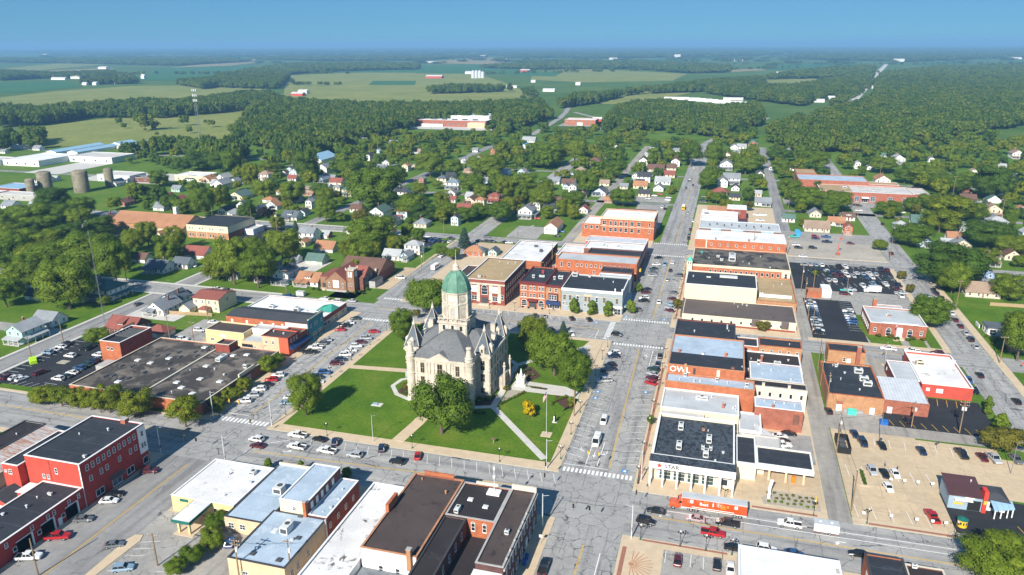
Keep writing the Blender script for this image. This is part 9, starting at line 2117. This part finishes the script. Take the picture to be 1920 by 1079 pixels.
def empty_part(name,parent):
    me=MB().tube((-.1,0,0),(-.1,0,.1),.02,.02,4).mesh(name,'steel'); return inst(name,me,parent,(0,0,0))
flag(-46.3,201.8,.2,15,'tall flagpole with the stars and stripes on the courthouse lawn'); flag(72.4,314.5,.14,8,'short flagpole with a flag before the post office',.6); flag(63.6,287,.05,9,'flagpole by the red store roof',.6)
# soldiers' monument, obelisk, yard bits
t=empty('monument',(-63.1,234.2,.2),'white stone monument with a standing figure on the courthouse plaza','monument'); MB().box(-2.,-1.6,0,2.,1.6,.5).build('step','walk_light',t,loc=(0,0,0)); MB().box(-1.5,-1.2,.5,1.5,1.2,3.).box(-1.7,-1.4,3.,1.7,1.4,3.25).build('pedestal','walk_light',t,loc=(0,0,0)); MB().box(-.5,-.5,3.25,.5,.5,4.2).lathe(0,0,[(.3,4.2),(.36,4.8),(.2,5.2),(.3,5.5),(.12,5.62),(.2,5.8),(.17,6.05),(.05,6.15)],8).build('figure','trim_white',t,loc=(0,0,0))
for x in (-1.2,1.2): MB().lathe(x,0,[(.25,3.25),(.3,3.6),(.12,4),(.02,4.3)],8).build('urn','trim_white',t,loc=(0,0,0))
t=empty('obelisk',(-45.5,210.3,.16),'small black and white memorial slab on the lawn','memorial'); MB().box(-.8,-.6,0,.8,.6,.2).build('plinth','walk_light',t,loc=(0,0,0)); MB().add([(-.45,-.15,.2),(.45,-.15,.2),(.45,.15,.2),(-.45,.15,.2),(-.3,-.12,2.4),(.3,-.12,2.7),(.3,.12,2.7),(-.3,.12,2.4)],[(0,1,5,4),(1,2,6,5),(2,3,7,6),(3,0,4,7),(4,5,6,7)]).build('slab','black_iron',t,loc=(0,0,0)); MB().box(-.4,-.2,.3,-.1,-.16,2.2).build('inlay','trim_white',t,loc=(0,0,0))
t=empty('historical_marker',(-60.4,192,.16),'small brown round-topped marker sign on the lawn','sign'); MB().tube((0,0,0),(0,0,1.3),.06,.06,6).build('post','walk_tan',t,loc=(0,0,0)); MB().box(-.5,-.06,1.3,.5,.06,2.1).build('plate','brown_metal',t,loc=(0,0,0))
t=empty('utility_hatch',(-105.5,206.5,.16),'flat concrete slab with a metal hatch in the lawn','hatch'); MB().box(-1.8,-1.2,0,1.8,1.2,.12).build('slab','walk_light',t,loc=(0,0,0)); MB().box(-1.5,-.7,.12,.3,.7,.4).build('hatch_cover','paint_bluegrey',t,loc=(0,0,0))
t=empty('rooftop_condenser',(-104,231,.16),'grey cooling unit standing against the west court-house wall','cooling unit'); MB().box(-1.2,-1.6,0,1.2,1.6,2.4).build('case','paint_bluegrey',t,loc=(0,0,0)); MB().cyl(0,0,2.4,2.5,.9,.9,12).build('fan','hvac_dark',t,loc=(0,0,0))
# bins, skips, kiosk, pylon sign, canopy posts
def bin_(nm,x,y,w,d,h,mat,lab,grp=None,rz=0,z=.06):
    t=empty(nm,(x,y,z),lab,'bin',grp,rz); MB().box(-w/2,-d/2,0,w/2,d/2,h*.8).build('bin_body',mat,t,loc=(0,0,0)); MB().add([(-w/2-.05,-d/2-.05,h*.8),(w/2+.05,-d/2-.05,h*.8),(w/2+.05,d/2+.05,h),(-w/2-.05,d/2+.05,h),(-w/2-.05,-d/2-.05,h*.76),(w/2+.05,-d/2-.05,h*.76),(w/2+.05,d/2+.05,h*.76),(-w/2-.05,d/2+.05,h*.76)],[(0,1,2,3),(0,4,5,1),(1,5,6,2),(2,6,7,3),(3,7,4,0)]).build('lid',mat,t,loc=(0,0,0))
bin_('skip_bin',46.2,241.4,2.6,1.5,1.7,'turq_bin','turquoise skip against the orange brick rear wall'); bin_('skip_bin',55.,236.8,2.2,1.5,1.4,'blue_bin','blue open skip at the edge of the black lot'); bin_('skip_bin',-246.6,203.5,2.2,1.6,1.5,'lime_bin','lime green skip in the western lot','lime skips',R(60)); bin_('skip_bin',-248.8,205.4,2.2,1.6,1.5,'lime_bin','lime green skip in the western lot','lime skips',R(60)); bin_('wheelie_bin',-37.2,141.2,.8,.8,1.2,'blue_bin','blue wheeled bin on the shaded pavement','blue bins',0,.13); bin_('wheelie_bin',-37.2,143.4,.8,.8,1.2,'blue_bin','blue wheeled bin on the shaded pavement','blue bins',0,.13); bin_('wheelie_bin',-104.,132.6,.7,.7,1.1,'stripe_yellow','yellow bin by the buff rear wall',None,0,.2); bin_('skip_bin',60.2,371.2+2.6,3.6,1.6,1.8,'turq_bin','turquoise roofed bin shelter between the black lots')
for i in range(5): bin_('storage_tank',47.6+.5*(i%2),488+2.2*i,2.4,1.8,2.,'sign_blue','bright blue storage tank in the yard by the tan garage','blue tanks')
t=empty('drive_up_kiosk',(64.2,184.6,.08),'small round orange kiosk with green roof on the black forecourt','kiosk'); MB().cyl(0,0,0,1.9,1.15,1.15,16).build('drum','sig_yellow',t,loc=(0,0,0)); MB().lathe(0,0,[(1.3,1.9),(1.3,2.02),(.1,2.5)],16).build('roof','trim_green',t,loc=(0,0,0))
for k in range(3): a=R(-120+30*k); inst('panel',MB().box(-.16,-.05,.8,.16,.02,1.5).mesh('panel','trim_dark'),t,(1.17*math.cos(a),1.17*math.sin(a),0),a+R(90))
t=empty('pylon_sign',(18.4,184.2,.2),'tall white pylon sign at the drive-through island','sign'); MB().box(-.45,-.2,0,.25,.2,3.2).add([(-.45,-.2,3.2),(.25,-.2,3.2),(.25,.2,3.2),(-.45,.2,3.2),(-.15,-.2,5.6),(.7,-.2,5.6),(.7,.2,5.6),(-.15,.2,5.6)],[(0,1,5,4),(1,2,6,5),(2,3,7,6),(3,0,4,7),(4,5,6,7)]).build('panel','trim_white',t,loc=(0,0,0))
for x in (29.8,30.1,30.3): t=empty('bollard',(x,182.5+2*(x-29.8)*4,.1),'yellow bollard at the drive-through exit','bollard','yellow bollards'); MB().cyl(0,0,0,1.1,.12,.12,8).build('post','sig_yellow',t,loc=(0,0,0)); MB().lathe(0,0,[(.12,1.1),(.08,1.18),(.01,1.2)],8).build('cap','sig_yellow',t,loc=(0,0,0))
t=empty('fenced_pen',(40.6,218.4,.07),'black screened bin enclosure at the alley end of the tan lot','enclosure'); MB().box(-1.8,-4.4,0,1.8,-4.2,2).box(-1.8,4.2,0,1.8,4.4,2).box(-1.8,-4.2,0,-1.6,4.2,2).box(1.6,-4.2,0,1.8,4.2,2).build('screen','black_iron',t,loc=(0,0,0))
for y in (-2.5,0,2.4): MB().box(-.9,y-.7,0,.9,y+.7,1.3).build('bin','hvac_dark',t,loc=(0,0,0))
def sign(x,y,h,mat,lab,grp=None,z=.07):
    t=empty('road_sign',(x,y,z),lab,'sign',grp); MB().tube((0,0,0),(0,0,h),.05,.05,5).build('post','steel',t,loc=(0,0,0)); MB().box(-.38,-.09,h-.75,.38,-.06,h).build('plate',mat,t,loc=(0,0,0))
for x,y in ((41,181.6),(47.5,182.2),(53.4,182.3),(57,182.5),(60,182.6),(50.6,200.4),(54,200.6),(57.4,200.8),(61,201)): sign(x,y,1.9,'trim_white','small white parking sign along a row of the tan lot','tan lot signs')
for x,y in ((51.6,222.5),(67.4,224.5)): sign(x,y,2.4,'trim_dark','dark back of a sign in the tan lot','dark sign backs')
sign(-35.4,149.6,2.6,'trim_white','white regulatory sign on the shaded pavement',None,.13); sign(112,296.8,2.3,'sign_red','red road sign beside the east cross street')
# fences
def fence(x0,y0,x1,y1,h,mat,lab,step=2.4):
    L=math.hypot(x1-x0,y1-y0); n=max(2,int(L/step)); a=math.atan2(y1-y0,x1-x0); t=empty('fence',(x0,y0,0),lab,'fence',None,a); pm=MB().box(-.06,-.05,0,.06,.05,h+.1).mesh('post',mat); bm=MB().box(-L/n/2+.08,-.02,.1,L/n/2-.08,.02,h).mesh('board_panel',mat); sl=MB().box(-.11,-.03,.08,.11,.0,h).mesh('board',mat)
    for i in range(n+1): inst('post',pm,t,(L*i/n,0,0))
    for i in range(int(L/.26)): inst('board',sl,t,(.16+i*.26,0,0))
    MB().box(0,.01,h*.3,L,.05,h*.3+.1).box(0,.01,h*.8,L,.05,h*.8+.1).build('rail',mat,t,loc=(0,0,0))
fence(-243,262.5,-214,266,1.7,'fence_wood','tan board fence behind the white bungalow'); fence(122,372,140,373,1.7,'fence_wood','weathered fence by the long tan garage'); fence(-127,440,-118,470,1.2,'trim_white','white fence beside the orange roofed workshop')
# tall masts
def mast(x,y,h,w0,lab):
    t=empty('radio_mast',(x,y,0),lab,'mast'); m=MB(); c=[(-1,-.58),(1,-.58),(0,1.15)]; n=int(h/3.2)
    for i in range(n):
        z0,z1=h*i/n,h*(i+1)/n; a0_=w0*(1-.75*i/n); a1_=w0*(1-.75*(i+1)/n)
        for k in range(3):
            p=(c[k][0]*a0_,c[k][1]*a0_,z0); q=(c[k][0]*a1_,c[k][1]*a1_,z1); r_=(c[(k+1)%3][0]*a1_,c[(k+1)%3][1]*a1_,z1); m.tube(p,q,.11*max(.3,w0*.5),.1*max(.3,w0*.5),4); m.tube(p,r_,.06*max(.4,w0*.5),.06*max(.4,w0*.5),4); m.tube(q,r_,.04,.04,4)
    m.build('lattice','mast_steel',t,loc=(0,0,0)); return t
t=mast(-618,790,66,2.6,'tall steel lattice cell tower with antenna clusters beyond the houses')
for z in (62,56,50):
    for k in range(6): a=R(60*k); MB().box(2.2*math.cos(a)-.35,2.2*math.sin(a)-.35,z,2.2*math.cos(a)+.35,2.2*math.sin(a)+.35,z+2.6).build('antenna','trim_white',t,loc=(0,0,0))
mast(-245,238,44,.3,'thin guyed radio mast beside the brown brick house')
for x,y,h in ((-75,1010,26),(-120,1030,26),(-40,1035,26),(-95,1060,26),(-20,1010,24)): pole(x,y,h,'tall floodlight pole around the ball field',1,0,'mast_steel','floodlight poles','floodlight_pole')
# people in the tan lot
def person(x,y,rz,top,legs,lab):
    me=bpy.data.meshes.new('body'); J=[(0,0,.95),(0,0,1.2),(0,0,1.42),(0,0,1.52),(0,.01,1.62),(0,.02,1.72),(.1,0,.92),(.12,.06,.5),(.12,-.02,.08),(.12,.14,.04),(-.1,0,.92),(-.13,-.05,.5),(-.13,-.14,.1),(-.13,.02,.04),(.19,0,1.4),(.26,-.06,1.12),(.25,.05,.88),(.25,.08,.78),(-.19,0,1.4),(-.26,.05,1.12),(-.24,.14,.9),(-.24,.18,.8)]
    E=[(0,1),(1,2),(2,3),(3,4),(4,5),(0,6),(6,7),(7,8),(8,9),(0,10),(10,11),(11,12),(12,13),(2,14),(14,15),(15,16),(16,17),(2,18),(18,19),(19,20),(20,21)]
    RD=[.16,.15,.15,.06,.1,.08,.1,.07,.045,.05,.1,.07,.045,.05,.07,.05,.04,.045,.07,.05,.04,.045]
    me.from_pydata(J,E,[]); o=bpy.data.objects.new('body',me); COL.objects.link(o); o.modifiers.new('skin','SKIN'); o.modifiers.new('sub','SUBSURF').levels=1
    for i,v in enumerate(me.skin_vertices[0].data if me.skin_vertices else []): v.radius=(RD[i],RD[i]*.85); v.use_root=(i==0)
    me.materials.append(MATS[top]); t=empty('person',(x,y,.06),lab,'person',None,rz); o.parent=t
    MB().lathe(0,.02,[(.06,1.5),(.1,1.58),(.105,1.66),(.08,1.74),(.02,1.77)],10).build('head','skin',t,loc=(0,0,0)); MB().lathe(0,-.01,[(.11,1.64),(.11,1.7),(.085,1.77),(.02,1.8)],10).build('hair','hair',t,loc=(0,0,0)); MB().tube((.1,0,.92),(.12,.0,.1),.1,.07,8).tube((-.1,0,.92),(-.13,-.06,.1),.1,.07,8).build('trousers',legs,t,loc=(0,0,0)); return o
person(53.6,207.6,R(60),'cloth_dark','cloth_dark','person in dark clothes walking across the tan lot'); person(50.8,209.6,R(200),'cloth_grey','cloth_dark','person in grey top standing behind the white car in the tan lot')
# haze: one closed box of thin blue air round camera and land, sky outside
hz=MB().box(-44000,-250,-4,44000,60000,150); m=bpy.data.materials.new('haze_air'); m.use_nodes=True; nt=m.node_tree; nt.nodes.clear(); out=nt.nodes.new('ShaderNodeOutputMaterial'); pv=nt.nodes.new('ShaderNodeVolumePrincipled'); pv.inputs['Color'].default_value=(.30,.62,.98,1); pv.inputs['Density'].default_value=HAZE; pv.inputs['Anisotropy'].default_value=0.0; nt.links.new(pv.outputs[0],out.inputs['Volume']); MATS['haze_air']=m
hz.build('haze','haze_air',kind='stuff',label='thin blue haze lying over the far countryside',cat='haze')
